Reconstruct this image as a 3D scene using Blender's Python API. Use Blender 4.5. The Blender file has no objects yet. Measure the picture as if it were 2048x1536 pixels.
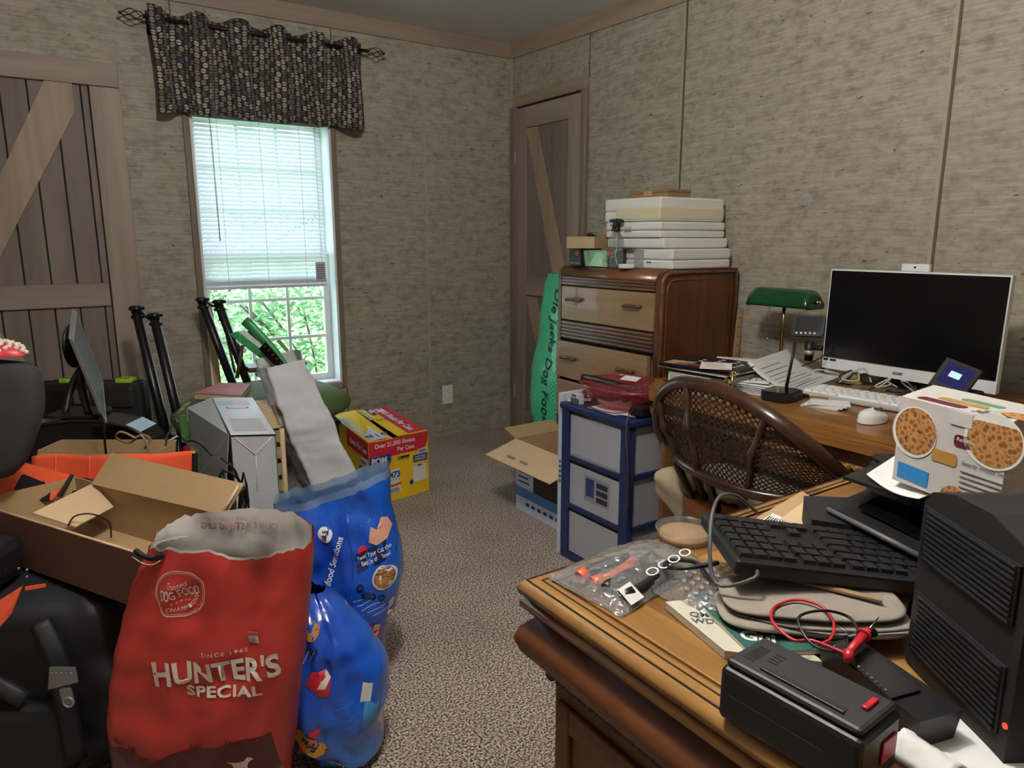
import bpy, bmesh, math, random
from math import sin, cos, pi, radians, sqrt
from mathutils import Vector, Matrix, noise, Euler
random.seed(4)
S = bpy.context.scene
COL = S.collection

# ---------------------------------------------------------------- camera, sky, lights, exposure
YAW = -radians(34.25)
cam_d = bpy.data.cameras.new('camera'); cam = bpy.data.objects.new('camera', cam_d); COL.objects.link(cam)
cam.location = (0, 0, 1.24); cam.rotation_euler = (radians(90 - 11.48), 0, YAW)
cam_d.lens = 24.93; cam_d.sensor_width = 36; cam_d.clip_start = 0.02
S.camera = cam
S.view_settings.view_transform = 'Standard'; S.view_settings.look = 'None'
S.view_settings.gamma = 1; S.view_settings.use_curve_mapping = False
S.view_settings.exposure = 1.15
W = bpy.data.worlds.new('sky'); S.world = W; W.use_nodes = True
wn = W.node_tree; wn.nodes.clear()
wo = wn.nodes.new('ShaderNodeOutputWorld'); wb = wn.nodes.new('ShaderNodeBackground')
wb.inputs[0].default_value = (0.80, 0.91, 1.0, 1); wb.inputs[1].default_value = 2.4
wn.links.new(wb.outputs[0], wo.inputs[0])
pd = bpy.data.lights.new('window_portal', 'AREA'); pd.shape = 'RECTANGLE'; pd.size = 0.72; pd.size_y = 1.45
pd.cycles.is_portal = True
po = bpy.data.objects.new('window_portal', pd); COL.objects.link(po)
po.location = (1.09, 4.02, 1.15); po.rotation_euler = (radians(-90), 0, 0)
LAMP_W = 64.0

# ---------------------------------------------------------------- materials
def lin(c):
    if isinstance(c, str):
        c = [int(c[i:i+2], 16) / 255 for i in (0, 2, 4)]
    return tuple(((x / 12.92) if x <= 0.04045 else ((x + 0.055) / 1.055) ** 2.4) for x in c[:3]) + (1,)
MATS = {}
def base_mat(name):
    m = bpy.data.materials.new(name); m.use_nodes = True
    nt = m.node_tree; b = nt.nodes['Principled BSDF']
    MATS[name] = m
    return m, nt, b
def N(nt, t, **kw):
    n = nt.nodes.new(t)
    for k, v in kw.items():
        if k in ('op',): n.operation = v
        else: setattr(n, k, v)
    return n
def coords(nt, scale=(1, 1, 1), rot=(0, 0, 0), kind='Object'):
    tc = N(nt, 'ShaderNodeTexCoord'); mp = N(nt, 'ShaderNodeMapping')
    mp.inputs['Scale'].default_value = scale; mp.inputs['Rotation'].default_value = rot
    nt.links.new(tc.outputs[kind], mp.inputs[0]); return mp.outputs[0]
def ramp(nt, fac, stops):
    r = N(nt, 'ShaderNodeValToRGB'); e = r.color_ramp.elements
    while len(e) > 1: e.remove(e[-1])
    e[0].position = stops[0][0]; e[0].color = lin(stops[0][1])
    for p, c in stops[1:]:
        q = e.new(p); q.color = lin(c)
    nt.links.new(fac, r.inputs[0]); return r.outputs[0]
def add_bump(nt, b, h, strength=0.3, dist=0.002):
    bp = N(nt, 'ShaderNodeBump'); bp.inputs['Strength'].default_value = strength; bp.inputs['Distance'].default_value = dist
    nt.links.new(h, bp.inputs['Height']); nt.links.new(bp.outputs[0], b.inputs['Normal'])
def setp(b, rough=0.5, metal=0, spec=0.5, coat=0, trans=0, alpha=1, sheen=0, sub=0):
    b.inputs['Roughness'].default_value = rough; b.inputs['Metallic'].default_value = metal
    b.inputs['Specular IOR Level'].default_value = spec; b.inputs['Coat Weight'].default_value = coat
    b.inputs['Transmission Weight'].default_value = trans; b.inputs['Alpha'].default_value = alpha
    b.inputs['Sheen Weight'].default_value = sheen
def plain(name, col, rough=0.5, metal=0, var=0.06, nscale=12, bump=0, bscale=60, **kw):
    m, nt, b = base_mat(name); setp(b, rough, metal, **kw)
    c = lin(col)
    co = coords(nt)
    nz = N(nt, 'ShaderNodeTexNoise'); nz.inputs['Scale'].default_value = nscale; nz.inputs['Detail'].default_value = 3
    nt.links.new(co, nz.inputs[0])
    mx = N(nt, 'ShaderNodeMix', data_type='RGBA'); nt.links.new(nz.outputs[0], mx.inputs[0])
    mx.inputs[6].default_value = tuple(max(0, x * (1 - var * 2)) for x in c[:3]) + (1,)
    mx.inputs[7].default_value = tuple(min(1, x * (1 + var * 2)) for x in c[:3]) + (1,)
    nt.links.new(mx.outputs[2], b.inputs['Base Color'])
    if bump:
        n2 = N(nt, 'ShaderNodeTexNoise'); n2.inputs['Scale'].default_value = bscale; n2.inputs['Detail'].default_value = 4
        nt.links.new(co, n2.inputs[0]); add_bump(nt, b, n2.outputs[0], bump)
    return m
def wood(name, c1, c2, c3, axis='x', scale=1.0, rough=0.4, coat=0.0, bump=0.1, ring=1.0):
    m, nt, b = base_mat(name); setp(b, rough, coat=coat)
    k = 1.6 * scale; w = 26 * scale
    sc = {'x': (k, w, w), 'y': (w, k, w), 'z': (w, w, k)}[axis]
    co = coords(nt, sc)
    n1 = N(nt, 'ShaderNodeTexNoise'); n1.inputs['Scale'].default_value = 1.0; n1.inputs['Detail'].default_value = 6; n1.inputs['Roughness'].default_value = 0.65
    n1.inputs['Distortion'].default_value = 0.6 * ring
    nt.links.new(co, n1.inputs[0])
    col = ramp(nt, n1.outputs[0], [(0.28, c1), (0.5, c2), (0.72, c3)])
    co2 = coords(nt, tuple(v * 0.13 for v in sc))
    n2 = N(nt, 'ShaderNodeTexNoise'); n2.inputs['Scale'].default_value = 1.0; n2.inputs['Detail'].default_value = 2
    nt.links.new(co2, n2.inputs[0])
    mx = N(nt, 'ShaderNodeMix', data_type='RGBA', blend_type='MULTIPLY'); mx.inputs[0].default_value = 0.55
    nt.links.new(col, mx.inputs[6])
    g = ramp(nt, n2.outputs[0], [(0.3, 'a8a8a8'), (0.7, 'ffffff')]); nt.links.new(g, mx.inputs[7])
    nt.links.new(mx.outputs[2], b.inputs['Base Color'])
    add_bump(nt, b, n1.outputs[0], bump, 0.001)
    return m
def clear(name, tint='ffffff', rough=0.08, gloss=0.25, body=0.0, bodycol='ffffff', bump=0, bscale=40, body_rough=0.5):
    """thin transparent film or shell: transparent + fresnel gloss (+ some diffuse body)"""
    m = bpy.data.materials.new(name); m.use_nodes = True; nt = m.node_tree; nt.nodes.clear()
    out = N(nt, 'ShaderNodeOutputMaterial'); tr = N(nt, 'ShaderNodeBsdfTransparent'); tr.inputs[0].default_value = lin(tint)
    gl = N(nt, 'ShaderNodeBsdfGlossy'); gl.inputs['Roughness'].default_value = rough
    fr = N(nt, 'ShaderNodeLayerWeight'); fr.inputs[0].default_value = 0.5
    pw = N(nt, 'ShaderNodeMath', op='POWER'); nt.links.new(fr.outputs['Facing'], pw.inputs[0]); pw.inputs[1].default_value = 4.0
    mt = N(nt, 'ShaderNodeMath', op='MULTIPLY_ADD'); nt.links.new(pw.outputs[0], mt.inputs[0]); mt.inputs[1].default_value = 0.6; mt.inputs[2].default_value = gloss * 0.2
    df = N(nt, 'ShaderNodeBsdfDiffuse'); df.inputs[0].default_value = lin(bodycol)
    m1 = N(nt, 'ShaderNodeMixShader'); m1.inputs[0].default_value = body
    nt.links.new(tr.outputs[0], m1.inputs[1]); nt.links.new(df.outputs[0], m1.inputs[2])
    m2 = N(nt, 'ShaderNodeMixShader'); nt.links.new(mt.outputs[0], m2.inputs[0]); nt.links.new(m1.outputs[0], m2.inputs[1]); nt.links.new(gl.outputs[0], m2.inputs[2])
    nt.links.new(m2.outputs[0], out.inputs[0])
    if bump:
        nz = N(nt, 'ShaderNodeTexNoise'); nz.inputs['Scale'].default_value = bscale; nz.inputs['Detail'].default_value = 2
        nt.links.new(coords(nt), nz.inputs[0])
        bp = N(nt, 'ShaderNodeBump'); bp.inputs['Strength'].default_value = bump; bp.inputs['Distance'].default_value = 0.01
        nt.links.new(nz.outputs[0], bp.inputs['Height']); nt.links.new(bp.outputs[0], gl.inputs['Normal']); nt.links.new(bp.outputs[0], fr.inputs['Normal'])
    MATS[name] = m
    return m
def emit(name, col, k):
    m = bpy.data.materials.new(name); m.use_nodes = True; nt = m.node_tree; nt.nodes.clear()
    out = N(nt, 'ShaderNodeOutputMaterial'); e = N(nt, 'ShaderNodeEmission'); e.inputs[0].default_value = lin(col); e.inputs[1].default_value = k
    nt.links.new(e.outputs[0], out.inputs[0]); return m

def wall_mat(name, swap, base=('8b8577', 'a49e90', 'b4afa2')):
    """brushed linen-look wall board with soft dark smudges"""
    m, nt, b = base_mat(name); setp(b, 0.62, spec=0.25)
    hs = (2.2, 2.2, 40); co = coords(nt, hs)
    a = N(nt, 'ShaderNodeTexNoise'); a.inputs['Scale'].default_value = 3.2; a.inputs['Detail'].default_value = 8; a.inputs['Roughness'].default_value = 0.75
    nt.links.new(co, a.inputs[0])
    col = ramp(nt, a.outputs[0], [(0.30, base[0]), (0.50, base[1]), (0.66, base[2])])
    c2 = coords(nt, (4.5, 4.5, 6.5))
    s = N(nt, 'ShaderNodeTexNoise'); s.inputs['Scale'].default_value = 4.5; s.inputs['Detail'].default_value = 6; s.inputs['Roughness'].default_value = 0.62
    nt.links.new(c2, s.inputs[0])
    sm = ramp(nt, s.outputs[0], [(0.30, 'a7a197'), (0.42, 'dedbd4'), (0.55, 'ffffff')])
    mx = N(nt, 'ShaderNodeMix', data_type='RGBA', blend_type='MULTIPLY'); mx.inputs[0].default_value = 0.6
    nt.links.new(col, mx.inputs[6]); nt.links.new(sm, mx.inputs[7])
    # short dark flecks
    c3 = coords(nt, (5, 5, 12)); f = N(nt, 'ShaderNodeTexNoise'); f.inputs['Scale'].default_value = 5.0; f.inputs['Detail'].default_value = 5; f.inputs['Roughness'].default_value = 0.6
    nt.links.new(c3, f.inputs[0]); fl = ramp(nt, f.outputs[0], [(0.30, '5c5546'), (0.35, 'ffffff')])
    mf = N(nt, 'ShaderNodeMix', data_type='RGBA', blend_type='MULTIPLY'); mf.inputs[0].default_value = 0.8
    nt.links.new(mx.outputs[2], mf.inputs[6]); nt.links.new(fl, mf.inputs[7])
    nt.links.new(mf.outputs[2], b.inputs['Base Color'])
    add_bump(nt, b, a.outputs[0], 0.12, 0.001)
    return m
M_wall_l = wall_mat('wall_board', 0)
M_wall_r = M_wall_l
# carpet
m, nt, b = base_mat('carpet'); setp(b, 0.95, spec=0.1, sheen=0.1)
co = coords(nt)
a = N(nt, 'ShaderNodeTexNoise'); a.inputs['Scale'].default_value = 165; a.inputs['Detail'].default_value = 3; nt.links.new(co, a.inputs[0])
c = ramp(nt, a.outputs[0], [(0.36, '4a382d'), (0.47, '8b796a'), (0.54, 'c4b5a6'), (0.66, 'e2d6ca')])
a2 = N(nt, 'ShaderNodeTexNoise'); a2.inputs['Scale'].default_value = 3; nt.links.new(co, a2.inputs[0])
g = ramp(nt, a2.outputs[0], [(0.3, 'c8c8c8'), (0.7, 'ffffff')])
mx = N(nt, 'ShaderNodeMix', data_type='RGBA', blend_type='MULTIPLY'); mx.inputs[0].default_value = 0.5
nt.links.new(c, mx.inputs[6]); nt.links.new(g, mx.inputs[7]); nt.links.new(mx.outputs[2], b.inputs['Base Color'])
add_bump(nt, b, a.outputs[0], 0.9, 0.006)
M_carpet = m
# textured ceiling
m, nt, b = base_mat('ceiling_texture'); setp(b, 0.45, spec=0.5)
b.inputs['Base Color'].default_value = lin('e6e6e3')
a = N(nt, 'ShaderNodeTexNoise'); a.inputs['Scale'].default_value = 26; a.inputs['Detail'].default_value = 5; a.inputs['Distortion'].default_value = 1.4
nt.links.new(coords(nt), a.inputs[0]); add_bump(nt, b, a.outputs[0], 1.0, 0.012)
M_ceil = m
M_barn = wood('barn_wood', '8b7b6f', 'a39386', 'b3a293', 'z', 0.35, 0.6)
M_barn_h = wood('barn_wood_across', '85756a', '9d8d80', 'ad9c8d', 'x', 0.35, 0.6)
M_barn_hy = wood('barn_wood_across_right', '85756a', '9d8d80', 'ad9c8d', 'y', 0.35, 0.6)
M_barn_light = wood('barn_wood_light', '98836f', 'b09b86', 'bfaa95', 'z', 0.35, 0.6)
M_plank = wood('barn_plank', '6f625a', '877a70', '94867a', 'z', 0.3, 0.65)
M_crown = wood('crown_wood', '8a7868', 'a08e7e', 'ad9b8a', 'x', 0.4, 0.55)
M_crown_y = wood('crown_wood_right', '8c7a68', 'a3917e', 'b09e8b', 'y', 0.4, 0.55)
M_casing = wood('casing_wood', '6f6053', '8a7a6a', '97877a', 'z', 0.5, 0.6)
M_groove = plain('groove_dark', '2a2420', 0.9)
M_seam = plain('wall_seam', '5f5747', 0.8)
M_batten = plain('wall_batten', 'a39c8a', 0.6, var=0.1, nscale=30)
M_white = plain('white_plastic', 'e2e4e2', 0.35)
M_vinyl = plain('white_vinyl', 'e6eaec', 0.4)
M_black = plain('black_plastic', '17171a', 0.42, var=0.1)
M_blackm = plain('black_matte', '141417', 0.7, var=0.1, bump=0.1)
M_blackg = plain('black_gloss', '0c0c0e', 0.12, var=0.05)
M_black_steel = plain('black_powder_coat', '111113', 0.35, var=0.1)
M_screen = plain('screen_glass', '08080c', 0.16)
M_navy = plain('navy_plastic', '1d2b58', 0.38, var=0.05)
M_brass = plain('brass', 'd2bc84', 0.25, 1.0)
M_chrome = plain('chrome', 'd0d0d0', 0.15, 1.0)
M_oak = wood('oak_desk', '6e4a22', '9c713c', 'b98c52', 'y', 0.9, 0.36, coat=0.2)
M_oak_x = wood('oak_desk_across', '66431e', '906634', 'ab7f46', 'x', 0.9, 0.32, coat=0.3)
M_oak_d = wood('oak_desk_side', '54301a', '714322', '85532c', 'y', 0.8, 0.5, coat=0.0)
M_dresser = wood('dresser_walnut', '56331d', '744a2c', '8c5e3b', 'y', 0.5, 0.33, coat=0.35)
M_dresser_s = wood('dresser_side', '47260f', '5e3619', '6e4322', 'z', 0.5, 0.4, coat=0.1)
M_dresser_f = wood('dresser_drawer_face', '84623f', 'a07c58', 'b08e68', 'y', 0.35, 0.42, coat=0.2)
M_chair = wood('chair_dark_wood', '2c1a0f', '43291a', '573823', 'x', 0.8, 0.28, coat=0.3)
M_cane = plain('cane_dark', '2c2018', 0.5)
M_card = plain('cardboard', 'b0946c', 0.8, var=0.05, nscale=5)
M_card_l = plain('cardboard_light', 'cdb28c', 0.8, var=0.04, nscale=5)
M_card_d = plain('cardboard_edge', '8e7553', 0.9)
M_paper = plain('paper_white', 'e4e4e2', 0.75, var=0.02)
M_paper2 = plain('paper_grey', 'c9c9c8', 0.75, var=0.03)
M_foam = plain('foam_white', 'e3e4df', 0.6, var=0.02, bump=0.15, bscale=200)
M_yelfilm = plain('yellowed_foam', 'd8d3b0', 0.5, var=0.02)
M_ink = plain('ink_black', '202024', 0.6)
M_grey = plain('grey_plastic', '55565a', 0.5)
M_silver = plain('silver_plastic', 'a3a3a6', 0.35, 0.4)
M_glass = clear('window_glass', 'f6fbff', 0.02, 0.1)
M_clear = clear('clear_plastic', 'eef2f4', 0.06, 0.3, body=0.06)
M_film = clear('clear_film', 'f2f2f2', 0.12, 0.7, body=0.16, bodycol='dfe3e6', bump=0.7, bscale=55)

# ---------------------------------------------------------------- mesh builder
class MB:
    def __init__(s): s.v = []; s.f = []; s.uv = None; s.sm = []
    def add(s, vs, fs, smooth=False):
        o = len(s.v); s.v += [Vector(v) for v in vs]; s.f += [tuple(i + o for i in f) for f in fs]; s.sm += [smooth] * len(fs); return s
    def box(s, c, d, R=None, bev=0.0):
        c = Vector(c); hx, hy, hz = d[0] / 2, d[1] / 2, d[2] / 2
        if bev <= 0:
            vs = [Vector((x * hx, y * hy, z * hz)) for z in (-1, 1) for y in (-1, 1) for x in (-1, 1)]
            fs = [(0, 2, 3, 1), (4, 5, 7, 6), (0, 1, 5, 4), (2, 6, 7, 3), (0, 4, 6, 2), (1, 3, 7, 5)]
        else:
            bm = bmesh.new(); bmesh.ops.create_cube(bm, size=1)
            bmesh.ops.scale(bm, vec=d, verts=bm.verts)
            bmesh.ops.bevel(bm, geom=bm.edges[:], offset=min(bev, hx * .95, hy * .95, hz * .95), segments=2, affect='EDGES', profile=0.5)
            bm.verts.ensure_lookup_table()
            vs = [v.co.copy() for v in bm.verts]; fs = [tuple(v.index for v in f.verts) for f in bm.faces]; bm.free()
        if R is not None: vs = [R @ v for v in vs]
        return s.add([v + c for v in vs], fs)
    def b2(s, lo, hi, bev=0.0):
        return s.box([(a + b) / 2 for a, b in zip(lo, hi)], [abs(b - a) for a, b in zip(lo, hi)], None, bev)
    def hexa(s, p):   # p: 4 bottom then 4 top, same winding
        return s.add(p, [(3, 2, 1, 0), (4, 5, 6, 7), (0, 1, 5, 4), (1, 2, 6, 5), (2, 3, 7, 6), (3, 0, 4, 7)])
    def plate(s, p, t):  # thick quad, thickness along its normal
        p = [Vector(q) for q in p]; n = (p[1] - p[0]).cross(p[-1] - p[0]).normalized() * t
        k = len(p); vs = p + [q + n for q in p]
        fs = [tuple(reversed(range(k))), tuple(range(k, 2 * k))] + [(i, (i + 1) % k, (i + 1) % k + k, i + k) for i in range(k)]
        return s.add(vs, fs)
    def cyl(s, a, b, r0, r1=None, n=16, smooth=True):
        a, b = Vector(a), Vector(b); r1 = r0 if r1 is None else r1
        z = (b - a).normalized(); x = z.orthogonal().normalized(); y = z.cross(x)
        vs = []
        for c, r in ((a, r0), (b, r1)):
            for i in range(n):
                t = 2 * pi * i / n; vs.append(c + x * (r * cos(t)) + y * (r * sin(t)))
        o = len(s.v)
        s.add(vs, [(i, (i + 1) % n, (i + 1) % n + n, i + n) for i in range(n)], smooth)
        s.f += [tuple(o + i for i in reversed(range(n))), tuple(o + n + i for i in range(n))]; s.sm += [False, False]
        return s
    def tube(s, pts, r, n=8, closed=False, smooth_path=0, rfn=None):
        P = [Vector(p) for p in pts]
        if smooth_path:
            Q = []; m = len(P); rng = range(m if closed else m - 1)
            for i in rng:
                p0 = P[(i - 1) % m] if (closed or i > 0) else P[0]; p1 = P[i]; p2 = P[(i + 1) % m]
                p3 = P[(i + 2) % m] if (closed or i + 2 < m) else P[-1]
                for k in range(smooth_path):
                    t = k / smooth_path
                    Q.append(0.5 * ((2 * p1) + (p2 - p0) * t + (2 * p0 - 5 * p1 + 4 * p2 - p3) * t * t + (3 * p1 - p0 - 3 * p2 + p3) * t ** 3))
            if not closed: Q.append(P[-1])
            P = Q
        m = len(P); vs = []; prev = None
        for i, p in enumerate(P):
            if closed: d = P[(i + 1) % m] - P[(i - 1) % m]
            else: d = P[min(i + 1, m - 1)] - P[max(i - 1, 0)]
            d = d.normalized() if d.length > 1e-9 else Vector((0, 0, 1))
            if prev is None: x = d.orthogonal().normalized()
            else:
                x = prev - d * prev.dot(d); x = x.normalized() if x.length > 1e-6 else d.orthogonal().normalized()
            prev = x; y = d.cross(x)
            rr = rfn(i / max(1, m - 1)) if rfn else r
            if not isinstance(rr, tuple): rr = (rr, rr)
            for k in range(n):
                t = 2 * pi * k / n; vs.append(p + x * (rr[0] * cos(t)) + y * (rr[1] * sin(t)))
        fs = []
        for i in range(m if closed else m - 1):
            j = (i + 1) % m
            for k in range(n): fs.append((i * n + k, i * n + (k + 1) % n, j * n + (k + 1) % n, j * n + k))
        o = len(s.v); s.add(vs, fs, True)
        if not closed:
            s.f += [tuple(o + k for k in reversed(range(n))), tuple(o + (m - 1) * n + k for k in range(n))]; s.sm += [False, False]
        return s
    def lathe(s, prof, c=(0, 0, 0), n=24, R=None, sx=1, sy=1):
        c = Vector(c); vs = []; m = len(prof)
        for r, z in prof:
            for i in range(n):
                t = 2 * pi * i / n; v = Vector((r * cos(t) * sx, r * sin(t) * sy, z)); vs.append(c + (R @ v if R is not None else v))
        fs = [(j * n + i, j * n + (i + 1) % n, (j + 1) * n + (i + 1) % n, (j + 1) * n + i) for j in range(m - 1) for i in range(n)]
        o = len(s.v); s.add(vs, fs, True)
        s.f += [tuple(o + i for i in reversed(range(n))), tuple(o + (m - 1) * n + i for i in range(n))]; s.sm += [False, False]
        return s
    def prism(s, poly, h, M=None):   # polygon in local xy, extruded 0..h in local z, placed with matrix M
        k = len(poly); vs = [Vector((x, y, 0)) for x, y in poly] + [Vector((x, y, h)) for x, y in poly]
        if M is not None: vs = [M @ v for v in vs]
        return s.add(vs, [tuple(reversed(range(k))), tuple(range(k, 2 * k))] + [(i, (i + 1) % k, (i + 1) % k + k, i + k) for i in range(k)])
    def grid(s, fn, nu, nv, smooth=True, wrapu=False):
        vs = [fn(i / nu, j / nv) for j in range(nv + 1) for i in range(nu + (0 if wrapu else 1))]
        w = nu if wrapu else nu + 1
        fs = [(j * w + i, j * w + (i + 1) % w, (j + 1) * w + (i + 1) % w, (j + 1) * w + i) for j in range(nv) for i in range(nu)]
        return s.add(vs, fs, smooth)
    def ball(s, c, r, n=12, R=None):
        rr = (r, r, r) if not isinstance(r, (tuple, list)) else r; c = Vector(c)
        def fn(u, v):
            t = 2 * pi * u; p = pi * (v * 0.998 + 0.001)
            q = Vector((rr[0] * sin(p) * cos(t), rr[1] * sin(p) * sin(t), -rr[2] * cos(p)))
            return c + (R @ q if R is not None else q)
        return s.grid(fn, n, max(4, n * 2 // 3), True, True)
    def xf(s, M):
        s.v = [M @ v for v in s.v]; return s

IDM = Matrix.Identity(4)
def link(name, me, parent=None, mat=None):
    o = bpy.data.objects.new(name, me); COL.objects.link(o)
    if parent is not None: o.parent = parent
    if mat is not None and me is not None and not me.materials: me.materials.append(mat)
    return o
EYE = Vector((0, 0, 1.24))
def mesh_of(mb, name, off=(0, 0, 0), uv=None, K=None):
    off = Vector(off)
    if K: mb.v = [EYE + (v - EYE) * K for v in mb.v]
    me = bpy.data.meshes.new(name)
    me.from_pydata([tuple(v - off) for v in mb.v], [], mb.f)
    me.polygons.foreach_set('use_smooth', mb.sm[:len(me.polygons)])
    if uv is not None:
        ul = me.uv_layers.new(name='UVMap')
        for lp in me.loops: ul.data[lp.index].uv = uv[lp.vertex_index]
    me.update(); return me
class T:
    """a thing: an Empty at its base; its parts are given in the frame turned by ang about the world origin"""
    def __init__(s, name, label, cat, base=(0, 0, 0), ang=0.0, group=None, local=False, K=None):
        s.K = K
        s.off = Vector((0, 0, 0)) if local else Vector(base)
        o = bpy.data.objects.new(name, None); COL.objects.link(o); o.empty_display_size = 0.05
        R = Matrix.Rotation(ang, 4, 'Z')
        o.location = Vector(base) if local else R @ Vector(base); o.rotation_euler = (0, 0, ang)
        if label: o['label'] = label
        if cat: o['category'] = cat
        if group: o['group'] = group
        s.o = o
    def part(s, name, mb, mat, label=None, parent=None, kind=None, uv=None, solid=0, sub=0):
        me = mesh_of(mb, name, s.off, uv, s.K); o = link(name, me, parent or s.o, mat)
        if label: o['label'] = label
        if kind: o['kind'] = kind
        if solid:
            md = o.modifiers.new('thick', 'SOLIDIFY'); md.thickness = solid; md.offset = 0
        if sub:
            md = o.modifiers.new('sub', 'SUBSURF'); md.levels = sub; md.render_levels = sub
        return o
    def text(s, name, string, M, w, h, mat, t=0.0006, bold=0.0, shear=0.0, mapf=None, parent=None, center=True, mirror=False, label=None, spacing=1.0):
        me = text_mesh(string, w, h, t, bold, shear, mirror, spacing)
        if mapf:
            for v in me.vertices:
                q = Vector(mapf(v.co.x, v.co.y, v.co.z))
                if s.K: q = EYE + (q - EYE) * s.K
                v.co = q - s.off
        else:
            for v in me.vertices: v.co = (M @ v.co) - s.off
        o = link(name, me, parent or s.o, mat)
        if label: o['label'] = label
        return o
TC = {}
def text_mesh(string, w, h, t, bold=0, shear=0, mirror=False, spacing=1.0):
    """lettering fitted into a box w x h, its corner at the origin"""
    cu = bpy.data.curves.new('lettering', 'FONT'); cu.body = string; cu.resolution_u = 3; cu.offset = bold; cu.shear = shear; cu.space_character = spacing
    cu.align_x = 'CENTER' if '\n' in string else 'LEFT'
    o = bpy.data.objects.new('lettering', cu); COL.objects.link(o)
    bpy.context.view_layer.update()
    dg = bpy.context.evaluated_depsgraph_get(); me = bpy.data.meshes.new_from_object(o.evaluated_get(dg))
    bpy.data.objects.remove(o)
    xs = [v.co.x for v in me.vertices]; ys = [v.co.y for v in me.vertices]
    if xs:
        x0, x1, y0, y1 = min(xs), max(xs), min(ys), max(ys)
        for v in me.vertices:
            x = (v.co.x - x0) / max(1e-6, x1 - x0) * w; y = (v.co.y - y0) / max(1e-6, y1 - y0) * h
            if mirror: x = w - x
            v.co = (x, y, t)
    me.materials.clear()
    return me
def single(name, label, cat, mb, mat, base=(0, 0, 0), ang=0.0, group=None, kind=None, local=False, solid=0, uv=None, sub=0):
    base = Vector(base); me = mesh_of(mb, name, (0, 0, 0) if local else base, uv); o = link(name, me, None, mat)
    R = Matrix.Rotation(ang, 4, 'Z'); o.location = base if local else R @ base; o.rotation_euler = (0, 0, ang)
    if label: o['label'] = label
    if cat: o['category'] = cat
    if group: o['group'] = group
    if kind: o['kind'] = kind
    if solid:
        md = o.modifiers.new('thick', 'SOLIDIFY'); md.thickness = solid; md.offset = 0
    if sub:
        md = o.modifiers.new('sub', 'SUBSURF'); md.levels = sub; md.render_levels = sub
    return o
def struct(name, mb, mat, parent=None):
    o = link(name, mesh_of(mb, name), parent, mat)
    if parent is None: o['kind'] = 'structure'
    return o
def struct_root(name, loc):
    o = bpy.data.objects.new(name, None); COL.objects.link(o); o.location = loc; o['kind'] = 'structure'; return o
def spart(name, mb, mat, root):
    me = mesh_of(mb, name, root.location); return link(name, me, root, mat)
def frame(o, x, y=None, n=None):
    """matrix with origin o, x axis x, y axis y"""
    x = Vector(x).normalized(); y = Vector(y); y = (y - x * y.dot(x)).normalized(); z = x.cross(y)
    M = Matrix((x, y, z)).transposed().to_4x4(); M.translation = Vector(o); return M
def circle(r, n=24, cx=0, cy=0, ry=None):
    ry = r if ry is None else ry
    return [(cx + r * cos(2 * pi * i / n), cy + ry * sin(2 * pi * i / n)) for i in range(n)]
def rrect(w, h, r, n=4, cx=0, cy=0):
    out = []
    for sx, sy, a0 in ((1, 1, 0), (-1, 1, 90), (-1, -1, 180), (1, -1, 270)):
        for k in range(n + 1):
            a = radians(a0 + 90 * k / n); out.append((cx + sx * (w / 2 - r) + r * cos(a), cy + sy * (h / 2 - r) + r * sin(a)))
    return out
def nz(p, s=1.0, seed=0):
    return noise.noise(Vector((p[0] * s + seed, p[1] * s - seed * .7, (p[2] if len(p) > 2 else 0) * s + seed * 1.3)))

# ================================================================ THE ROOM
YL, XR = 3.87, 2.635
X0, Y0 = -1.9, -1.3           # walls behind the camera
def zc(y): return 2.415 - 0.02 * (3.87 - y)   # the ceiling drops slightly towards the camera
struct('floor', MB().b2((X0, Y0, -0.05), (XR, YL, 0.0)), M_carpet)
WX0, WX1, WZ0, WZ1 = 0.742, 1.446, 0.438, 1.875
mb = MB()
mb.b2((X0 - .1, YL, -.05), (WX0, YL + .16, 2.55)).b2((WX1, YL, -.05), (XR + .1, YL + .16, 2.55))
mb.b2((WX0, YL, -.05), (WX1, YL + .16, WZ0)).b2((WX0, YL, WZ1), (WX1, YL + .16, 2.55))
struct('wall_left', mb, M_wall_l)
struct('wall_right', MB().b2((XR, Y0 - .1, -.05), (XR + .1, YL + .1, 2.55)), M_wall_r)
struct('wall_back', MB().b2((X0 - .1, Y0 - .1, -.05), (XR + .1, Y0, 2.55)), M_wall_l)
struct('wall_side', MB().b2((X0 - .1, Y0 - .1, -.05), (X0, YL + .1, 2.55)), M_wall_r)
struct('ceiling', MB().hexa([(X0, Y0, zc(Y0)), (XR, Y0, zc(Y0)), (XR, YL, zc(YL)), (X0, YL, zc(YL)), (X0, Y0, 2.6), (XR, Y0, 2.6), (XR, YL, 2.6), (X0, YL, 2.6)]), M_ceil)
# crown boards
prof = [(0, 0), (0.012, 0), (0.022, 0.075), (0.022, 0.09), (0, 0.09)]
c1 = MB().prism([(p[0], p[1]) for p in prof], XR - X0, Matrix(((0, 0, 1, X0), (-1, 0, 0, YL), (0, 1, 0, 2.332), (0, 0, 0, 1))))
struct('trim_1', c1, M_crown)
mb = MB(); y_a, y_b = YL, Y0
vs = []
for y in (y_a, y_b):
    for px, pz in prof: vs.append((XR - px, y, zc(y) - 0.083 + pz))
mb.add(vs, [(0, 1, 2, 3, 4), (9, 8, 7, 6, 5)] + [(i, (i + 1) % 5, (i + 1) % 5 + 5, i + 5) for i in range(5)])
struct('trim_2', mb, M_crown_y)
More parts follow.
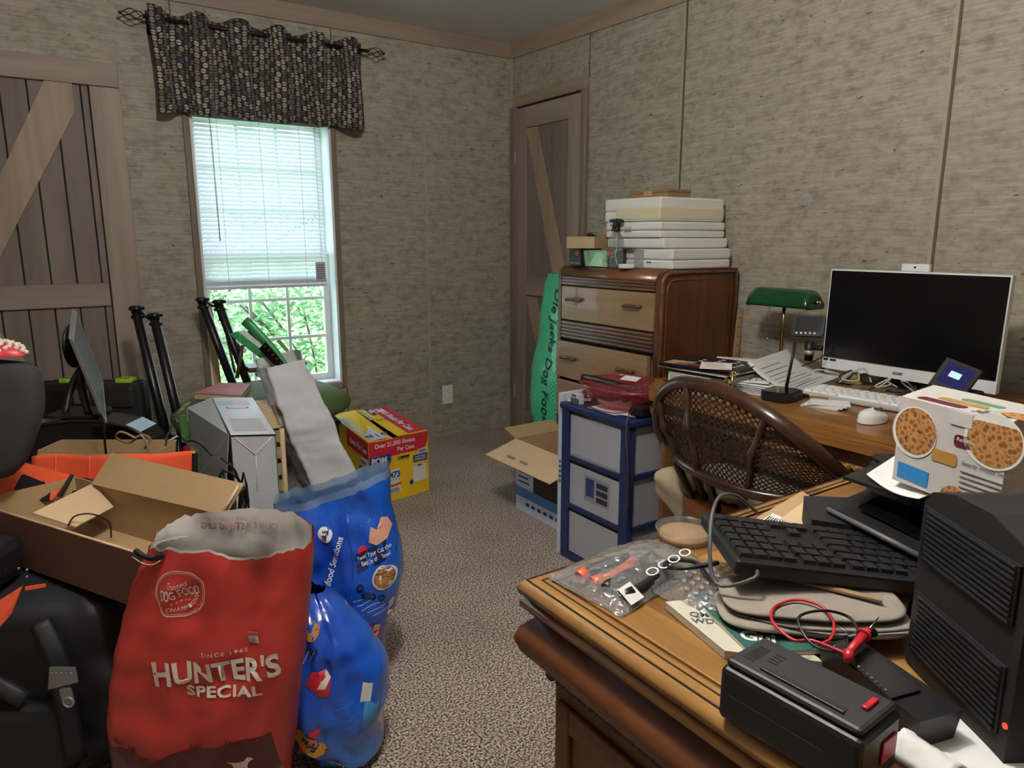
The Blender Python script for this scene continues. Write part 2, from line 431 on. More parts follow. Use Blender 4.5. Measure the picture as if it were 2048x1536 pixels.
# corner trim and wall seams
struct('trim_3', MB().b2((XR - .014, YL - .014, 0), (XR, YL, 2.335), .004), M_batten)
k = 4
for x, w in ((2.018, .016), (-.18, .016), (-1.4, .016)):
    struct('trim_%d' % k, MB().b2((x - w / 2, YL - .004, 0), (x + w / 2, YL, 2.333), .0015), M_batten); k += 1
for x, z0, z1 in ((0.70, 1.9, 2.333), (1.478, 1.9, 2.333), (1.478, 0, .40), (.70, 0, .40)):
    struct('trim_%d' % k, MB().b2((x - .003, YL - .0025, z0), (x + .003, YL, z1)), M_seam); k += 1
for y in (2.448, 1.254, 0.03):
    struct('trim_%d' % k, MB().b2((XR - .004, y + .004, 0), (XR, y + .018, 2.31), .001), M_batten); k += 1
    struct('trim_%d' % k, MB().b2((XR - .0035, y - .005, 0), (XR, y + .004, 2.31)), M_seam); k += 1
struct('trim_%d' % k, MB().b2((XR - .003, 3.125, 2.1), (XR, 3.131, 2.32)), M_seam); k += 1
struct('trim_%d' % k, MB().b2((XR - .004, 3.74, 2.1), (XR, 3.75, 2.32)), M_batten); k += 1

# ---- closet door (barn style) in the left wall
d1 = struct_root('door_1', (-.3, YL, 0))
xa, xb, zt = -1.02, .453, 2.018
spart('lintel_board', MB().b2((xa, YL - .034, 1.917), (xb, YL - .002, zt), .003), M_barn_h, d1)
spart('side_board', MB().b2((.332, YL - .032, 0), (.455, YL - .002, 1.915), .003), M_barn, d1)
spart('side_board', MB().b2((xa, YL - .032, 0), (xa + .12, YL - .002, 1.915), .003), M_barn, d1)
x = xa + .12; i = 0
while x < .325:
    w = min(.098, .33 - x)
    spart('plank', MB().b2((x + .002, YL - .014, 0), (x + w - .002, YL - .001, 1.917), .0025), M_plank, d1); x += .1; i += 1
spart('backing', MB().b2((xa + .1, YL - .004, 0), (.334, YL - .0005, 1.917)), M_groove, d1)
spart('rail', MB().b2((xa + .12, YL - .031, .935), (.326, YL - .013, 1.043), .003), M_barn_h, d1)
spart('rail', MB().b2((xa + .12, YL - .031, 0.01), (.326, YL - .013, .12), .003), M_barn_h, d1)
def brace(p0, p1, w, x_or_y, plane):
    p0, p1 = Vector(p0), Vector(p1); d = (p1 - p0).normalized(); n = Vector((-d.y, d.x)) * w / 2
    return [tuple(p0 + n), tuple(p1 + n), tuple(p1 - n), tuple(p0 - n)]
My = Matrix(((1, 0, 0, 0), (0, 0, -1, YL - .013), (0, 1, 0, 0), (0, 0, 0, 1)))
spart('brace', MB().prism([(.165, 1.916), (.268, 1.916), (.268, 1.80), (-.145, 1.045), (-.27, 1.045)], .017, My), M_barn_light, d1)
spart('brace', MB().prism([(-.33, .933), (-.17, .933), (.30, .12), (.15, .12)], .017, My), M_barn_light, d1)

# ---- panel door in the right wall with its casing
d2 = struct_root('door_2', (XR, 3.47, 0))
spart('head_casing', MB().b2((XR - .03, 3.124, 2.038), (XR - .001, 3.80, 2.1), .006), M_crown_y, d2)
spart('side_casing', MB().b2((XR - .03, 3.124, 0), (XR - .001, 3.166, 2.04), .006), M_casing, d2)
spart('side_casing', MB().b2((XR - .03, 3.79, 0), (XR - .001, 3.855, 2.04), .006), M_casing, d2)
spart('shadow_gap', MB().b2((XR - .006, 3.16, 0.0), (XR - .001, 3.795, 2.04)), M_groove, d2)
yy = 3.172
for i in range(6):
    spart('plank', MB().b2((XR - .014, yy + .002, .02), (XR - .003, yy + .1005, 2.028), .002), M_plank, d2); yy += .1025
spart('top_rail', MB().b2((XR - .024, 3.172, 1.905), (XR - .012, 3.786, 2.026), .002), M_barn_hy, d2)
spart('middle_rail', MB().b2((XR - .024, 3.172, .90), (XR - .012, 3.786, 1.02), .002), M_barn_hy, d2)
spart('bottom_rail', MB().b2((XR - .024, 3.172, .02), (XR - .012, 3.786, .16), .002), M_barn_hy, d2)
spart('stile', MB().b2((XR - .0245, 3.172, .02), (XR - .012, 3.275, 2.026), .002), M_barn, d2)
spart('stile', MB().b2((XR - .0245, 3.685, .02), (XR - .012, 3.786, 2.026), .002), M_barn, d2)
Mx = Matrix(((0, 0, -1, XR - .012), (-1, 0, 0, 0), (0, 1, 0, 0), (0, 0, 0, 1)))
spart('brace', MB().prism([(-3.68, 1.90), (-3.58, 1.90), (-3.28, 1.03), (-3.40, 1.03)], .013, Mx), M_barn_light, d2)
spart('brace', MB().prism([(-3.68, .89), (-3.58, .89), (-3.28, .17), (-3.40, .17)], .013, Mx), M_barn_light, d2)
for z in (1.73, .26):
    h = spart('hinge', MB().b2((XR - .034, 3.786, z - .045), (XR - .026, 3.80, z + .045), .002).cyl((XR - .036, 3.79, z - .048), (XR - .036, 3.79, z + .048), .005, n=10), M_silver, d2)

# ---- window
w1 = struct_root('window_1', (1.09, YL, WZ0))
t = .03
mb = MB().b2((WX0 - t, YL - .016, WZ0 - t), (WX0, YL + .0, WZ1 + t), .003)
spart('casing', mb, M_casing, w1)
spart('casing', MB().b2((WX1, YL - .016, WZ0 - t), (WX1 + t, YL, WZ1 + t), .003), M_casing, w1)
spart('casing', MB().b2((WX0, YL - .016, WZ1), (WX1, YL, WZ1 + t), .003), M_crown, w1)
spart('casing', MB().b2((WX0, YL - .016, WZ0 - t - .005), (WX1, YL, WZ0), .003), M_crown, w1)
j = .012
spart('jamb', MB().b2((WX0, YL - .012, WZ0), (WX0 + j, YL + .15, WZ1)), M_vinyl, w1)
spart('jamb', MB().b2((WX1 - j, YL - .012, WZ0), (WX1, YL + .15, WZ1)), M_vinyl, w1)
spart('sill', MB().b2((WX0 + j, YL - .014, WZ0), (WX1 - j, YL + .15, WZ0 + .012), .002), M_vinyl, w1)
spart('head', MB().b2((WX0 + j, YL - .012, WZ1 - j), (WX1 - j, YL + .15, WZ1)), M_vinyl, w1)
fx0, fx1, fz0, fz1 = WX0 + j, WX1 - j, WZ0 + .012, WZ1 - j
def sash(z0, z1, y, nrow, ncol=3):
    q = .036; r = []
    f = MB().b2((fx0, y, z0), (fx0 + q, y + .035, z1), .004).b2((fx1 - q, y, z0), (fx1, y + .035, z1), .004)
    f.b2((fx0 + q, y, z0), (fx1 - q, y + .035, z0 + q), .004).b2((fx0 + q, y, z1 - q), (fx1 - q, y + .035, z1), .004)
    s = spart('sash', f, M_vinyl, w1)
    gx0, gx1, gz0, gz1 = fx0 + q, fx1 - q, z0 + q, z1 - q
    for c in range(1, ncol):
        xx = gx0 + (gx1 - gx0) * c / ncol
        o = link('muntin', mesh_of(MB().b2((xx - .008, y + .012, gz0), (xx + .008, y + .024, gz1)), 'muntin', w1.location), s, M_vinyl)
    for c in range(1, nrow):
        zz = gz0 + (gz1 - gz0) * c / nrow
        link('muntin', mesh_of(MB().b2((gx0, y + .0125, zz - .008), (gx1, y + .0235, zz + .008)), 'muntin', w1.location), s, M_vinyl)
    for c in range(ncol):
        for r_ in range(nrow):
            xa_ = gx0 + (gx1 - gx0) * c / ncol + .008; xb_ = gx0 + (gx1 - gx0) * (c + 1) / ncol - .008
            za_ = gz0 + (gz1 - gz0) * r_ / nrow + .008; zb_ = gz0 + (gz1 - gz0) * (r_ + 1) / nrow - .008
            link('pane', mesh_of(MB().b2((xa_, y + .016, za_), (xb_, y + .019, zb_)), 'pane', w1.location), s, M_glass)
zm = 1.15
sash(fz0, zm + .02, YL + .085, 3)
sash(zm - .015, fz1, YL + .121, 3)

# ---- mini blind, half lowered
M_slat = plain('blind_slat', 'e9edf0', 0.45, var=0.01)
# thin vinyl slats let some daylight through
nt = M_slat.node_tree; bs = nt.nodes['Principled BSDF']; trl = N(nt, 'ShaderNodeBsdfTranslucent'); trl.inputs[0].default_value = lin('eef4fa')
mxs = N(nt, 'ShaderNodeMixShader'); mxs.inputs[0].default_value = .36; out = [n for n in nt.nodes if n.type == 'OUTPUT_MATERIAL'][0]
nt.links.new(bs.outputs[0], mxs.inputs[1]); nt.links.new(trl.outputs[0], mxs.inputs[2]); nt.links.new(mxs.outputs[0], out.inputs[0])
by = YL + .042; bx0, bx1 = fx0 + .006, fx1 - .03
bl = T('window_blind', 'white horizontal mini blind lowered over the upper part of the window', 'blind', (1.08, by, 1.0))
bl.part('head_rail', MB().b2((bx0, by - .018, 1.83), (bx1, by + .018, 1.862), .003), M_white)
z = 1.815; sl = None; n = 0
while z > 1.035:
    if sl is None:
        zz0 = z
        def fn(u, v):
            a = (v - .5) * 2; return Vector((bx0 + (bx1 - bx0) * u, by + a * .0072 - .002 * (1 - a * a), z + a * .0098))
        me = mesh_of(MB().grid(fn, 1, 4), 'slat', bl.off); sl = link('slat', me, bl.o, M_slat)
    else:
        o = sl.copy(); COL.objects.link(o); o.parent = bl.o; o.location = (0, 0, z - zz0 + .0)
        o.rotation_euler = (radians(random.uniform(-.5, .5)), 0, 0) if False else (0, 0, 0)
    z -= .0208; n += 1
for i in range(8):
    o = sl.copy(); COL.objects.link(o); o.parent = bl.o; o.location = (0, 0, 1.032 - i * .0032 - zz0)
bl.part('bottom_rail', MB().b2((bx0, by - .012, .986), (bx1, by + .012, 1.002), .003), M_white)
for f in (.18, .5, .82):
    x = bx0 + (bx1 - bx0) * f
    bl.part('ladder_cord', MB().b2((x - .001, by - .0125, .99), (x + .001, by - .0115, 1.83)), M_paper2)
bl.part('tilt_wand', MB().cyl((.842, by - .03, 1.79), (.845, by - .03, 1.235),   .0035, n=6).cyl((.842, by - .03, 1.79), (.842, by - .014, 1.84),   .002, n=6), M_white, 'plastic tilt wand')
bl.part('lift_cord', MB().tube([(1.37, by - .02, 1.84), (1.374, by - .02, 1.2), (1.368, by - .022, .72), (1.372, by - .022, .56)], .0012, 5), M_paper2)
tag = bl.part('warning_tag', MB().b2((1.335, by - .026, 1.02), (1.39, by - .025, 1.12)), M_paper2, 'small printed warning tag')
for i in range(7):
    bl.part('print_line', MB().b2((1.34, by - .0272, 1.03 + i * .012), (1.385, by - .0262, 1.034 + i * .012)), M_grey, parent=tag)

# ---- greenery outside
M_leaf = []
for i, c_ in enumerate(('7aa06a', '9abd86', '608a62', 'b4cfa0')):
    mm = plain('leaf_%d' % i, c_, 0.6, var=.15); ntl = mm.node_tree; bl_ = ntl.nodes['Principled BSDF']
    tr_ = N(ntl, 'ShaderNodeBsdfTranslucent'); tr_.inputs[0].default_value = lin(c_); mx_ = N(ntl, 'ShaderNodeMixShader'); mx_.inputs[0].default_value = .5
    oo = [n for n in ntl.nodes if n.type == 'OUTPUT_MATERIAL'][0]
    ntl.links.new(bl_.outputs[0], mx_.inputs[1]); ntl.links.new(tr_.outputs[0], mx_.inputs[2]); ntl.links.new(mx_.outputs[0], oo.inputs[0]); M_leaf.append(mm)
M_grass = plain('lawn', '93b96a', 0.9, var=.25, nscale=2)
struct('ground_outside', MB().b2((-8, YL + .3, -.6), (14, 26, -.55)), M_grass)['label'] = 'lawn outside the window'
rnd = random.Random(7)
for bi, (cx, cy, cz, rx, ry, rz, nleaf) in enumerate([(2.5, 7.3, .1, 1.1, .6, .85, 2400), (1.2, 9.4, .3, 1.4, .8, 1.0, 2600), (4.3, 8.7, .3, 1.4, .8, 1.2, 2200), (2.0, 11.8, .9, 3.4, 1.0, 1.4, 3200)]):
    mbs = [MB() for _ in range(3)]
    for i in range(nleaf):
        t_ = rnd.uniform(0, 2 * pi); p_ = math.acos(rnd.uniform(-1, 1)); rr = rnd.uniform(.55, 1.0)
        c_ = Vector((cx + rx * rr * sin(p_) * cos(t_), cy + ry * rr * sin(p_) * sin(t_), cz + rz * rr * cos(p_)))
        if c_.z < -.53: continue
        d_ = Vector((rnd.gauss(0, 1), rnd.gauss(0, 1), rnd.gauss(-.3, .6))).normalized(); n_ = d_.orthogonal().normalized()
        L_ = rnd.uniform(.07, .15); w_ = L_ * .16
        mbs[i % 3].add([c_ - d_ * L_ * .5, c_ + n_ * w_, c_ + d_ * L_ * .5, c_ - n_ * w_], [(0, 1, 2, 3)])
    lbl = ['leafy green bush seen low through the right of the window', 'leafy green bush seen low through the left of the window', 'leafy bush beyond at the right edge of the window view', 'pale far hedge behind the nearer bushes outside'][bi]
    sh = T('garden_bush', lbl, 'bush', (cx, cy, -.55), 0)
    for q in range(3): sh.part('foliage', mbs[q], M_leaf[(q + bi) % 4], kind='stuff')
    br = MB()
    for i in range(7):
        a_ = rnd.uniform(0, 2 * pi); br.tube([(cx, cy, -.55), (cx + rx * .3 * cos(a_), cy + ry * .3 * sin(a_), cz), (cx + rx * .7 * cos(a_), cy + ry * .7 * sin(a_), cz + rz * .6)], .012, 5, smooth_path=3)
    sh.part('branches', br, M_chair)

# ---- ceiling lamp (above and behind the view)
lp = T('ceiling_light', 'semi-flush ceiling light with a white glass bowl', 'light', (.40, .85, 2.12))
M_dome = clear('lamp_dome', 'ffffff', .3, .1, body=.45)
lp.part('base_plate', MB().lathe([(.07, 2.335), (.075, 2.345), (.07, zc(.85) - .002)], (.40, .85, 0)), M_white)
lp.part('stem', MB().cyl((.40, .85, 2.12), (.40, .85, 2.34), .006, n=8), M_brass)
lp.part('bowl', MB().lathe([(.007, 2.125), (.06, 2.132), (.11, 2.155), (.14, 2.185), (.15, 2.21)], (.40, .85, 0)), M_dome)
ld = bpy.data.lights.new('ceiling_bulb', 'POINT'); ld.energy = LAMP_W; ld.color = (1.0, .945, .88); ld.shadow_soft_size = .07
lo = bpy.data.objects.new('ceiling_bulb', ld); COL.objects.link(lo); lo.location = (.03, 0, .10); lo.parent = lp.o

# ---- valance curtain on its rod
m, nt, b = base_mat('valance_dots'); setp(b, .8, sheen=.1)
uvn = N(nt, 'ShaderNodeTexCoord'); sp = N(nt, 'ShaderNodeSeparateXYZ'); nt.links.new(uvn.outputs['UV'], sp.inputs[0])
def mth(op, a, b_=None, c_=None):
    n_ = N(nt, 'ShaderNodeMath', op=op)
    for i, q in enumerate((a, b_, c_)):
        if q is None: continue
        if isinstance(q, (int, float)): n_.inputs[i].default_value = q
        else: nt.links.new(q, n_.inputs[i])
    return n_.outputs[0]
colx = mth('DIVIDE', sp.outputs[0], 0.029); ci = mth('FLOOR', colx); cu_ = mth('SUBTRACT', mth('FRACT', colx), .5)
par = mth('MODULO', ci, 2.0); rowy = mth('ADD', mth('DIVIDE', sp.outputs[1], .0255), mth('MULTIPLY', par, .5)); ri = mth('FLOOR', rowy); rv = mth('SUBTRACT', mth('FRACT', rowy), .5)
shift = mth('MULTIPLY', mth('SUBTRACT', mth('MODULO', mth('ADD', ri, ci), 2.0), .5), mth('MULTIPLY', par, .30))
cu2 = mth('ADD', cu_, shift)
cu3 = mth('MULTIPLY', cu2, 1.15); dist = mth('SQRT', mth('ADD', mth('MULTIPLY', cu3, cu3), mth('MULTIPLY', rv, rv)))
disc = mth('LESS_THAN', dist, .43); cut = mth('GREATER_THAN', mth('ABSOLUTE', rv), .06)
mask = mth('MULTIPLY', disc, cut)
wv = N(nt, 'ShaderNodeTexWhiteNoise'); cmb = N(nt, 'ShaderNodeCombineXYZ'); nt.links.new(ci, cmb.inputs[0]); nt.links.new(ri, cmb.inputs[1]); nt.links.new(cmb.outputs[0], wv.inputs[0])
dc = ramp(nt, wv.outputs[0], [(0, '453f3c'), (.4, '766e64'), (.75, 'b5ab9a'), (1, '8d744e')])
mx = N(nt, 'ShaderNodeMix', data_type='RGBA'); nt.links.new(mask, mx.inputs[0]); mx.inputs[6].default_value = lin('1d1a1e'); nt.links.new(dc, mx.inputs[7])
nt.links.new(mx.outputs[2], b.inputs['Base Color'])
M_val = m
cy_ = YL - .1
cu = T('valance_curtain', 'short dark grommet valance with columns of beige dots hanging on the rod', 'curtain', (1.1, cy_, 1.81))
nu = 220; arc = [0]; pts = []
def vx(u):
    # folds: six wide flat faces with pinched returns
    k = 5.5; ph = u * k * 2 * pi
    x = .592 + u * 1.022; y = cy_ - .030 * math.tanh(2.6 * sin(ph + .9)) ; return x, y
for i in range(nu + 1):
    pts.append(vx(i / nu))
    if i: arc.append(arc[-1] + math.hypot(pts[i][0] - pts[i - 1][0], pts[i][1] - pts[i - 1][1]))
vs = []; uv = []
nvv = 14
for j_ in range(nvv + 1):
    v = j_ / nvv
    for i in range(nu + 1):
        x, y = pts[i]; u = i / nu
        top = 2.262 + .012 * sin(u * 34 + 1) ; bot = 1.822 - .012 * sin(u * 5.5 * 2 * pi + .9)
        z = bot + (top - bot) * v
        yy = cy_ + (y - cy_) * (1.15 - .35 * v) + .006 * nz((x * 9, v * 3), 1)
        vs.append((x + .006 * sin(v * 5 + u * 20), yy, z)); uv.append((arc[i], z - bot))
mb = MB(); w_ = nu + 1
mb.add(vs, [(j_ * w_ + i, j_ * w_ + i + 1, (j_ + 1) * w_ + i + 1, (j_ + 1) * w_ + i) for j_ in range(nvv) for i in range(nu)], True)
cu.part('cloth', mb, M_val, uv=uv, solid=.0015)
for i in range(6):
    for sgn in (.0,):
        u = (i + .0) / 5.5
        x = .592 + min(max(u + .06, .02), .98) * 1.022
        cu.part('grommet', MB().tube([(x, cy_ + .02 * cos(a_ * pi / 8), 2.222 + .02 * sin(a_ * pi / 8)) for a_ in range(16)], .003, 6, closed=True), M_black_steel)
rd = T('curtain_rod', 'black curtain rod with twisted cage finials above the window', 'curtain rod', (1.1, YL, 2.2))
rd.part('pole', MB().cyl((.575, cy_, 2.222), (1.635, cy_, 2.222), .0085, n=12), M_black_steel)
for x in (.605, 1.60): rd.part('bracket', MB().b2((x - .008, cy_, 2.205), (x + .008, YL, 2.222)).b2((x - .012, YL - .006, 2.17), (x + .012, YL, 2.26)), M_black_steel)
for sx, xs in ((-1, .578), (1, 1.632)):
    fi = rd.part('finial', MB().ball((xs + sx * .1, cy_, 2.222), .0075, 8).cyl((xs, cy_, 2.222), (xs + sx * .008, cy_, 2.222), .010, n=10), M_black_steel)
    for q in range(4):
        pt = []
        for i in range(13):
            t_ = i / 12; a_ = q * pi / 2 + t_ * pi * .9; r_ = .021 * sin(pi * t_) ** .8 + .003
            pt.append((xs + sx * (.005 + .092 * t_), cy_ + r_ * cos(a_), 2.222 + r_ * sin(a_)))
        rd.part('wire', MB().tube(pt, .0022, 6), M_black_steel, parent=fi)

# ---- outlet, hooks
ou = T('wall_outlet', 'white double wall outlet low on the left wall by the corner', 'outlet', (2.137, YL, .277))
pl = ou.part('cover_plate', MB().b2((2.1, YL - .008, .218), (2.174, YL - .001, .338), .003), M_white)
for z in (.303, .253):
    s_ = ou.part('socket', MB().prism(rrect(.032, .034, .012), .003, frame((2.137, YL - .008, z), (1, 0, 0), (0, 0, 1))), M_vinyl)
    for dx in (-.007, .007): ou.part('slot', MB().b2((2.137 + dx - .0012, YL - .0118, z - .003), (2.137 + dx + .0012, YL - .0108, z + .007)), M_ink, parent=s_)
    ou.part('slot', MB().cyl((2.137, YL - .0108, z - .009), (2.137, YL - .0118, z - .009), .0025, n=8), M_ink, parent=s_)
hk = MB().tube([(2.07, YL, .05), (2.07, YL - .02, .05), (2.072, YL - .028, .06), (2.075, YL - .03, .085)], .003, 6, smooth_path=3).ball((2.075, YL - .03, .088), .007, 8)
single('cable_stub', 'small white tipped cable stub poking from the left wall near the floor', 'cable', hk, M_paper2, (2.07, YL, .05))
q = (2.632,1.774,1.394)
hh = MB().b2((q[0] - .004, q[1] - .014, q[2] - .018), (q[0], q[1] + .014, q[2] + .018), .003).tube([(q[0] - .004, q[1], q[2] - .012), (q[0] - .014, q[1], q[2] - .02), (q[0] - .016, q[1], q[2] - .01)], .003, 6)
single('adhesive_hook', 'tiny clear adhesive hook alone on the right wall', 'hook', hh, clear('clear_hook', 'ffffff', .05, 1.0, body=.25), (q[0], q[1], q[2] - .03))

# ================================================================ RIGHT SIDE: DRESSER AND WHAT IS ON IT
# dresser: front faces the closet side (-x), stands against the right wall
DX0, DX1, DY0, DY1, DH = 2.13, 2.61, 2.06, 2.73, 1.118
dr = T('dresser', 'tall walnut chest of drawers with rounded top edges and ribbed bands', 'dresser', (2.37, 2.40, 0))
r_ = .045
def side_panel(y0, y1):
    poly = [(DX0 + .0, 0.02), (DX1, 0.02), (DX1, DH)] + [(DX0 + r_ - r_ * sin(a), DH - r_ + r_ * cos(a)) for a in [radians(q) for q in range(0, 91, 15)]]
    return MB().prism([(x, z) for x, z in poly], y1 - y0, Matrix(((1, 0, 0, 0), (0, 0, 1, y0), (0, 1, 0, 0), (0, 0, 0, 1))))
dr.part('side_panel', side_panel(DY0, DY0 + .022), M_dresser_s)
dr.part('side_panel', side_panel(DY1 - .022, DY1), M_dresser_s)
# raised frame around the visible side
mb = MB()
path = [(DX0 + .012, .03), (DX0 + .012, DH - r_ - .01)] + [(DX0 + .012 + r_ - r_ * cos(a), DH - .012 - r_ + r_ * sin(a)) for a in [radians(q) for q in range(15, 91, 15)]] + [(DX1 - .012, DH - .012), (DX1 - .012, .03)]
mb.tube([(x, DY0 - .001, z) for x, z in path], .011, 8)
mb2 = MB().tube([(x + (.03 if x < 2.3 else -.03), DY0 + .0005, z - (.028 if z > .9 else 0)) for x, z in path], .005, 6)
dr.part('side_moulding', mb, M_dresser); dr.part('side_bead', mb2, M_dresser)
# rounded top board between the sides
def fn(u, v):
    y = DY0 + .022 + (DY1 - DY0 - .044) * u
    a = v * 2
    if a < 1: q = radians(90 * (1 - a)); return Vector((DX0 + r_ - r_ * sin(q), y, DH - r_ - .003 + r_ * cos(q)))
    return Vector((DX0 + r_ + (DX1 - DX0 - r_) * (a - 1), y, DH - .003))
dr.part('top_board', MB().grid(fn, 1, 16), M_dresser, solid=.008)
dr.part('back_panel', MB().b2((DX1 - .012, DY0 + .022, .02), (DX1 - .002, DY1 - .022, DH - .01)), M_dresser_s)
fy0, fy1 = DY0 + .026, DY1 - .026
def ribs(z0, z1, n):
    p = dr.part('ribbed_band', MB().b2((DX0 + .006, fy0, z0), (DX0 + .02, fy1, z1)), M_dresser)
    h = (z1 - z0) / n
    for i in range(n):
        dr.part('rib', MB().b2((DX0 - .004, fy0, z0 + h * i + h * .14), (DX0 + .01, fy1, z0 + h * (i + 1) - h * .1), .004), M_dresser, parent=p)
ribs(1.03, 1.072, 3); ribs(.775, .858, 5)
def drawer(x, z0, z1, hz=None):
    d = dr.part('drawer', MB().b2((x, fy0 + .001, z0), (x + .022, fy1 - .001, z1), .004).b2((x + .022, fy0 + .015, z0 + .01), (DX1 - .06, fy1 - .015, z1 - .02)), M_dresser_f)
    for f in (.165, .80):
        yc = fy1 - (fy1 - fy0) * f; zc_ = hz or (z0 + z1) / 2
        pt = [(x + .002, yc + .048, zc_), (x - .016, yc + .045, zc_ - .002), (x - .025, yc + .02, zc_ + .002), (x - .026, yc, zc_ + .003), (x - .025, yc - .02, zc_ + .002), (x - .016, yc - .045, zc_ - .002), (x + .002, yc - .048, zc_)]
        dr.part('handle', MB().tube(pt, .007, 8, smooth_path=3, rfn=lambda t: (.0085, .006)), M_dresser, 'curved wooden handle', parent=d)
drawer(DX0 - .002, .865, 1.025, .965)
drawer(DX0 - .03, .590, .765, .69)
drawer(DX0 - .026, .395, .575, .50)
drawer(DX0 - .002, .20, .385)
dr.part('front_shade_board', MB().b2((DX0 + .02, fy0, .06), (DX0 + .025, fy1, 1.07)), M_groove)  # dark board standing in for the shade behind the drawer fronts
dr.part('base_rail', MB().b2((DX0, fy0, .03), (DX0 + .02, fy1, .19), .005), M_dresser)
for x in (DX0 + .03, DX1 - .03):
    for y in (DY0 + .02, DY1 - .02): dr.part('foot', MB().cyl((x, y, 0), (x, y, .03), .018, .022, n=10), M_dresser)

# polystyrene packing boxes (a right-hand stack of four), frame turned a little
ZT = DH + .002
A2 = radians(-4)
def foam(name, label, lo, hi, seam=True, grp=None, mat=None, bev=.008):
    t = T('foam_box', label, 'box', ((lo[0] + hi[0]) / 2, (lo[1] + hi[1]) / 2, lo[2]), 0, grp)
    zm_ = lo[2] + (hi[2] - lo[2]) * .47
    if seam:
        t.part('base', MB().b2(lo, (hi[0], hi[1], zm_ - .0015), bev), M_foam); t.part('lid', MB().b2((lo[0], lo[1], zm_), hi, bev), mat or M_foam)
    else: t.part('body', MB().b2(lo, hi, bev), M_foam)
    return t
G = 'white foam boxes stacked on the dresser'
f1 = foam('a', 'wide white foam box at the bottom of the stack, slot in its front', (2.21, 2.075, ZT), (2.575, 2.30, ZT + .084), grp=G)
f1.part('slot', MB().b2((2.2092, 2.195, ZT + .024), (2.211, 2.222, ZT + .029)), M_ink)
f1.part('tape', MB().b2((2.2090, 2.24, ZT + .006), (2.2098, 2.30, ZT + .08)), M_film)
f2 = foam('b', 'low white foam box behind the spray bottle, second layer of the stack', (2.20, 2.115, ZT + .086), (2.60, 2.465, ZT + .128), False, G)
f3 = foam('c', 'shrink-wrapped white foam box with a small printed label', (2.19, 2.13, ZT + .13), (2.595, 2.465, ZT + .196), True, G)
lb = f3.part('label', MB().b2((2.1885, 2.30, ZT + .152), (2.1895, 2.345, ZT + .177)), M_paper2)
for i in range(9): f3.part('bar', MB().b2((2.1878, 2.303 + i * .0045, ZT + .154), (2.1884, 2.3048 + i * .0045, ZT + .166)), M_ink, parent=lb)
f4 = foam('d', 'topmost white foam box with a yellowed wrap around its seam', (2.19, 2.135, ZT + .198), (2.585, 2.475, ZT + .296), True, G)
f4.part('wrap', MB().b2((2.188, 2.133, ZT + .204), (2.587, 2.40, ZT + .256), .006), M_yelfilm, 'yellowed plastic wrap')
f5 = foam('e', 'small white foam block between the spray bottle and the wide foam box', (2.25, 2.31, ZT), (2.50, 2.395, ZT + .08), grp=G)
tb = T('cardboard_box', 'slim flat brown cardboard box on top of the foam boxes', 'box', (2.33, 2.25, ZT + .297))
tb.part('tray', MB().b2((2.26, 2.165, ZT + .2975), (2.40, 2.385, ZT + .318), .002), M_card_d)
tb.part('lid', MB().b2((2.257, 2.162, ZT + .3185), (2.403, 2.388, ZT + .331), .002), M_card_d)
tb.part('tuck_tab', MB().b2((2.2545, 2.25, ZT + .305), (2.2568, 2.30, ZT + .325)), M_card)
# spray bottle
sb = T('spray_bottle', 'clear plastic spray bottle with black trigger head on the dresser', 'bottle', (2.165, 2.365, ZT))
cx_, cy2 = 2.165, 2.365
sb.part('bottle', MB().lathe([(.028, ZT), (.031, ZT + .004), (.031, ZT + .115), (.030, ZT + .128), (.022, ZT + .142), (.0125, ZT + .15), (.0125, ZT + .165)], (cx_, cy2, 0), 20), M_clear)
sb.part('collar', MB().cyl((cx_, cy2, ZT + .156), (cx_, cy2, ZT + .176), .015, .014, 14), M_black)
hd = MB().b2((cx_ - .013, cy2 - .012, ZT + .176), (cx_ + .013, cy2 + .012, ZT + .198), .004)
hd.prism([(-.028, 0), (.038, .004), (.038, .015), (-.01, .018), (-.03, .013), (-.034, .0)], .02, frame((cx_ - .01, cy2, ZT + .193), (0, 1, 0), (0, 0, 1)))
sb.part('trigger_head', hd, M_black)
sb.part('trigger', MB().tube([(cx_, cy2 + .018, ZT + .192), (cx_, cy2 + .024, ZT + .176), (cx_, cy2 + .032, ZT + .158)], .004, 6, smooth_path=3), M_black)
sb.part('nozzle', MB().cyl((cx_, cy2 + .026, ZT + .202), (cx_, cy2 + .036, ZT + .201), .006, n=10), M_black)
sb.part('dip_tube', MB().tube([(cx_, cy2, ZT + .16), (cx_, cy2 - .002, ZT + .09), (cx_, cy2 + .004, ZT + .05), (cx_, cy2 - .012, ZT + .01)], .0022, 6, smooth_path=4), M_paper2)
sb.part('sticker', MB().prism(rrect(.02, .018, .002), .0006, frame((cx_ - .0325, cy2 + .012, ZT + .062), (0, -1, 0), (0, 0, 1))), plain('orange_sticker', 'e0583c', .6))
# white round lid
ld_ = T('round_lid', 'white round plastic lid lying at the dresser edge', 'lid', (2.155, 2.30, ZT))
ld_.part('rim', MB().lathe([(.034, ZT), (.036, ZT + .002), (.036, ZT + .015), (.034, ZT + .017)], (2.155, 2.285, 0), 24), M_white)
ld_.part('disc', MB().lathe([(.0339, ZT + .0165), (.033, ZT + .0185), (.001, ZT + .0185)], (2.155, 2.285, 0), 24), M_vinyl)
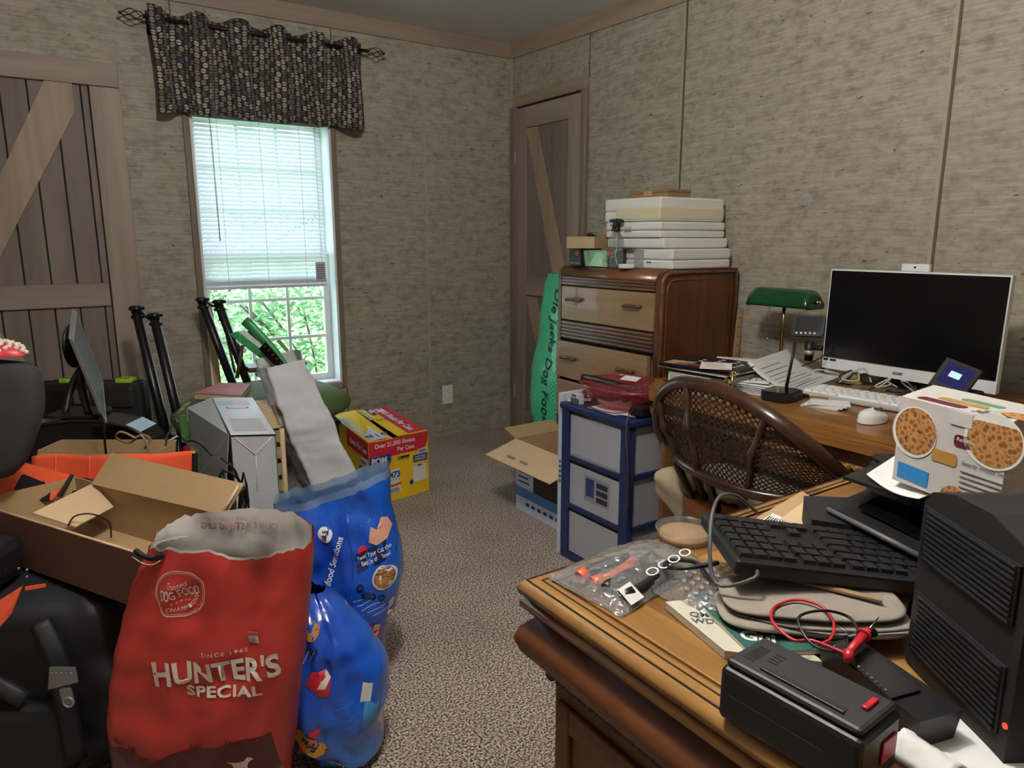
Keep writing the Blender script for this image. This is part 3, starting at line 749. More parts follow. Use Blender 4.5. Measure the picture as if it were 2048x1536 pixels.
# clear bin with cables
cb = T('clear_bin', 'clear plastic bin of cables under the open brown box', 'bin', (2.23, 2.52, ZT))
bx = [(2.16, 2.42), (2.36, 2.42), (2.36, 2.585), (2.16, 2.585)]
for i in range(4):
    a, b_ = bx[i], bx[(i + 1) % 4]; mxp = Vector((2.26, 2.50, 0))
    lo_ = [Vector((a[0], a[1], ZT + .002)), Vector((b_[0], b_[1], ZT + .002)), Vector((b_[0], b_[1], ZT + .075)), Vector((a[0], a[1], ZT + .075))]
    for v_ in lo_[:2]: v_.x += (2.26 - v_.x) * .08; v_.y += (2.50 - v_.y) * .08
    cb.part('wall', MB().plate(lo_, .0018), M_clear)
cb.part('rim', MB().tube([(x, y, ZT + .075) for x, y in bx], .003, 6, closed=True), M_clear)
cb.part('floor_plate', MB().b2((2.17, 2.43, ZT), (2.35, 2.575, ZT + .002)), M_clear)
M_mint = plain('mint_card', 'b9e3c0', .7)
single('mint_card', 'pale green folded card inside the clear bin', 'card', MB().plate([(2.168, 2.555, ZT + .004), (2.168, 2.46, ZT + .004), (2.176, 2.46, ZT + .062), (2.176, 2.51, ZT + .066)], .001), M_mint, (2.17, 2.5, ZT + .004))
for q in range(6):
    rr = .018 + .005 * random.random(); c_ = (2.2 + .12 * random.random(), 2.45 + .09 * random.random(), ZT + .018 + .012 * (q % 3))
    single('cable_coil', 'grey coiled cable piled in the clear bin', 'cable', MB().tube([(c_[0] + rr * cos(k * pi / 6), c_[1] + rr * sin(k * pi / 6), c_[2] + .004 * sin(k)) for k in range(12)], .0035, 6, closed=True), [M_grey, M_black, M_paper2][q % 3], c_, group='coils of cable in the clear bin')
for q in range(3):
    single('white_straw', 'thin white plastic straws sticking up over the clear bin', 'straw', MB().cyl((2.20 + q * .015, 2.50, ZT + .045), (2.21 + q * .02, 2.385, ZT + .082 + q * .003), .0016, n=6), M_white, (2.2 + q * .015, 2.5, ZT + .04), group='white straws over the clear bin')
# open cardboard box on the bin
ob = T('cardboard_box', 'small open brown cardboard box with raised lid on the clear bin', 'box', (2.22, 2.60, ZT + .083))
z0, z1 = ZT + .083, ZT + .135; x0, x1, y0, y1 = 2.125, 2.335, 2.47, 2.665
ob.part('front_panel', MB().b2((x0, y0, z0), (x0 + .003, y1, z1)), M_card_l); ob.part('back_panel', MB().b2((x1 - .003, y0, z0), (x1, y1, z1)), M_card)
ob.part('side_panel', MB().b2((x0 + .003, y0, z0), (x1 - .003, y0 + .003, z1)), M_card_d); ob.part('side_panel', MB().b2((x0 + .003, y1 - .003, z0), (x1 - .003, y1, z1)), M_card)
ob.part('bottom_panel', MB().b2((x0 + .003, y0 + .003, z0), (x1 - .003, y1 - .003, z0 + .003)), M_card)
ob.part('lid', MB().plate([(x1, y0 + .005, z1), (x1, y1 - .005, z1), (x1 + .045, y1 - .005, z1 + .035), (x1 + .045, y0 + .005, z1 + .035)], .003), M_card)
ob.part('tab', MB().prism(circle(.02, 14), .003, frame((x1 - .03, y0 + .12, z1 + .028), (0, 1, .1), (.3, 0, 1))), M_card)
# black gadget box left of the bin
sm = T('retail_box', 'small black printed box with a red spot behind the clear bin', 'box', (2.2, 2.64, ZT))
sm.part('carton', MB().b2((2.15, 2.59, ZT), (2.28, 2.675, ZT + .08), .002), plain('dark_print', '2b2d30', .45))
sm.part('red_spot', MB().prism(circle(.013, 14), .0006, frame((2.1494, 2.618, ZT + .06), (0, -1, 0), (0, 0, 1))), plain('red_print', 'b8332b', .5))
for i in range(4): sm.part('print_mark', MB().b2((2.1492, 2.60 + i * .018, ZT + .012), (2.1499, 2.608 + i * .018, ZT + .017)), M_paper2)
gd = MB().ball((2.26, 2.655, z1 + .012), (.014, .02, .011), 10).cyl((2.26, 2.64, z1 + .01), (2.26, 2.61, z1 + .004), .005, n=8)
gd.xf(Matrix.Translation((.0, .0, -.004)))
single('black_earbud', 'small black rubber piece poking out of the open brown box', 'gadget', gd, M_black, (2.26, 2.64, z0 + .003))

# wooden ruler leaning by the dresser
ru = T('wooden_ruler', 'pale wooden yardstick leaning between dresser and right wall', 'ruler', (2.612, 2.035, .62))
yy0 = 2.035
mb = MB().plate([(2.55, yy0 + .0, .30), (2.592, yy0, .30), (2.626, yy0, .935), (2.592, yy0, .935)], .004)
stick = ru.part('stick', mb, plain('pale_wood', 'b99a74', .6))
for i in range(7):
    f = .55 + i * .065; xx = 2.55 + (2.592 - 2.55) * f + .016; zz = .30 + .635 * f
    ru.part('marking', MB().b2((xx, yy0 - .0048, zz), (xx + .008, yy0 - .0042, zz + .008)), M_seam, parent=stick)

# green dog food sack standing left of the dresser
M_green = None
m, nt, b = base_mat('green_sack'); setp(b, .28, spec=.6)
co = coords(nt, (1, 1, 1)); ck = N(nt, 'ShaderNodeTexWave', wave_type='BANDS', bands_direction='DIAGONAL'); ck.inputs['Scale'].default_value = 26
nt.links.new(co, ck.inputs[0]); ck2 = N(nt, 'ShaderNodeTexWave', wave_type='BANDS', bands_direction='DIAGONAL'); ck2.inputs['Scale'].default_value = 26
nt.links.new(coords(nt, (1, 1, -1)), ck2.inputs[0])
mm_ = N(nt, 'ShaderNodeMath', op='MAXIMUM'); nt.links.new(ck.outputs[1], mm_.inputs[0]); nt.links.new(ck2.outputs[1], mm_.inputs[1])
cc = ramp(nt, mm_.outputs[0], [(.55, '2fa878'), (.85, '59d69c')]); nt.links.new(cc, b.inputs['Base Color'])
n2 = N(nt, 'ShaderNodeTexNoise'); n2.inputs['Scale'].default_value = 14; nt.links.new(co, n2.inputs[0]); add_bump(nt, b, n2.outputs[0], .5, .01)
M_green = m
class Sack:
    """pillow-like sack: rows of (height, centre x, centre y, half width, half depth) in the thing's own upright frame"""
    def __init__(s, rows, X, Yf, p=2.6, wr=.006, seed=0, ws=9):
        s.rows = rows; s.X = Vector(X); s.Y = Vector(Yf); s.p = p; s.wr = wr; s.seed = seed; s.ws = ws
    def row(s, z):
        R = s.rows
        if z <= R[0][0]: return R[0][1:]
        for a, b_ in zip(R, R[1:]):
            if z <= b_[0]:
                t = (z - a[0]) / (b_[0] - a[0]); t = t * t * (3 - 2 * t) * .5 + t * .5
                return [p + (q - p) * t for p, q in zip(a[1:], b_[1:])]
        return R[-1][1:]
    def pt(s, x, z, side=1, lift=0.0):
        cx, cy, a, b_ = s.row(z); xx = max(-1, min(1, x))
        f = max(0.0, 1 - abs(xx) ** s.p) ** (1 / s.p)
        q = Vector((cx, cy, z)) + s.X * (a * xx) + s.Y * side * (b_ * f + lift)
        w = s.wr * nz((x * 1.5 * side, z * s.ws * .6, side), 2.2, s.seed) * (1 - abs(xx) ** 6)
        w += s.wr * .5 * nz((x * 4, z * s.ws * 1.5, side), 2.0, s.seed + 5) * (1 - abs(xx) ** 6)
        return q + s.Y * side * w + s.X * s.wr * .25 * nz((z * 8, 0, 3), 1, s.seed)
    def mesh(s, nu=36, nv=30, top=None, ztop=None):
        z0, z1 = s.rows[0][0], s.rows[-1][0]
        def fn(u, v):
            t = u * 2
            # x from -1..1 on the front, then back
            if t <= 1: th = pi * (1 - t); x = cos(th); sd = 1
            else: th = pi * (t - 1); x = cos(th); sd = -1
            zt_ = z1 + (top(x, sd) if top else 0)
            return s.pt(x, z0 + (zt_ - z0) * v, sd)
        return MB().grid(fn, nu, nv, True, True)
    def at(s, x0, z0, sx, lift=.002):
        """decal mapping: metres across (x) and up (y) from fraction x0, height z0"""
        def f(x, y, t): 
            return s.pt(x0 + x * sx, z0 + y, 1, lift + t)
        return f
cX = Vector((0, -1, 0)); cYf = Vector((-1, 0, 0))
gs = Sack([(.13, 2.37, 3.02, .155, .04), (.17, 2.37, 3.02, .185, .09), (.35, 2.365, 3.03, .195, .10), (.52, 2.37, 3.03, .200, .095), (.62, 2.375, 3.02, .195, .085), (.70, 2.38, 3.01, .18, .08), (.85, 2.39, 3.015, .175, .075), (1.0, 2.40, 3.005, .165, .065), (1.06, 2.405, 3.0, .155, .05)], cX, cYf, 2.4, .008, 3)
gt = T('dog_food_sack', 'green checked dog food sack with black lettering standing beside the dresser', 'bag', (2.37, 3.0, .13))
gt.part('sack', gs.mesh(40, 34), M_green)
def vtext(x, y, t): return gs.pt(-.12 + y * 5.0 , .985 - x, 1, .003 + t)
gt.text('lettering', 'Ole Jacks Dog Food', None, .74, .070, plain('dark_green_ink', '12301f', .5), .001, bold=.015, shear=.25, mapf=vtext, spacing=1.05)
gt.part('clear_top', MB().grid(lambda u, v: Vector((2.43 + .05 * cos(2 * pi * u) * (1 - v * .5) + .02 * nz((u * 5, v * 3), 2), 2.935 - .11 * (1 - v * .55) * sin(2 * pi * u) , 1.04 + v * .075 + .012 * nz((u * 7, v * 3), 3))), 24, 6, True, True), M_film, 'clear plastic knotted top')
gt.part('knot', MB().ball((2.41, 2.93, 1.09), (.02, .03, .025), 8).tube([(2.40, 2.94, 1.09), (2.36, 2.93, 1.04), (2.335, 2.925, .98)], .012, 6, smooth_path=3), M_film)
# boxes under the sack
ub = T('shipping_box', 'low white and blue printed box under the green sack', 'box', (2.37, 3.0, 0))
ub.part('carton', MB().b2((2.245, 2.86, 0), (2.55, 3.13, .118), .003), M_white)
ub.part('blue_print', MB().b2((2.2435, 2.88, .012), (2.2445, 3.02, .10)), plain('sky_blue_print', '6c9fd8', .5))
ub.part('tan_flap', MB().b2((2.22, 2.84, .119), (2.56, 3.10, .126)), M_card_l)
ub.part('torn_label', MB().plate([(2.21, 3.13, .127), (2.21, 3.09, .127), (2.195, 3.10, .07), (2.20, 3.135, .075)], .001), M_paper2)

# ================================================================ OPEN PRINTER BOX, DRAWER CART
pb = T('printer_carton', 'open blue and white printer carton with a cardboard flap folded out', 'box', (1.97, 2.42, 0))
x0, x1, y0, y1, zt = 1.80, 2.085, 2.13, 2.61, .335
M_cart_l = plain('carton_lilac_white', 'ccd3e6', .45)
pb.part('front_panel', MB().b2((x0, y0, 0), (x0 + .004, y1, zt)), M_cart_l)
pb.part('back_panel', MB().b2((x1 - .004, y0, 0), (x1, y1, zt)), M_card)
pb.part('side_panel', MB().b2((x0 + .004, y1 - .004, 0), (x1 - .004, y1, zt)), M_card)
pb.part('side_panel', MB().b2((x0 + .004, y0, 0), (x1 - .004, y0 + .004, zt)), M_card)
pb.part('bottom_panel', MB().b2((x0 + .004, y0 + .004, 0), (x1 - .004, y1 - .004, .005)), M_card)
fl = pb.part('front_flap', MB().plate([(x0, y0, zt), (x0, y1, zt), (x0 - .155, y1 + .02, zt - .055), (x0 - .155, y0 + .02, zt - .055)], .004), M_card_l, 'pale folded-out cardboard flap')
for (a_, b_) in ((.10, .02), (.30, .36)):
    pb.part('tape_scrap', MB().plate([(x0 - .12, y1 - .05 - a_ * .5, zt - .036), (x0 - .12, y1 - .10 - a_ * .5, zt - .036), (x0 - .11, y1 - .105 - a_ * .5, zt - .031), (x0 - .11, y1 - .045 - a_ * .5, zt - .031)], .0008), M_card_d, parent=fl)
pb.part('back_flap', MB().plate([(x1, y0, zt), (x1, y1, zt), (x1 + .008, y1, zt + .10), (x1 + .008, y0, zt + .10)], .004), M_card)
pb.part('side_flap', MB().plate([(x0, y1, zt), (x1, y1, zt), (x1, y1 + .1, zt + .03), (x0, y1 + .1, zt + .03)], .004), M_card)
xb = x0 - .0012
pb.part('blue_band', MB().b2((xb, y0, .07), (x0, y1, .115)), plain('print_blue', '4a86c8', .4))
pb.part('photo_print', MB().b2((xb - .0005, y0 + .02, .115), (x0, y1 - .14, .30)), M_screen, 'dark product photo print')
pb.part('photo_print', MB().b2((xb - .0006, y0 + .02, .245), (x0, y1 - .22, .30)), M_grey)
for i in range(6): pb.part('print_line', MB().b2((xb, y1 - .02 - .085 + .01 * (i % 2), .14 + i * .024), (x0, y1 - .02, .147 + i * .024)), plain('print_navy', '2f3f6e', .5) if i == 0 else MATS['print_navy'])
for i in range(8): pb.part('print_icon', MB().b2((xb, y0 + .06 + i * .045, .035), (x0, y0 + .085 + i * .045, .05)), MATS['print_navy'])
# charm / zip pull dangling in the carton's cut-out
single('silver_keychain', 'silver charm dangling under the carton flap', 'charm', MB().tube([(x0 - .008, 2.47, .284), (x0 - .010, 2.474, .26), (x0 - .008, 2.468, .24)], .0018, 6, smooth_path=3).ball((x0 - .010, 2.468, .228), .006, 8).ball((x0 - .010, 2.474, .245), .004, 8), M_chrome, (x0 - .009, 2.47, .22))
# big flat white-blue carton slab behind the cart
sl_ = T('flat_carton', 'tall narrow pale blue carton edge squeezed behind the drawer cart', 'box', (1.74, 2.10, 0))
sl_.part('carton', MB().b2((1.665, 2.098, .0), (1.79, 2.124, .66), .002), plain('pale_blue_board', 'c8d4e2', .5))
for i in range(5): sl_.part('print_mark', MB().b2((1.6635, 2.103, .30 + i * .02), (1.665, 2.113, .31 + i * .02)), M_grey)

CX0, CX1, CY0, CY1 = 1.655, 1.985, 1.715, 2.09
ct = T('drawer_cart', 'navy blue plastic three-drawer cart with frosted drawers', 'cart', (1.82, 1.9, 0))
ct.part('top_panel', MB().b2((CX0 - .008, CY0 - .008, .605), (CX1 + .008, CY1 + .006, .632), .007), M_navy)
ct.part('base_frame', MB().b2((CX0, CY0, .0), (CX1, CY1, .03), .004), M_navy)
for x in (CX0, CX1 - .03):
    for y in (CY0, CY1 - .045):
        ct.part('post', MB().b2((x, y, .03), (x + .03, y + .045, .606), .004), M_navy)
for z in (.215, .41):
    ct.part('shelf_frame', MB().b2((CX0, CY0 + .045, z), (CX0 + .02, CY1 - .045, z + .02), .003).b2((CX0 + .02, CY0 + .002, z), (CX1 - .02, CY0 + .014, z + .02), .003).b2((CX0 + .02, CY1 - .014, z), (CX1 - .02, CY1 - .002, z + .02), .003), M_navy)
M_frost = clear('frosted_plastic', 'dfe2ea', .3, .3, body=.55, bodycol='d9dce4')
for z0, z1 in ((.035, .213), (.233, .408), (.428, .603)):
    x0, x1, y0, y1 = CX0 + .008, CX1 - .02, CY0 + .047, CY1 - .047
    d = ct.part('drawer', MB().b2((x0, y0, z0), (x0 + .003, y1, z1 - .012)).b2((x0 + .003, y0, z0), (x1, y0 + .003, z1 - .012)).b2((x0 + .003, y1 - .003, z0), (x1, y1, z1 - .012)).b2((x0 + .003, y0 + .003, z0), (x1, y1 - .003, z0 + .003)), M_frost)
    # sides reach out between the posts
    ct.part('side_wall', MB().b2((x0 + .03, CY0 + .016, z0), (x1 - .012, CY0 + .019, z1 - .004)), M_frost, parent=d)
    if z0 > .4: ct.part('drawer_lip', MB().b2((x0 - .012, y0 + .02, z0 + .002), (x0, y1 - .02, z0 + .012), .003), M_clear, parent=d)
    if .2 < z0 < .4:
        l_ = ct.part('label', MB().b2((x0 - .0015, 1.815, .275), (x0 - .0005, 1.955, .375)), plain('label_grey', '8b8f97', .5), parent=None)
        for i in range(3): ct.part('label_print', MB().b2((x0 - .0022, 1.825, .285 + i * .028), (x0 - .0016, 1.885, .305 + i * .028)), M_ink, parent=l_)
        ct.part('label_print', MB().b2((x0 - .0022, 1.90, .295), (x0 - .0016, 1.945, .365)), MATS['print_navy'], parent=l_)
# papers in the top drawer
for i in range(4):
    single('folded_paper', 'loose white papers seen through the top cart drawer', 'paper', MB().plate([(1.69 + i * .02, 1.79 + i * .03, .434 + i * .004), (1.72 + i * .02, 1.97 - i * .01, .434 + i * .004), (1.80 + i * .02, 1.95, .47 + i * .006), (1.80 + i * .02, 1.80, .475 + i * .01)], .0012), M_paper, (1.75, 1.87, .432), group='papers inside the top cart drawer')

# red bowl of small parts on the cart
M_red = clear('red_translucent', 'f2a0a8', .12, .5, body=.22, bodycol='d8707c')
bw = T('plastic_bowl', 'translucent red oval plastic bowl of wires and bags on the cart', 'bowl', (1.80, 1.885, .646))
bc = (1.80, 1.885, 0)
bw.part('shell', MB().lathe([(.09, .639), (.10, .640), (.135, .652), (.165, .678), (.186, .705), (.195, .718)], bc, 36, sx=.82, sy=1.0), M_red)
bw.part('rim', MB().tube([(bc[0] + .16 * cos(2 * pi * k / 36), bc[1] + .195 * sin(2 * pi * k / 36), .718) for k in range(36)], .0035, 6, closed=True), M_red)
mb = MB()
rnd = random.Random(3)
hs = T('black_holster', 'long black plastic tool lying across the red bowl', 'tool', (1.77, 1.93, .70))
hs.part('body', MB().tube([(1.70, 2.03, .735), (1.735, 1.98, .727), (1.78, 1.90, .712), (1.81, 1.85, .70)], .013, 8, smooth_path=4, rfn=lambda t: (.011 + .006 * t, .008)), M_black)
hs.part('label', MB().box((1.83, 1.90, .733), (.04, .07, .001), Matrix.Rotation(.25, 3, 'Z') @ Matrix.Rotation(-.25, 3, 'Y')), M_paper)
for q in range(26):
    a_ = rnd.uniform(0, 2 * pi); r0 = rnd.uniform(0, .11); cxx = bc[0] + r0 * cos(a_) * .8; cyy = bc[1] + r0 * sin(a_); zz = .665 + .03 * rnd.random() + r0 * .12
    pt = []
    for k in range(9):
        th = k * .75 + q; rr = .018 + .006 * sin(k)
        pt.append((cxx + rr * cos(th), cyy + rr * sin(th), zz + .008 * sin(k * 1.7)))
    single('wire_piece', 'short loose wires tangled in the red bowl', 'wire', MB().tube(pt, .0018, 5, smooth_path=3), [M_black, M_chrome, M_paper2, MATS['red_print'], M_grey][q % 5], (cxx, cyy, zz - .01), group='tangled wires in the red bowl')
for q in range(7):
    a_ = rnd.uniform(0, 2 * pi); cxx = bc[0] + .07 * cos(a_); cyy = bc[1] - .03 + .09 * sin(a_); zz = .695
    single('silver_packet', 'crumpled silver packets on top of the red bowl', 'packet', MB().grid(lambda u, v: Vector((cxx + (u - .5) * .05, cyy + (v - .5) * .05, zz + .014 * nz((u * 3 + q, v * 3), 2))), 7, 7), plain('foil_%d' % q, 'c9ccc8', .22, .7), (cxx, cyy, zz), group='crumpled packets in the red bowl', solid=.0008)
single('boxy_label', 'small white and grey barcode box standing at the cart corner', 'box', MB().b2((1.668, 2.0, .633), (1.69, 2.055, .672), .001), M_paper2, (1.68, 2.03, .632))
single('barcode_sticker', 'grey striped barcode sticker on the little box at the cart corner', 'sticker', MB().b2((1.6665, 2.003, .635), (1.6675, 2.052, .655)).b2((1.6665, 2.02, .66), (1.6675, 2.045, .668)), M_grey, (1.667, 2.03, .634))
for q, (a_, lbl) in enumerate(((0, 'white paper slip sticking out left of the red bowl'), (1, 'white and pink paper lying under the front of the red bowl'), (2, 'printed paper under the bowl beside the black adapter'))):
    P_ = [[(1.665, 2.07, .634), (1.70, 2.10, .634), (1.78, 2.06, .634), (1.74, 2.02, .634)], [(1.665, 1.80, .6335), (1.665, 1.95, .6335), (1.78, 1.97, .6335), (1.78, 1.80, .6335)], [(1.70, 1.74, .6350), (1.68, 1.83, .6350), (1.83, 1.86, .6350), (1.85, 1.77, .6350)]][q]
    single('paper_sheet', lbl, 'paper', MB().plate(list(reversed(P_)), .0008), M_paper, P_[0])
single('note_slip', 'white slip poking up from the right rim of the red bowl', 'paper', MB().plate([(1.84, 1.75, .705), (1.87, 1.71, .70), (1.87, 1.735, .765), (1.865, 1.76, .75)], .001), M_paper, (1.86, 1.74, .70))
ad = T('power_adapter', 'black power adapter with thin leads at the front of the cart', 'adapter', (1.76, 1.74, .6365))
ad.part('body', MB().box((1.78, 1.745, .6555), (.16, .055, .034), Matrix.Rotation(.1, 3, 'Z'), .006), M_black)
ad.part('lead', MB().tube([(1.70, 1.735, .66), (1.66, 1.72, .665), (1.625, 1.70, .62), (1.62, 1.685, .50), (1.63, 1.69, .42), (1.64, 1.70, .32)], .002, 6, smooth_path=4), plain('brown_wire', '6a4038', .5))
ad.part('lead', MB().tube([(1.70, 1.74, .66), (1.65, 1.715, .67), (1.63, 1.695, .60), (1.625, 1.70, .52), (1.65, 1.70, .40), (1.66, 1.705, .26), (1.74, 1.70, .22)], .002, 6, smooth_path=4), M_black)
ad.part('lead', MB().tube([(1.70, 1.75, .655), (1.66, 1.79, .645), (1.655, 1.87, .64), (1.67, 1.95, .638)], .0018, 6, smooth_path=4), M_ink)

# ================================================================ FAR DESK
FX0, FX1, FY0, FY1, FZ = 1.70, 2.60, .20, 1.755, .76
M_oakf = wood('oak_far_desk', '6b4420', '93642f', 'aa7a42', 'y', .9, .3, coat=.3)
fd = T('writing_desk', 'oak roll-edge desk along the right wall carrying the computer', 'desk', (2.15, .95, 0))
ch = .10
def top_poly(d): return [(FX0 - d, FY0), (FX1, FY0), (FX1, FY1 + d), (FX0 + ch - d * .4, FY1 + d), (FX0 - d, FY1 - ch + d * .4)]
def slab(z0, z1, d): return MB().prism(top_poly(d), z1 - z0, Matrix.Translation((0, 0, z0)))
fd.part('top', slab(FZ - .012, FZ, -.006), M_oakf)
fd.part('edge_bead', MB().prism(top_poly(.004), .01, Matrix.Translation((0, 0, FZ - .023))), M_oakf)
fd.part('edge_moulding', MB().prism(top_poly(.014), .022, Matrix.Translation((0, 0, FZ - .046))), M_oakf)
fd.part('apron', MB().prism(top_poly(-.03), .045, Matrix.Translation((0, 0, FZ - .092))), M_oakf)
fd.part('rope_trim', MB().tube([(FX0 + .02, FY0, FZ - .098), (FX0 + .02, FY1 - ch, FZ - .098), (FX0 + ch, FY1 - .02, FZ - .098), (FX1, FY1 - .02, FZ - .098)], .009, 8), M_oakf)
tw = fd.part('rope_twist', MB().cyl((FX0 + .012, FY0 + .02, FZ - .107), (FX0 + .012, FY0 + .038, FZ - .089), .0045, n=6), M_oakf)
for i in range(1, 62):
    if FY0 + .02 + i * .0225 > FY1 - ch: break
    o = tw.copy(); COL.objects.link(o); o.parent = fd.o; o.location = (0, .0225 * i, 0)
for i in range(6):
    o = tw.copy(); COL.objects.link(o); o.parent = fd.o
    p_ = Vector((FX0 + .012 + .014 * i, FY1 - ch + .015 * i, 0)); o.location = (p_.x - (FX0 + .012), p_.y - (FY0 + .02), 0)
def ped(y0, y1):
    p = fd.part('pedestal', MB().b2((FX0 + .05, y0, .02), (FX1 - .04, y1, FZ - .092), .006), M_oakf)
    zz = .05
    for h in (.16, .16, .22):
        d = fd.part('drawer', MB().b2((FX0 + .036, y0 + .03, zz), (FX0 + .052, y1 - .03, zz + h - .015), .006), M_oakf)
        fd.part('pull', MB().tube([(FX0 + .036, (y0 + y1) / 2 - .04, zz + h / 2), (FX0 + .018, (y0 + y1) / 2, zz + h / 2 - .005), (FX0 + .036, (y0 + y1) / 2 + .04, zz + h / 2)], .004, 6, smooth_path=4), M_brass, parent=d)
        zz += h + .01
ped(1.40, 1.66); ped(.25, .66)
cd_ = fd.part('centre_drawer', MB().b2((FX0 + .04, .68, FZ - .165), (FX0 + .056, 1.38, FZ - .10), .006), M_oakf)
for i in range(12): fd.part('reed', MB().cyl((FX0 + .034, .68, FZ - .118 - i * .0055), (FX0 + .034, 1.38, FZ - .118 - i * .0055), .0028, n=6), M_oakf, parent=cd_)
fd.part('back_board', MB().b2((FX1 - .02, FY0, .1), (FX1, FY1 - .02, FZ - .092)), M_oak_d)

# all-in-one computer
MX = 2.30; mya, myb = .876, 1.428
mo = T('computer', 'large white framed all-in-one computer with black screen on the far desk', 'computer', (2.36, 1.152, FZ))
def tl(x, y, z): return Vector((MX + (x - MX) + (z - .80) * .02, y, z))
mo.part('bezel', MB().hexa([(MX, mya, .798), (MX + .022, mya, .798), (MX + .022, myb, .798), (MX, myb, .798), (MX + .008, mya, 1.142), (MX + .030, mya, 1.142), (MX + .030, myb, 1.142), (MX + .008, myb, 1.142)]), M_vinyl)
mo.part('screen', MB().plate([(MX - .0005, myb - .004, .838), (MX - .0005, mya + .004, .838), (MX + .0072, mya + .004, 1.137), (MX + .0072, myb - .004, 1.137)], .0012), M_screen)
wc = mo.part('webcam', MB().b2((MX + .012, 1.108, 1.143), (MX + .028, 1.192, 1.166), .002), M_white)
mo.part('lens', MB().cyl((MX + .0118, 1.15, 1.156), (MX + .0105, 1.15, 1.156), .0035, n=12), M_ink, parent=wc)
mo.text('lettering', 'acer', frame((MX - .0008, 1.178, .812), (0, -1, 0), (0, 0, 1)), .034, .009, M_grey, bold=.02)
for y in (1.418, 1.395):
    mo.part('badge', MB().b2((MX - .001, y - .018 if y < 1.4 else y - .010, .826), (MX, y + (.004 if y < 1.4 else .006), .834)), M_ink)
mo.part('neck', MB().b2((MX + .05, 1.10, FZ + .01), (MX + .07, 1.21, .95), .004), M_black)
mo.part('mount', MB().b2((MX + .03, 1.06, .90), (MX + .055, 1.25, 1.02), .004), M_vinyl)
mo.part('foot', MB().b2((MX - .02, 1.03, FZ + .001), (MX + .16, 1.27, FZ + .012), .004), M_black)

# white keyboard with all its keys, in its own frame
def keyboard(name, label, cat, base, rotm, w, d, h, mb_, mk, rows, keyh=.006, group=None, slope=0.0, blank=()):
    t = T(name, label, cat, base, 0, None, local=True); t.o.rotation_euler = rotm
    t.part('case', MB().box((0, 0, h / 2), (w, d, h), None, .004), mb_)
    px_ = w * .97; y0 = d / 2 - .012; rh = (d - .024) / len(rows)
    cache = {}
    for ri_, row in enumerate(rows):
        tot = sum(abs(q) for q in row); x = -px_ / 2; y = y0 - rh * (ri_ + .5)
        for q in row:
            kw = px_ * abs(q) / tot
            if q > 0:
                key = round(kw, 4)
                if key not in cache:
                    a, b_ = kw / 2 - .0012, rh / 2 - .0012; c_, d_ = a * .86, b_ * .84
                    me = mesh_of(MB().hexa([(-a, -b_, 0), (a, -b_, 0), (a, b_, 0), (-a, b_, 0), (-c_, -d_, keyh), (c_, -d_, keyh), (c_, d_, keyh), (-c_, d_, keyh)]), 'key')
                    me.materials.append(mk); cache[key] = me
                o = bpy.data.objects.new('key', cache[key]); COL.objects.link(o); o.parent = t.o; o.location = (x + kw / 2, y, h)
            x += kw
    return t
wrows = [[1] * 15, [1] * 13 + [2], [1.5] + [1] * 12 + [1.5], [1.8] + [1] * 11 + [2.2], [2.3] + [1] * 10 + [1.7, 1], [1, 1, 1, 1, 5, 1, 1, 1, 1, 1, 1]]
M_keyw = plain('white_keys', 'f0f0ee', .4, var=.01); M_keyb = plain('white_keyboard_case', 'b4b6b6', .4, var=.01)
wk = keyboard('keyboard', 'white keyboard in front of the all-in-one computer', 'keyboard', (2.065, 1.10, FZ + .002), (0, 0, radians(-84)), .40, .15, .014, M_keyb, M_keyw, wrows)
# mouse
ms = T('mouse', 'white wireless mouse on the far desk by the cereal carton', 'mouse', (1.845, .985, FZ), 0)
ms.part('shell', MB().grid(lambda u, v: Vector((1.845 + .052 * cos(2 * pi * u) * (1 - v ** 4) ** .5 , .985 + .031 * sin(2 * pi * u) * (1 - v ** 4) ** .5, FZ + .002 + .032 * v * (1 - .2 * cos(2 * pi * u)))), 24, 10, True, True), M_white)
ms.part('wheel', MB().cyl((1.88, .982, FZ + .028), (1.88, .988, FZ + .028), .007, n=10), M_grey)
# router puck with aerial
ro = T('router', 'black square rounded router with upright stub aerial on the far desk', 'router', (1.885, 1.295, FZ))
ro.part('body', MB().prism(rrect(.115, .10, .03), .024, Matrix.Translation((1.885, 1.295, FZ + .003)) @ Matrix.Rotation(radians(10), 4, 'Z')), M_black)
ro.part('top_panel', MB().prism(rrect(.105, .09, .027), .002, Matrix.Translation((1.885, 1.295, FZ + .027)) @ Matrix.Rotation(radians(10), 4, 'Z')), M_blackg)
ro.part('aerial', MB().cyl((1.93, 1.312, FZ + .02), (1.95, 1.305, FZ + .17), .0055, .0035, n=10), M_black)
ro.part('foot_pad', MB().prism(rrect(.09, .08, .02), .003, Matrix.Translation((1.885, 1.295, FZ))), M_ink)
# note pads
for i in range(4):
    single('note_pad', ['grey notepad, lowest of the small stack by the router', 'white notepad second from the bottom of the small stack by the router', 'grey notepad third in the small stack by the router', 'white notepad topmost of the small stack by the router'][i], 'notepad', MB().box((1.90 + .004 * i, 1.165 - .005 * i, FZ + .002 + i * .0035), (.075, .105, .003), Matrix.Rotation(.25 + .12 * i, 3, 'Z')), [M_paper2, M_paper, M_paper2, M_paper][i], (1.9, 1.16, FZ + i * .0035), group='small notepads by the router')
single('business_card', 'brown torn card lying on the notepads', 'card', MB().box((1.935, 1.20, FZ + .0155), (.03, .05, .0012), Matrix.Rotation(.5, 3, 'Z')), M_card_d, (1.935, 1.2, FZ + .015))
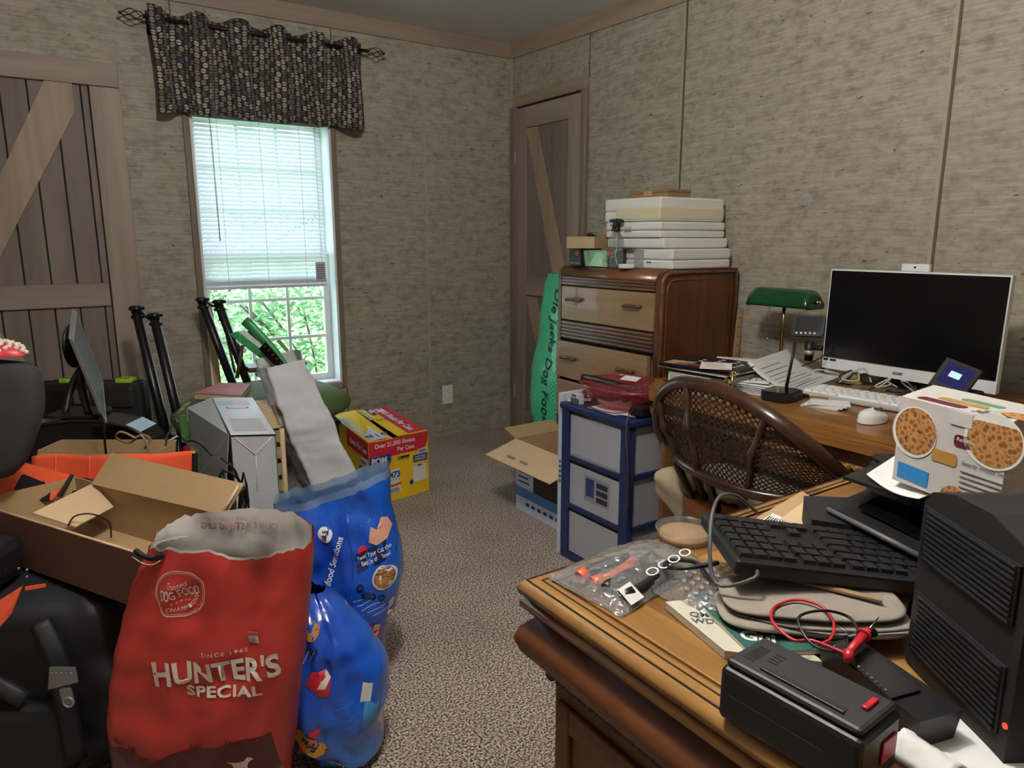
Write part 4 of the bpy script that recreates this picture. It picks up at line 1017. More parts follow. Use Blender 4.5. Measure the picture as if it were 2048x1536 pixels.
# banker lamp
lx, ly = 2.44, 1.735
M_gsh = plain('green_glass', '0a4523', .1, var=.05, coat=.6)
lx, ly = 2.42, 1.70
bk = T('banker_lamp', 'brass banker desk lamp with green glass shade', 'lamp', (lx, ly, FZ))
bk.part('base', MB().lathe([(.07, FZ), (.072, FZ + .006), (.06, FZ + .014), (.015, FZ + .022), (.008, FZ + .03)], (lx, ly - .02, 0), 28), M_brass)
bk.part('stem', MB().cyl((lx, ly - .02, FZ + .02), (lx, ly - .02, 1.045), .0065, n=12), M_brass)
sy0, sy1 = ly - .152, ly + .118
def shade(u, v):
    # half-round trough with closed, bulged ends
    a = pi * (.02 + .96 * v); e = 1.0; t_ = u
    yy = sy0 + (sy1 - sy0) * t_; ed = min(t_, 1 - t_)
    rr = 1.0 if ed > .1 else .62 + .38 * (1 - (1 - ed / .1) ** 2) ** .5
    return Vector((lx - .058 * cos(a) * (.75 + .25 * rr) + 0, yy + (sy0 - yy) * 0, .985 + (.072 * sin(a) * rr if sin(a) > 0 else 0)))
bk.part('shade', MB().grid(shade, 30, 16), M_gsh, 'green glass shade', solid=.004)
bk.part('shade_end', MB().prism([(.058 * .9 * cos(q * pi / 12), .046 * sin(q * pi / 12)) for q in range(13)], .003, frame((lx, sy1 - .002, .985), (1, 0, 0), (0, 0, 1))), M_gsh)
bk.part('shade_end', MB().prism([(.058 * .9 * cos(q * pi / 12), .046 * sin(q * pi / 12)) for q in range(13)], .003, frame((lx, sy0 + .004, .985), (1, 0, 0), (0, 0, 1))), M_gsh)
for yy, s_ in ((sy1, 1), (sy0, -1)):
    bk.part('finial', MB().cyl((lx, yy, 1.012), (lx, yy + s_ * .012, 1.012), .008, .005, 10).ball((lx, yy + s_ * .016, 1.012), .006, 8).box((lx, yy + s_ * .026, 1.016), (.004, .014, .005)), M_brass)
bk.part('pull_chain', MB().tube([(lx - .02, ly + .03, .985), (lx - .02, ly + .031, .87)], .0008, 5).ball((lx - .02, ly + .031, .855), (.003, .003, .008), 8), M_brass)
# digital microscope
mc = T('digital_microscope', 'small black digital microscope with tilted screen on a stand', 'microscope', (2.36, 1.50, FZ))
sx_, sy_ = 2.30, 1.482
Mt = frame((sx_, sy_ + .006, .935), (0.25, -1, 0.06), (.45, -.22, 1)) @ Matrix.Scale(1.12, 4)
mc.part('screen_housing', MB().prism(rrect(.10, .068, .012), .016, Mt), M_black)
mc.part('screen', MB().prism(rrect(.082, .046, .006, cy=.006), .0008, Mt @ Matrix.Translation((0, 0, .0165))), plain('dim_lcd', '26282c', .2))
for i in range(5): mc.part('button', MB().prism(circle(.0032, 10, -.032 + i * .014, -.0245), .0008, Mt @ Matrix.Translation((0, 0, .0165))), M_white)
mc.part('collar', MB().b2((sx_ - .005, sy_ - .05, .855), (sx_ + .03, sy_ + .02, .872), .005), M_black)
mc.part('barrel', MB().cyl((sx_, sy_, .885), (sx_, sy_, .815), .0165, .0145, 16), M_black)
mc.part('silver_band', MB().cyl((sx_, sy_, .853), (sx_, sy_, .836), .0172, n=16), M_silver, 'silver ring')
mc.part('column', MB().cyl((sx_ + .02, sy_ - .045, FZ + .008), (sx_ + .02, sy_ - .045, .90), .006, n=10), M_chrome)
mc.part('base', MB().prism(circle(.05, 28), .01, Matrix.Translation((sx_ + .02, sy_ - .02, FZ))), M_black)
mc.part('cable', MB().tube([(sx_ + .02, sy_ - .05, .90), (sx_ - .0, sy_ - .085, .885), (sx_ - .04, sy_ - .075, .84), (sx_ - .15, sy_ - .02, .79), (sx_ - .22, sy_ - .02, .765)], .0022, 6, smooth_path=4), M_black)
# card reader / small tablet with lit screen
tb_ = T('small_tablet', 'small black device with a lit violet screen leaning before the computer', 'tablet', (2.12, .91, FZ))
t0, t1, t2, t3 = Vector((2.075,0.961,0.842)), Vector((2.075,0.868,0.817)), Vector((2.125,0.86,0.9)), Vector((2.125,0.943,0.917))
Mt = frame(t0, t1 - t0, t3 - t0); tw0 = (t1 - t0).length; th0 = (t3 - t0).length
tb_.part('housing', MB().prism([(0, 0), (tw0, 0), (tw0, th0), (0, th0)], .012, Mt @ Matrix.Translation((0, 0, -.012))), M_blackm)
tb_.part('screen', MB().prism([(.012, .018), (tw0 - .01, .018), (tw0 - .01, th0 - .008), (.012, th0 - .008)], .0006, Mt), emit('violet_screen', '2c2a52', .5))
tb_.part('icon', MB().prism(rrect(.030, .018, .002, cx=tw0 * .48, cy=th0 * .56), .0006, Mt @ Matrix.Translation((0, 0, .0008))), emit('cyan_window', 'a9d8e4', .7))
tb_.part('stand', MB().b2((2.10, .85, FZ + .001), (2.17, .95, .83), .008), M_blackm)
tb_.part('cable', MB().tube([(2.09, .92, .83), (2.07, .95, .80), (2.09, .96, .77), (2.16, .93, .765)], .0018, 6, smooth_path=4), M_black)

# binder, flag calendars and invoice
bd = T('ring_binder', 'thick navy blue binder of papers at the left end of the far desk', 'binder', (1.90, 1.60, FZ))
Rb = Matrix.Rotation(radians(6), 3, 'Z')
bd.part('cover', MB().box((1.92, 1.575, FZ + .046), (.26, .24, .006), Rb, .002), M_navy if False else M_blackg)
bd.part('cover', MB().box((1.92, 1.575, FZ + .004), (.26, .24, .006), Rb, .002), M_blackg)
bd.part('page_block', MB().box((1.925, 1.58, FZ + .025), (.24, .225, .034), Rb), M_paper2)
for i in range(8): bd.part('page_edge', MB().box((1.79 + .0, 1.58, FZ + .010 + i * .0042), (.012 + .006 * random.random(), .16, .0012), Rb), M_paper)
zz = FZ + .0505
for i in range(3):
    Rc = Matrix.Rotation(radians(6 + 4 * i), 3, 'Z')
    cal = T('flag_calendar', ['thin magazine under the flag calendars', 'starred flag calendar, middle of the pile on the binder', 'starred flag calendar, topmost on the binder'][i], 'calendar', (1.905, 1.59, zz))
    cal.part('cover', MB().box((1.905, 1.59, zz + .003), (.23, .27, .0045), Rc), [plain('beige_cover', 'b9ad98', .4), plain('dark_navy_cover', '17162a', .3), plain('dark_cover_print', '1b1828', .25)][i])
    if i == 2:
        cal.part('photo_patch', MB().box((1.83, 1.66, zz + .0057), (.07, .09, .0006), Rc), plain('tan_patch', 'b0906c', .4))
        cal.part('stripe', MB().box((1.825, 1.61, zz + .0060), (.03, .10, .0006), Rc), plain('maroon_patch', '7d3038', .4))
        star = lambda cx, cy, r: [(cx + (r if k % 2 == 0 else r * .42) * sin(k * pi / 5), cy + (r if k % 2 == 0 else r * .42) * cos(k * pi / 5)) for k in range(9, -1, -1)]
        for k in range(14):
            sxx = 1.90 + .028 * (k % 4) + .01 * (k // 4 % 2); syy = 1.49 + .05 * (k // 4) + .006 * (k % 3)
            cal.part('star', MB().prism(star(0, 0, .009), .0006, Matrix.Translation((sxx, syy, zz + .0056)) @ Matrix.Rotation(k, 4, 'Z')), M_paper)
    zz += .0062
inv = T('invoice', 'white form with red border lying on the flag calendar', 'paper', (1.87, 1.535, zz))
Rc = Matrix.Rotation(radians(38), 3, 'Z')
ip = inv.part('sheet', MB().box((1.865, 1.535, zz + .002), (.135, .10, .001), Rc), M_paper)
for s_ in (-1, 1):
    inv.part('red_border', MB().box(Vector((1.865, 1.535, zz + .0028)) + Rc @ Vector((s_ * .060, 0, 0)), (.002, .09, .0004), Rc), MATS['red_print'], parent=ip)
    inv.part('red_border', MB().box(Vector((1.865, 1.535, zz + .0028)) + Rc @ Vector((s_ * .055, 0, 0)), (.001, .09, .0004), Rc), MATS['red_print'], parent=ip)
for i in range(6): inv.part('print_line', MB().box(Vector((1.865, 1.535, zz + .0028)) + Rc @ Vector((-.035 + i * .013, .005 * (i % 2), 0)), (.0012, .06, .0004), Rc), M_grey, parent=ip)
# brass-framed trinket: clear tangle of jewellery
tr_ = MB()
rnd = random.Random(5)
for q in range(6):
    c_ = Vector((1.80 + .02 * rnd.random(), 1.42 + .02 * rnd.random(), FZ + .012 + q * .011))
    tr_.tube([c_ + Vector((.011 * cos(k * pi / 5), .013 * sin(k * pi / 5) , .006 * sin(k * 2 + q))) for k in range(10)], .0022, 6, closed=True)
tr_.cyl((1.80, 1.415, FZ), (1.805, 1.42, FZ + .07), .003, n=8)
single('brass_trinket', 'shiny brass folding glasses or chain heaped beside the calendars', 'trinket', tr_, M_brass, (1.805, 1.42, FZ))
# papers beyond
def curl_sheet(name, label, c, w, d, ang, curl, mat, lines=0, grp=None, z=0):
    t = T(name, label, 'paper', (c[0], c[1], c[2]), 0, grp)
    ca, sa = cos(ang), sin(ang)
    def fn(u, v):
        x = (u - .5) * w; y = (v - .5) * d; zz_ = c[2] + .0008 + curl(u, v)
        return Vector((c[0] + x * ca - y * sa, c[1] + x * sa + y * ca, zz_))
    s_ = t.part('sheet', MB().grid(fn, 10, 10), mat, solid=.0008)
    for i in range(lines):
        v0 = .12 + i * .8 / lines; u1 = .3 + .5 * random.random()
        def fl_(u, v): 
            p = fn(.12 + (u1 - .0) * u * .9, v0 + .012 * v); p.z += .0014; return p
        t.part('print_line', MB().grid(fl_, 5, 1), M_grey, parent=s_)
    return t
for i in range(5):
    curl_sheet('paper_sheet', ['grey sheet, lowest of the pile behind the brass trinket', 'grey sheet, second of the pile behind the brass trinket', 'grey sheet in the middle of the pile behind the trinket', 'white sheet, fourth of the pile behind the brass trinket', 'white sheet, topmost of the pile behind the brass trinket'][i], (1.98 + .006 * i, 1.52 - .004 * i, FZ + .004 + .003 * i), .28, .21, .35 + .05 * i, lambda u, v, i=i: .003 * i * v, M_paper2 if i < 3 else M_paper, 0, 'sheets piled by the lamp')
curl_sheet('invoice_sheet', 'white printed form curling up behind the calendar pile', (1.99, 1.53, FZ + .022), .25, .20, .55, lambda u, v: .055 * max(0, u - .15) ** 2 + .004, M_paper, 9)
curl_sheet('letter_sheet', 'printed letter curling down behind the router aerial', (2.10, 1.40, FZ + .012), .26, .20, .1, lambda u, v: .075 * (max(0, v - .25)) ** 2 * 1.6 + .02 * u, M_paper2, 9)
nb = T('envelope', 'white envelope under the printed form beside the router', 'envelope', (1.93, 1.40, FZ))
nb.part('body', MB().box((1.93, 1.40, FZ + .001), (.12, .10, .0016), Matrix.Rotation(.3, 3, 'Z')), M_paper)
# books under papers / black pad
single('black_folder', 'black soft folder under the router and papers', 'folder', MB().box((2.03, 1.335, FZ + .006), (.15, .14, .010), Matrix.Rotation(.1, 3, 'Z'), .004), M_blackm, (2.03, 1.33, FZ))
# cables by the monitor foot
rnd = random.Random(11)
for q in range(9):
    c_ = Vector((2.22 + .05 * rnd.random(), 1.36 - .045 * q, FZ + .012))
    if q > 4: c_ = Vector((2.20, 1.08 - .035 * (q - 5), FZ + .012))
    pt = [c_ + Vector((rnd.uniform(-.05, .05), rnd.uniform(-.04, .04), rnd.uniform(0, .05) if k not in (0, 5) else 0)) for k in range(6)]
    single('loose_cable', ['white computer cables tangled under the screen', 'black computer cables tangled under the screen'][q % 2], 'cable', MB().tube(pt, .0025, 6, smooth_path=4), [M_paper2, M_black][q % 2], c_, group=['white cables under the screen', 'black cables under the screen'][q % 2])
single('rubber_glove', 'crumpled olive cloth lying under the computer screen', 'cloth', MB().grid(lambda u, v: Vector((2.26 + .05 * u, 1.26 + .09 * v, FZ + .004 + .028 * sin(pi * u) * sin(pi * v) * (1 + .6 * nz((u * 4, v * 4), 2)))), 12, 12), plain('olive_cloth', '8a7a4a', .8), (2.28, 1.30, FZ), solid=.002)
single('wood_tray', 'oval brown wooden dish under the computer screen', 'dish', MB().lathe([(.05, FZ), (.065, FZ + .004), (.07, FZ + .012), (.062, FZ + .010), (.001, FZ + .006)], (2.215, 1.18, 0), 24, sy=1.2), M_oak_x, (2.215, 1.18, FZ))

# beige canvas bag under the desk
M_canvas = plain('beige_canvas', 'b3a48c', .85, var=.08, bump=.3, bscale=30)
cbg = T('canvas_bag', 'slumped beige canvas bag heaped on the seat of the cane chair', 'bag', (1.79, 1.30, .456))
def fn(u, v):
    a = 2 * pi * u; q = sin(pi * min(1, v * .9 + .1)) ** .5
    fold = 1 + .07 * sin(7 * a + 5 * v) * v
    return Vector((1.79 + .15 * q * cos(a) * fold, 1.27 + .27 * q * sin(a) * fold, .457 + .105 * v + (.02 * nz((cos(a) * 2, sin(a) * 2, v), 2) if v > .1 else 0)))
cbg.part('body', MB().grid(fn, 48, 14, True, True), M_canvas)
Pc = [Vector((1.675,1.52,0.5)), Vector((1.661,1.516,0.47)), Vector((1.667,1.503,0.43)), Vector((1.684,1.482,0.39)), Vector((1.713,1.462,0.33))]
def fn2(u, v):
    t = v * 3.999; i = int(t); p = Pc[i].lerp(Pc[i + 1], t - i); a = 2 * pi * u
    r = (.056 + .012 * sin(5 * v)) * min(1, (v * 7 + .02) ** .5) * (1 + .16 * sin(3 * a + 6 * v))
    return p + Vector((.55 * r * cos(a), -.8 * r * cos(a), 0)) + Vector((-.35 * r * sin(a), -.25 * r * sin(a), .3 * r * sin(a))) + Vector((0, 0, .02 * (1 - min(1, v * 5))))
cbg.part('flap', MB().grid(fn2, 32, 24, True, True), M_canvas)

# ================================================================ CANED CHAIR
chb = T('cane_chair', 'dark wooden barrel chair with caned back pulled to the far desk', 'chair', (1.75, 1.24, 0))
ring = [(1.86, 1.60, .60), (1.74, 1.572, .585), (1.60, 1.44, .58), (1.535, 1.28, .58), (1.525, 1.14, .58), (1.59, 1.02, .58), (1.70, .965, .59), (1.82, .95, .60)]
chb.part('lower_rail', MB().tube(ring, .017, 10, smooth_path=5, rfn=lambda t: (.019, .014)), M_chair)
crest = [(1.66, 1.52, .595), (1.60, 1.53, .66), (1.575, 1.51, .755), (1.565, 1.45, .815), (1.55, 1.34, .838), (1.535, 1.20, .832), (1.53, 1.08, .80), (1.565, 1.0, .745), (1.63, .96, .68), (1.70, .955, .635), (1.76, .955, .605)]
chb.part('crest_rail', MB().tube(crest, .02, 10, smooth_path=5, rfn=lambda t: (.022, .015)), M_chair)
# caned back: a surface between the two rails, pierced by rows of holes
def lerp_path(P, t):
    t = max(0, min(.9999, t)) * (len(P) - 1); i = int(t); f = t - i; return Vector(P[i]).lerp(Vector(P[i + 1]), f)
low = [(1.66, 1.505, .60), (1.60, 1.435, .592), (1.548, 1.31, .592), (1.53, 1.20, .592), (1.54, 1.10, .592), (1.60, 1.015, .592), (1.70, .965, .60)]
def cane_pt(u, v):
    a = lerp_path(low, u); b_ = lerp_path(crest[1:-1], u); p = a.lerp(b_, v); p.x += -.012 * sin(pi * v) * sin(pi * u); return p
cells_u, cells_v = 38, 14
vs = []; fs = []
for i in range(cells_u):
    for j_ in range(cells_v):
        o_ = len(vs)
        for ring_i in range(2):
            for k in range(8):
                a_ = pi / 8 + k * pi / 4
                if ring_i == 0:
                    c_, s_ = cos(a_), sin(a_); mx_ = max(abs(c_), abs(s_)); x_, y_ = c_ / mx_ * .5, s_ / mx_ * .5
                else: x_, y_ = .33 * cos(a_), .33 * sin(a_)
                off = 0
                vs.append(cane_pt((i + .5 + x_ + off) / cells_u, (j_ + .5 + y_) / cells_v))
        for k in range(8): fs.append((o_ + k, o_ + (k + 1) % 8, o_ + 8 + (k + 1) % 8, o_ + 8 + k))
        # square corners
mb = MB(); mb.add(vs, fs)
cp = chb.part('cane_panel', mb, M_cane, 'woven cane with rows of holes', kind='stuff', solid=.0016)
for u in (.14, .335, .62):
    a = cane_pt(u, 0); b_ = cane_pt(u, 1); mid = cane_pt(u, .5)
    P_ = [a + Vector((-.012, 0, -.006)), a.lerp(b_, .25) + Vector((-.018, 0, 0)), mid + Vector((-.02, 0, 0)), a.lerp(b_, .75) + Vector((-.018, 0, 0)), b_ + Vector((-.008, 0, .0))]
    chb.part('spindle', MB().tube(P_, .01, 8, smooth_path=5, rfn=lambda t: .0075 + .0035 * abs(sin(pi * t * 3)) + (.003 if .48 < t < .52 else 0)), M_chair)
for (x, y) in ((1.60, 1.45), (1.63, 1.41), (1.57, 1.30), (1.545, 1.16), (1.72, .985), (1.83, .99), (1.84, 1.53)):
    dx = (1.76 - x) * .25; dy = (1.26 - y) * .2
    chb.part('post', MB().tube([(x, y, .575), (x + dx * .4, y + dy * .4, .52), (x + dx, y + dy, .45)], .012, 8, smooth_path=4, rfn=lambda t: .010 + .005 * sin(pi * t) ** 2 + .002 * sin(9 * t)), M_chair)
chb.part('seat', MB().prism([(1.77 + .24 * cos(k * pi / 14) * (1.0), 1.24 + .25 * sin(k * pi / 14)) for k in range(28)], .035, Matrix.Translation((0, 0, .42))), wood('chair_seat', '4a2d18', '7a4d28', '8d5c34', 'y', .8, .35, coat=.3))
for sx in (-1, 1):
    for sy in (-1, 1):
        x, y = 1.77 + sx * .15, 1.24 + sy * .17
        chb.part('leg', MB().tube([(x, y, .422), (x + sx * .025, y + sy * .02, .22), (x + sx * .05, y + sy * .04, 0.0)], .015, 8, smooth_path=4, rfn=lambda t: .013 + .006 * sin(pi * t) + .002 * sin(14 * t)), M_chair)
for sx in (-1, 1): chb.part('stretcher', MB().cyl((1.77 + sx * .175, 1.05, .2), (1.77 + sx * .175, 1.43, .2), .009, n=8), M_chair)
chb.part('stretcher', MB().cyl((1.60, 1.24, .2), (1.94, 1.24, .2), .009, n=8), M_chair)

# ================================================================ NEAR DESK
EX0, EX1, EY0, EY1, EZ = .54, 1.62, -.45, .782, .76
M_oak_strip = wood('oak_strip_dark', '5c3a18', '80552a', '976a36', 'y', .9, .35, coat=.25)
nd = T('desk', 'large oak desk in the right foreground with bulging carved apron', 'desk', ((EX0 + EX1) / 2, .16, 0))
prof = [(.036, .76), (.018, .7603), (.007, .7575), (0, .747), (.002, .738), (.012, .730), (.004, .726), (.003, .718), (.022, .706), (.018, .700), (.002, .683), (-.003, .665), (.004, .645), (.018, .632), (.030, .622)]
def rim(pr, name, mat):
    m_ = MB(); n_ = len(pr); vs = []
    for dx, z in pr:
        vs += [(EX0 + dx, EY0 + dx, z), (EX0 + dx, EY1 - dx, z), (EX1 - dx, EY1 - dx, z), (EX1 - dx, EY0 + dx, z)]
    fs = [(i * 4 + k, i * 4 + (k + 1) % 4, (i + 1) * 4 + (k + 1) % 4, (i + 1) * 4 + k) for i in range(n_ - 1) for k in range(4)]
    m_.add(vs, fs, True); return nd.part(name, m_, mat)
rim(prof[:6], 'top_edge', M_oak); rim(prof[5:9], 'under_moulding', M_oak); rim(prof[8:], 'apron', M_oak_d)
for d_ in (.010, .026):   # dark grooves of the edge moulding
    for x0, x1, y0, y1 in ((EX0 + d_, EX0 + d_ + .0022, EY0 + d_, EY1 - d_), (EX1 - d_ - .0022, EX1 - d_, EY0 + d_, EY1 - d_), (EX0 + d_, EX1 - d_, EY1 - d_ - .0022, EY1 - d_), (EX0 + d_, EX1 - d_, EY0 + d_, EY0 + d_ + .0022)):
        nd.part('groove', MB().b2((x0, y0, .75), (x1, y1, .7600 if d_ < .02 else .7612)), M_groove)
# bead line, border boards and the inlaid field
for i, (x0, x1, y0, y1) in enumerate([(EX0 + .035, EX0 + .043, EY0 + .035, EY1 - .035), (EX0 + .043, EX1 - .035, EY1 - .043, EY1 - .035), (EX1 - .043, EX1 - .035, EY0 + .035, EY1 - .043), (EX0 + .043, EX1 - .043, EY0 + .035, EY0 + .043)]):
    nd.part('bead', MB().b2((x0, y0, .75), (x1, y1, .757), .001), M_oak_strip)
bw_ = .10
nd.part('border_board', MB().b2((EX0 + .043, EY0 + .043, .742), (EX0 + bw_, EY1 - .043, .7605), .0008), M_oak)
nd.part('border_board', MB().b2((EX0 + bw_, EY1 - bw_, .742), (EX1 - bw_, EY1 - .043, .7605), .0008), M_oak_x)
nd.part('border_board', MB().b2((EX1 - bw_, EY0 + .043, .742), (EX1 - .043, EY1 - .043, .7605), .0008), M_oak)
nd.part('border_board', MB().b2((EX0 + bw_, EY0 + .043, .742), (EX1 - bw_, EY0 + bw_, .7605), .0008), M_oak_x)
x = EX0 + bw_; i = 0
while x < EX1 - bw_ - .01:
    w = min(.11, EX1 - bw_ - x)
    nd.part('field_board', MB().b2((x, EY0 + bw_, .742), (x + w, EY1 - bw_, .7602), .0006), [M_oak_strip, M_oak, M_oak_strip][i % 2]); x += w; i += 1
# carcass with recessed side panels and beaded trim
nd.part('carcass', MB().b2((EX0 + .042, EY0 + .04, .02), (EX1 - .04, EY1 - .04, .63), .004), M_oak_d)
nd.part('plinth', MB().b2((EX0 + .034, EY0 + .034, 0), (EX1 - .034, EY1 - .034, .07), .006), M_oak_d)
for y0, y1 in ((.40, .70), (.02, .34), (-.38, -.04)):
    p = nd.part('side_frame', MB().b2((EX0 + .034, y0 - .03, .10), (EX0 + .043, y0, .58), .003).b2((EX0 + .034, y1, .10), (EX0 + .043, y1 + .03, .58), .003).b2((EX0 + .034, y0, .54), (EX0 + .043, y1, .58), .003).b2((EX0 + .034, y0, .10), (EX0 + .043, y1, .15), .003), M_oak_d)
sc = mesh_of(MB().ball((0, 0, 0), (.008, .0105, .0085), 8), 'carved_scallop'); sc.materials.append(M_oak_d)
y = EY0 + .06
while y < EY1 - .03:
    o = bpy.data.objects.new('carved_scallop', sc); COL.objects.link(o); o.parent = nd.o; o.location = Vector((EX0 + .032, y, .616)) - nd.off; y += .0235
x = EX0 + .05
while x < 1.0:
    o = bpy.data.objects.new('carved_scallop', sc); COL.objects.link(o); o.parent = nd.o; o.location = Vector((x, EY1 - .032, .616)) - nd.off; o.rotation_euler = (0, 0, pi / 2); x += .0235

# ---- black battery maintainer at the desk edge
bm_ = T('battery_charger', 'black boxy plastic charger with two red buttons at the near desk edge', 'charger', (.578, .345, EZ + .001), 0)
R_ = Matrix.Rotation(radians(3), 3, 'Z')
def bp(x, y, z): return Vector((.578, .345, EZ + .0015)) + R_ @ Vector((x, y, z))
def bbox(name, c, d, mat, bev=0, lab=None, parent=None): return bm_.part(name, MB().box(bp(*c), d, R_, bev), mat, lab, parent)
bbox('body', (0, 0, .029), (.075, .145, .058), M_black, .006)
bbox('raised_lid', (0, .0, .062), (.066, .138, .008), plain('charcoal_plastic', '2b2c2f', .5), .004)
bbox('handle_slot', (-.018, -.008, .0662), (.009, .078, .001), M_ink)
bbox('ridge', (-.0225, -.006, .0672), (.003, .085, .003), M_black, .001)
M_redp = plain('red_plastic', 'b3202c', .4)
bbox('red_button', (.008, -.056, .0675), (.022, .006, .004), M_redp, .0015, 'red ribbed slide button')
bbox('red_button', (.014, -.0735, .030), (.026, .002, .022), M_redp, .0008, 'dark red side button')
for i in range(9): bbox('vent_slot', (-.016 + i * .0035, .054, .0662), (.0014, .012, .0008), M_ink)
for i in range(4): bbox('vent_slot', (-.004 + i * .0055, .036, .0662), (.0016, .010, .0008), M_ink)
bbox('side_seam', (-.0378, .01, .03), (.0006, .10, .0015), M_ink)
# ---- black tray-like adaptor behind it
ad2 = T('charging_base', 'low black plastic charging base behind the red buttoned charger', 'charger', (.69, .33, EZ + .001))
ad2.part('body', MB().hexa([(.700, .405, .762), (.655, .275, .762), (.70, .262, .762), (.742, .39, .762), (.700, .405, .792), (.650, .272, .795), (.703, .258, .795), (.745, .39, .792)]), M_black)
ad2.part('top_plate', MB().plate([(.697, .295, .7955), (.738, .385, .793), (.703, .398, .793), (.660, .305, .7955)], .002), plain('charcoal_gloss', '242528', .3))
for i in range(14): ad2.part('edge_tooth', MB().box((.668 + i * .0026, .315 + i * .0062, .7975), (.0022, .002, .0012)), M_silver if i % 3 == 0 else M_grey)
# ---- papers below
pp = T('paper_sheet', 'white sheet hanging at the bottom right under the black slatted tower', 'paper', (.70, .24, EZ + .001))
pp.part('sheet', MB().grid(lambda u, v: Vector((.645 + .10 * u, .30 - .13 * v - .02 * u, EZ + .0012 + .004 * sin(pi * v) * u)), 8, 8), M_paper, solid=.0006)
single('plastic_bag', 'crumpled clear white plastic bag beside the red side button', 'bag', MB().grid(lambda u, v: Vector((.622 + .045 * u, .285 - .05 * v, EZ + .004 + .018 * sin(pi * u) * (1 - v * .5) + .006 * nz((u * 5, v * 5), 2))), 12, 10), M_paper, (.64, .27, EZ), solid=.001)

# ---- slatted black tower (camera-facing frame)
tw_ = T('ups_tower', 'tall black slatted battery backup tower at the right edge of the near desk', 'computer', (.56, .66, EZ + .002), YAW)
r0, r1, fa, fb, zt = .452, .66, .575, .742, .985
tz = EZ + .003
tw_.part('body', MB().prism([(fa, tz), (fb, tz), (fb, .957), (fb - .012, .972), (fb - .05, .983), (fa + .06, .985), (fa + .012, .972), (fa, .955)], r1 - r0 - .004, Matrix(((0, 0, 1, r0 + .004), (1, 0, 0, 0), (0, 1, 0, 0), (0, 0, 0, 1)))), M_blackm)
def slat_band(z0, z1, n):
    p = tw_.part('slat_panel', MB().b2((r0 + .001, fa + .012, z0), (r0 + .005, fb - .006, z1), .001), M_black)
    me = mesh_of(MB().b2((-.0025, -(fb - fa - .03) / 2, -.0016), (.0015, (fb - fa - .03) / 2, .0016), .0008), 'slat'); me.materials.append(plain('slat_black', '222226', .35) if 'slat_black' not in MATS else MATS['slat_black'])
    for i in range(n):
        o = bpy.data.objects.new('slat', me); COL.objects.link(o); o.parent = p; z = z0 + (z1 - z0) * (i + .5) / n
        o.location = Vector((r0 + .001, (fa + fb) / 2 , z)) - tw_.off
slat_band(.895, .955, 10); slat_band(.785, .855, 11)
tw_.part('power_light', MB().cyl((r0 + .0045, fa + .004, .80), (r0 + .0025, fa + .004, .80), .003, n=10), emit('red_led', 'd8503c', .6), 'small red light')

# ---- black keyboard lying askew, numeric pad towards the left
krows = [[1, -.5, 1, 1, 1, 1, -.4, 1, 1, 1, 1, -.4, 1, 1, 1, 1, -.3, 1, 1, 1, -.3, 1, 1, 1, 1],
         [1] * 13 + [2, -.3, 1, 1, 1, -.3, 1, 1, 1, 1], [1.5] + [1] * 12 + [1.5, -.3, 1, 1, 1, -.3, 1, 1, 1, 1],
         [1.8] + [1] * 11 + [2.2, -3.6, 1, 1, 1, 1], [2.3] + [1] * 10 + [2.7, -1.3, 1, -1.3, 1, 1, 1, 1], [1.3, 1.3, 1.3, 6, 1.3, 1.3, 1.2, 1.3, -.3, 1, 1, 1, -.3, 2, 1, 1]]
bk_ = keyboard('keyboard', 'black full size keyboard lying askew across the clutter on the near desk', 'keyboard', (0, 0, 0), (0, 0, 0), .44, .145, .020, M_black, plain('black_keys', '1e1e21', .4), krows, .005)
xr = Vector((.206, -.125, -.035)).normalized(); yk = Vector((-.55, -.84, -.05)); yk = (yk - xr * yk.dot(xr)).normalized(); zk = (-xr).cross(yk)
Mk = Matrix((-xr, yk, zk)).transposed().to_4x4(); Mk.translation = Vector((.727, .580, .835)) + xr * .218 - zk * .0
bk_.o.matrix_world = Mk
bk_.text('lettering', 'eVo', Matrix.Translation((.075, .030, .0206)), .02, .007, M_silver, bold=.01)
bk_.part('cable', MB().tube([(.19, .060, .01), (.20, .085, .006), (.235, .06, -.02), (.24, .02, .03), (.215, -.04, .055), (.17, -.085, .045), (.12, -.11, .012)], .0026, 6, smooth_path=5), M_grey)
# ---- cable loop in front of the keyboard
single('black_cable', 'loop of thick black cable lying on the bubble wrap', 'cable', MB().tube([(.80, .56, .800), (.772, .515, .797), (.719, .530, .797), (.712, .575, .796), (.745, .628, .790), (.73, .66, .785), (.70, .645, .79), (.705, .61, .80), (.745, .59, .805)], .0033, 8, smooth_path=6), M_black, (.74, .58, .79))

# ---- shallow round dish of tan powder
pt_ = T('petri_dish', 'clear round plastic dish of tan powder by the keyboard end', 'dish', (.845, .745, EZ + .001))
pc = (.848, .742, 0)
pt_.part('dish', MB().lathe([(.001, .7615), (.043, .7615), (.0445, .764), (.045, .778)], pc, 36), M_clear)
pt_.part('rim', MB().tube([(pc[0] + .0465 * cos(k * pi / 18), pc[1] + .0465 * sin(k * pi / 18), .7785) for k in range(36)], .0018, 6, closed=True), M_clear)
pt_.part('powder', MB().lathe([(.0425, .7628), (.041, .771), (.001, .7735)], pc, 30), plain('tan_powder', 'b3865a', .9, var=.12, nscale=60))

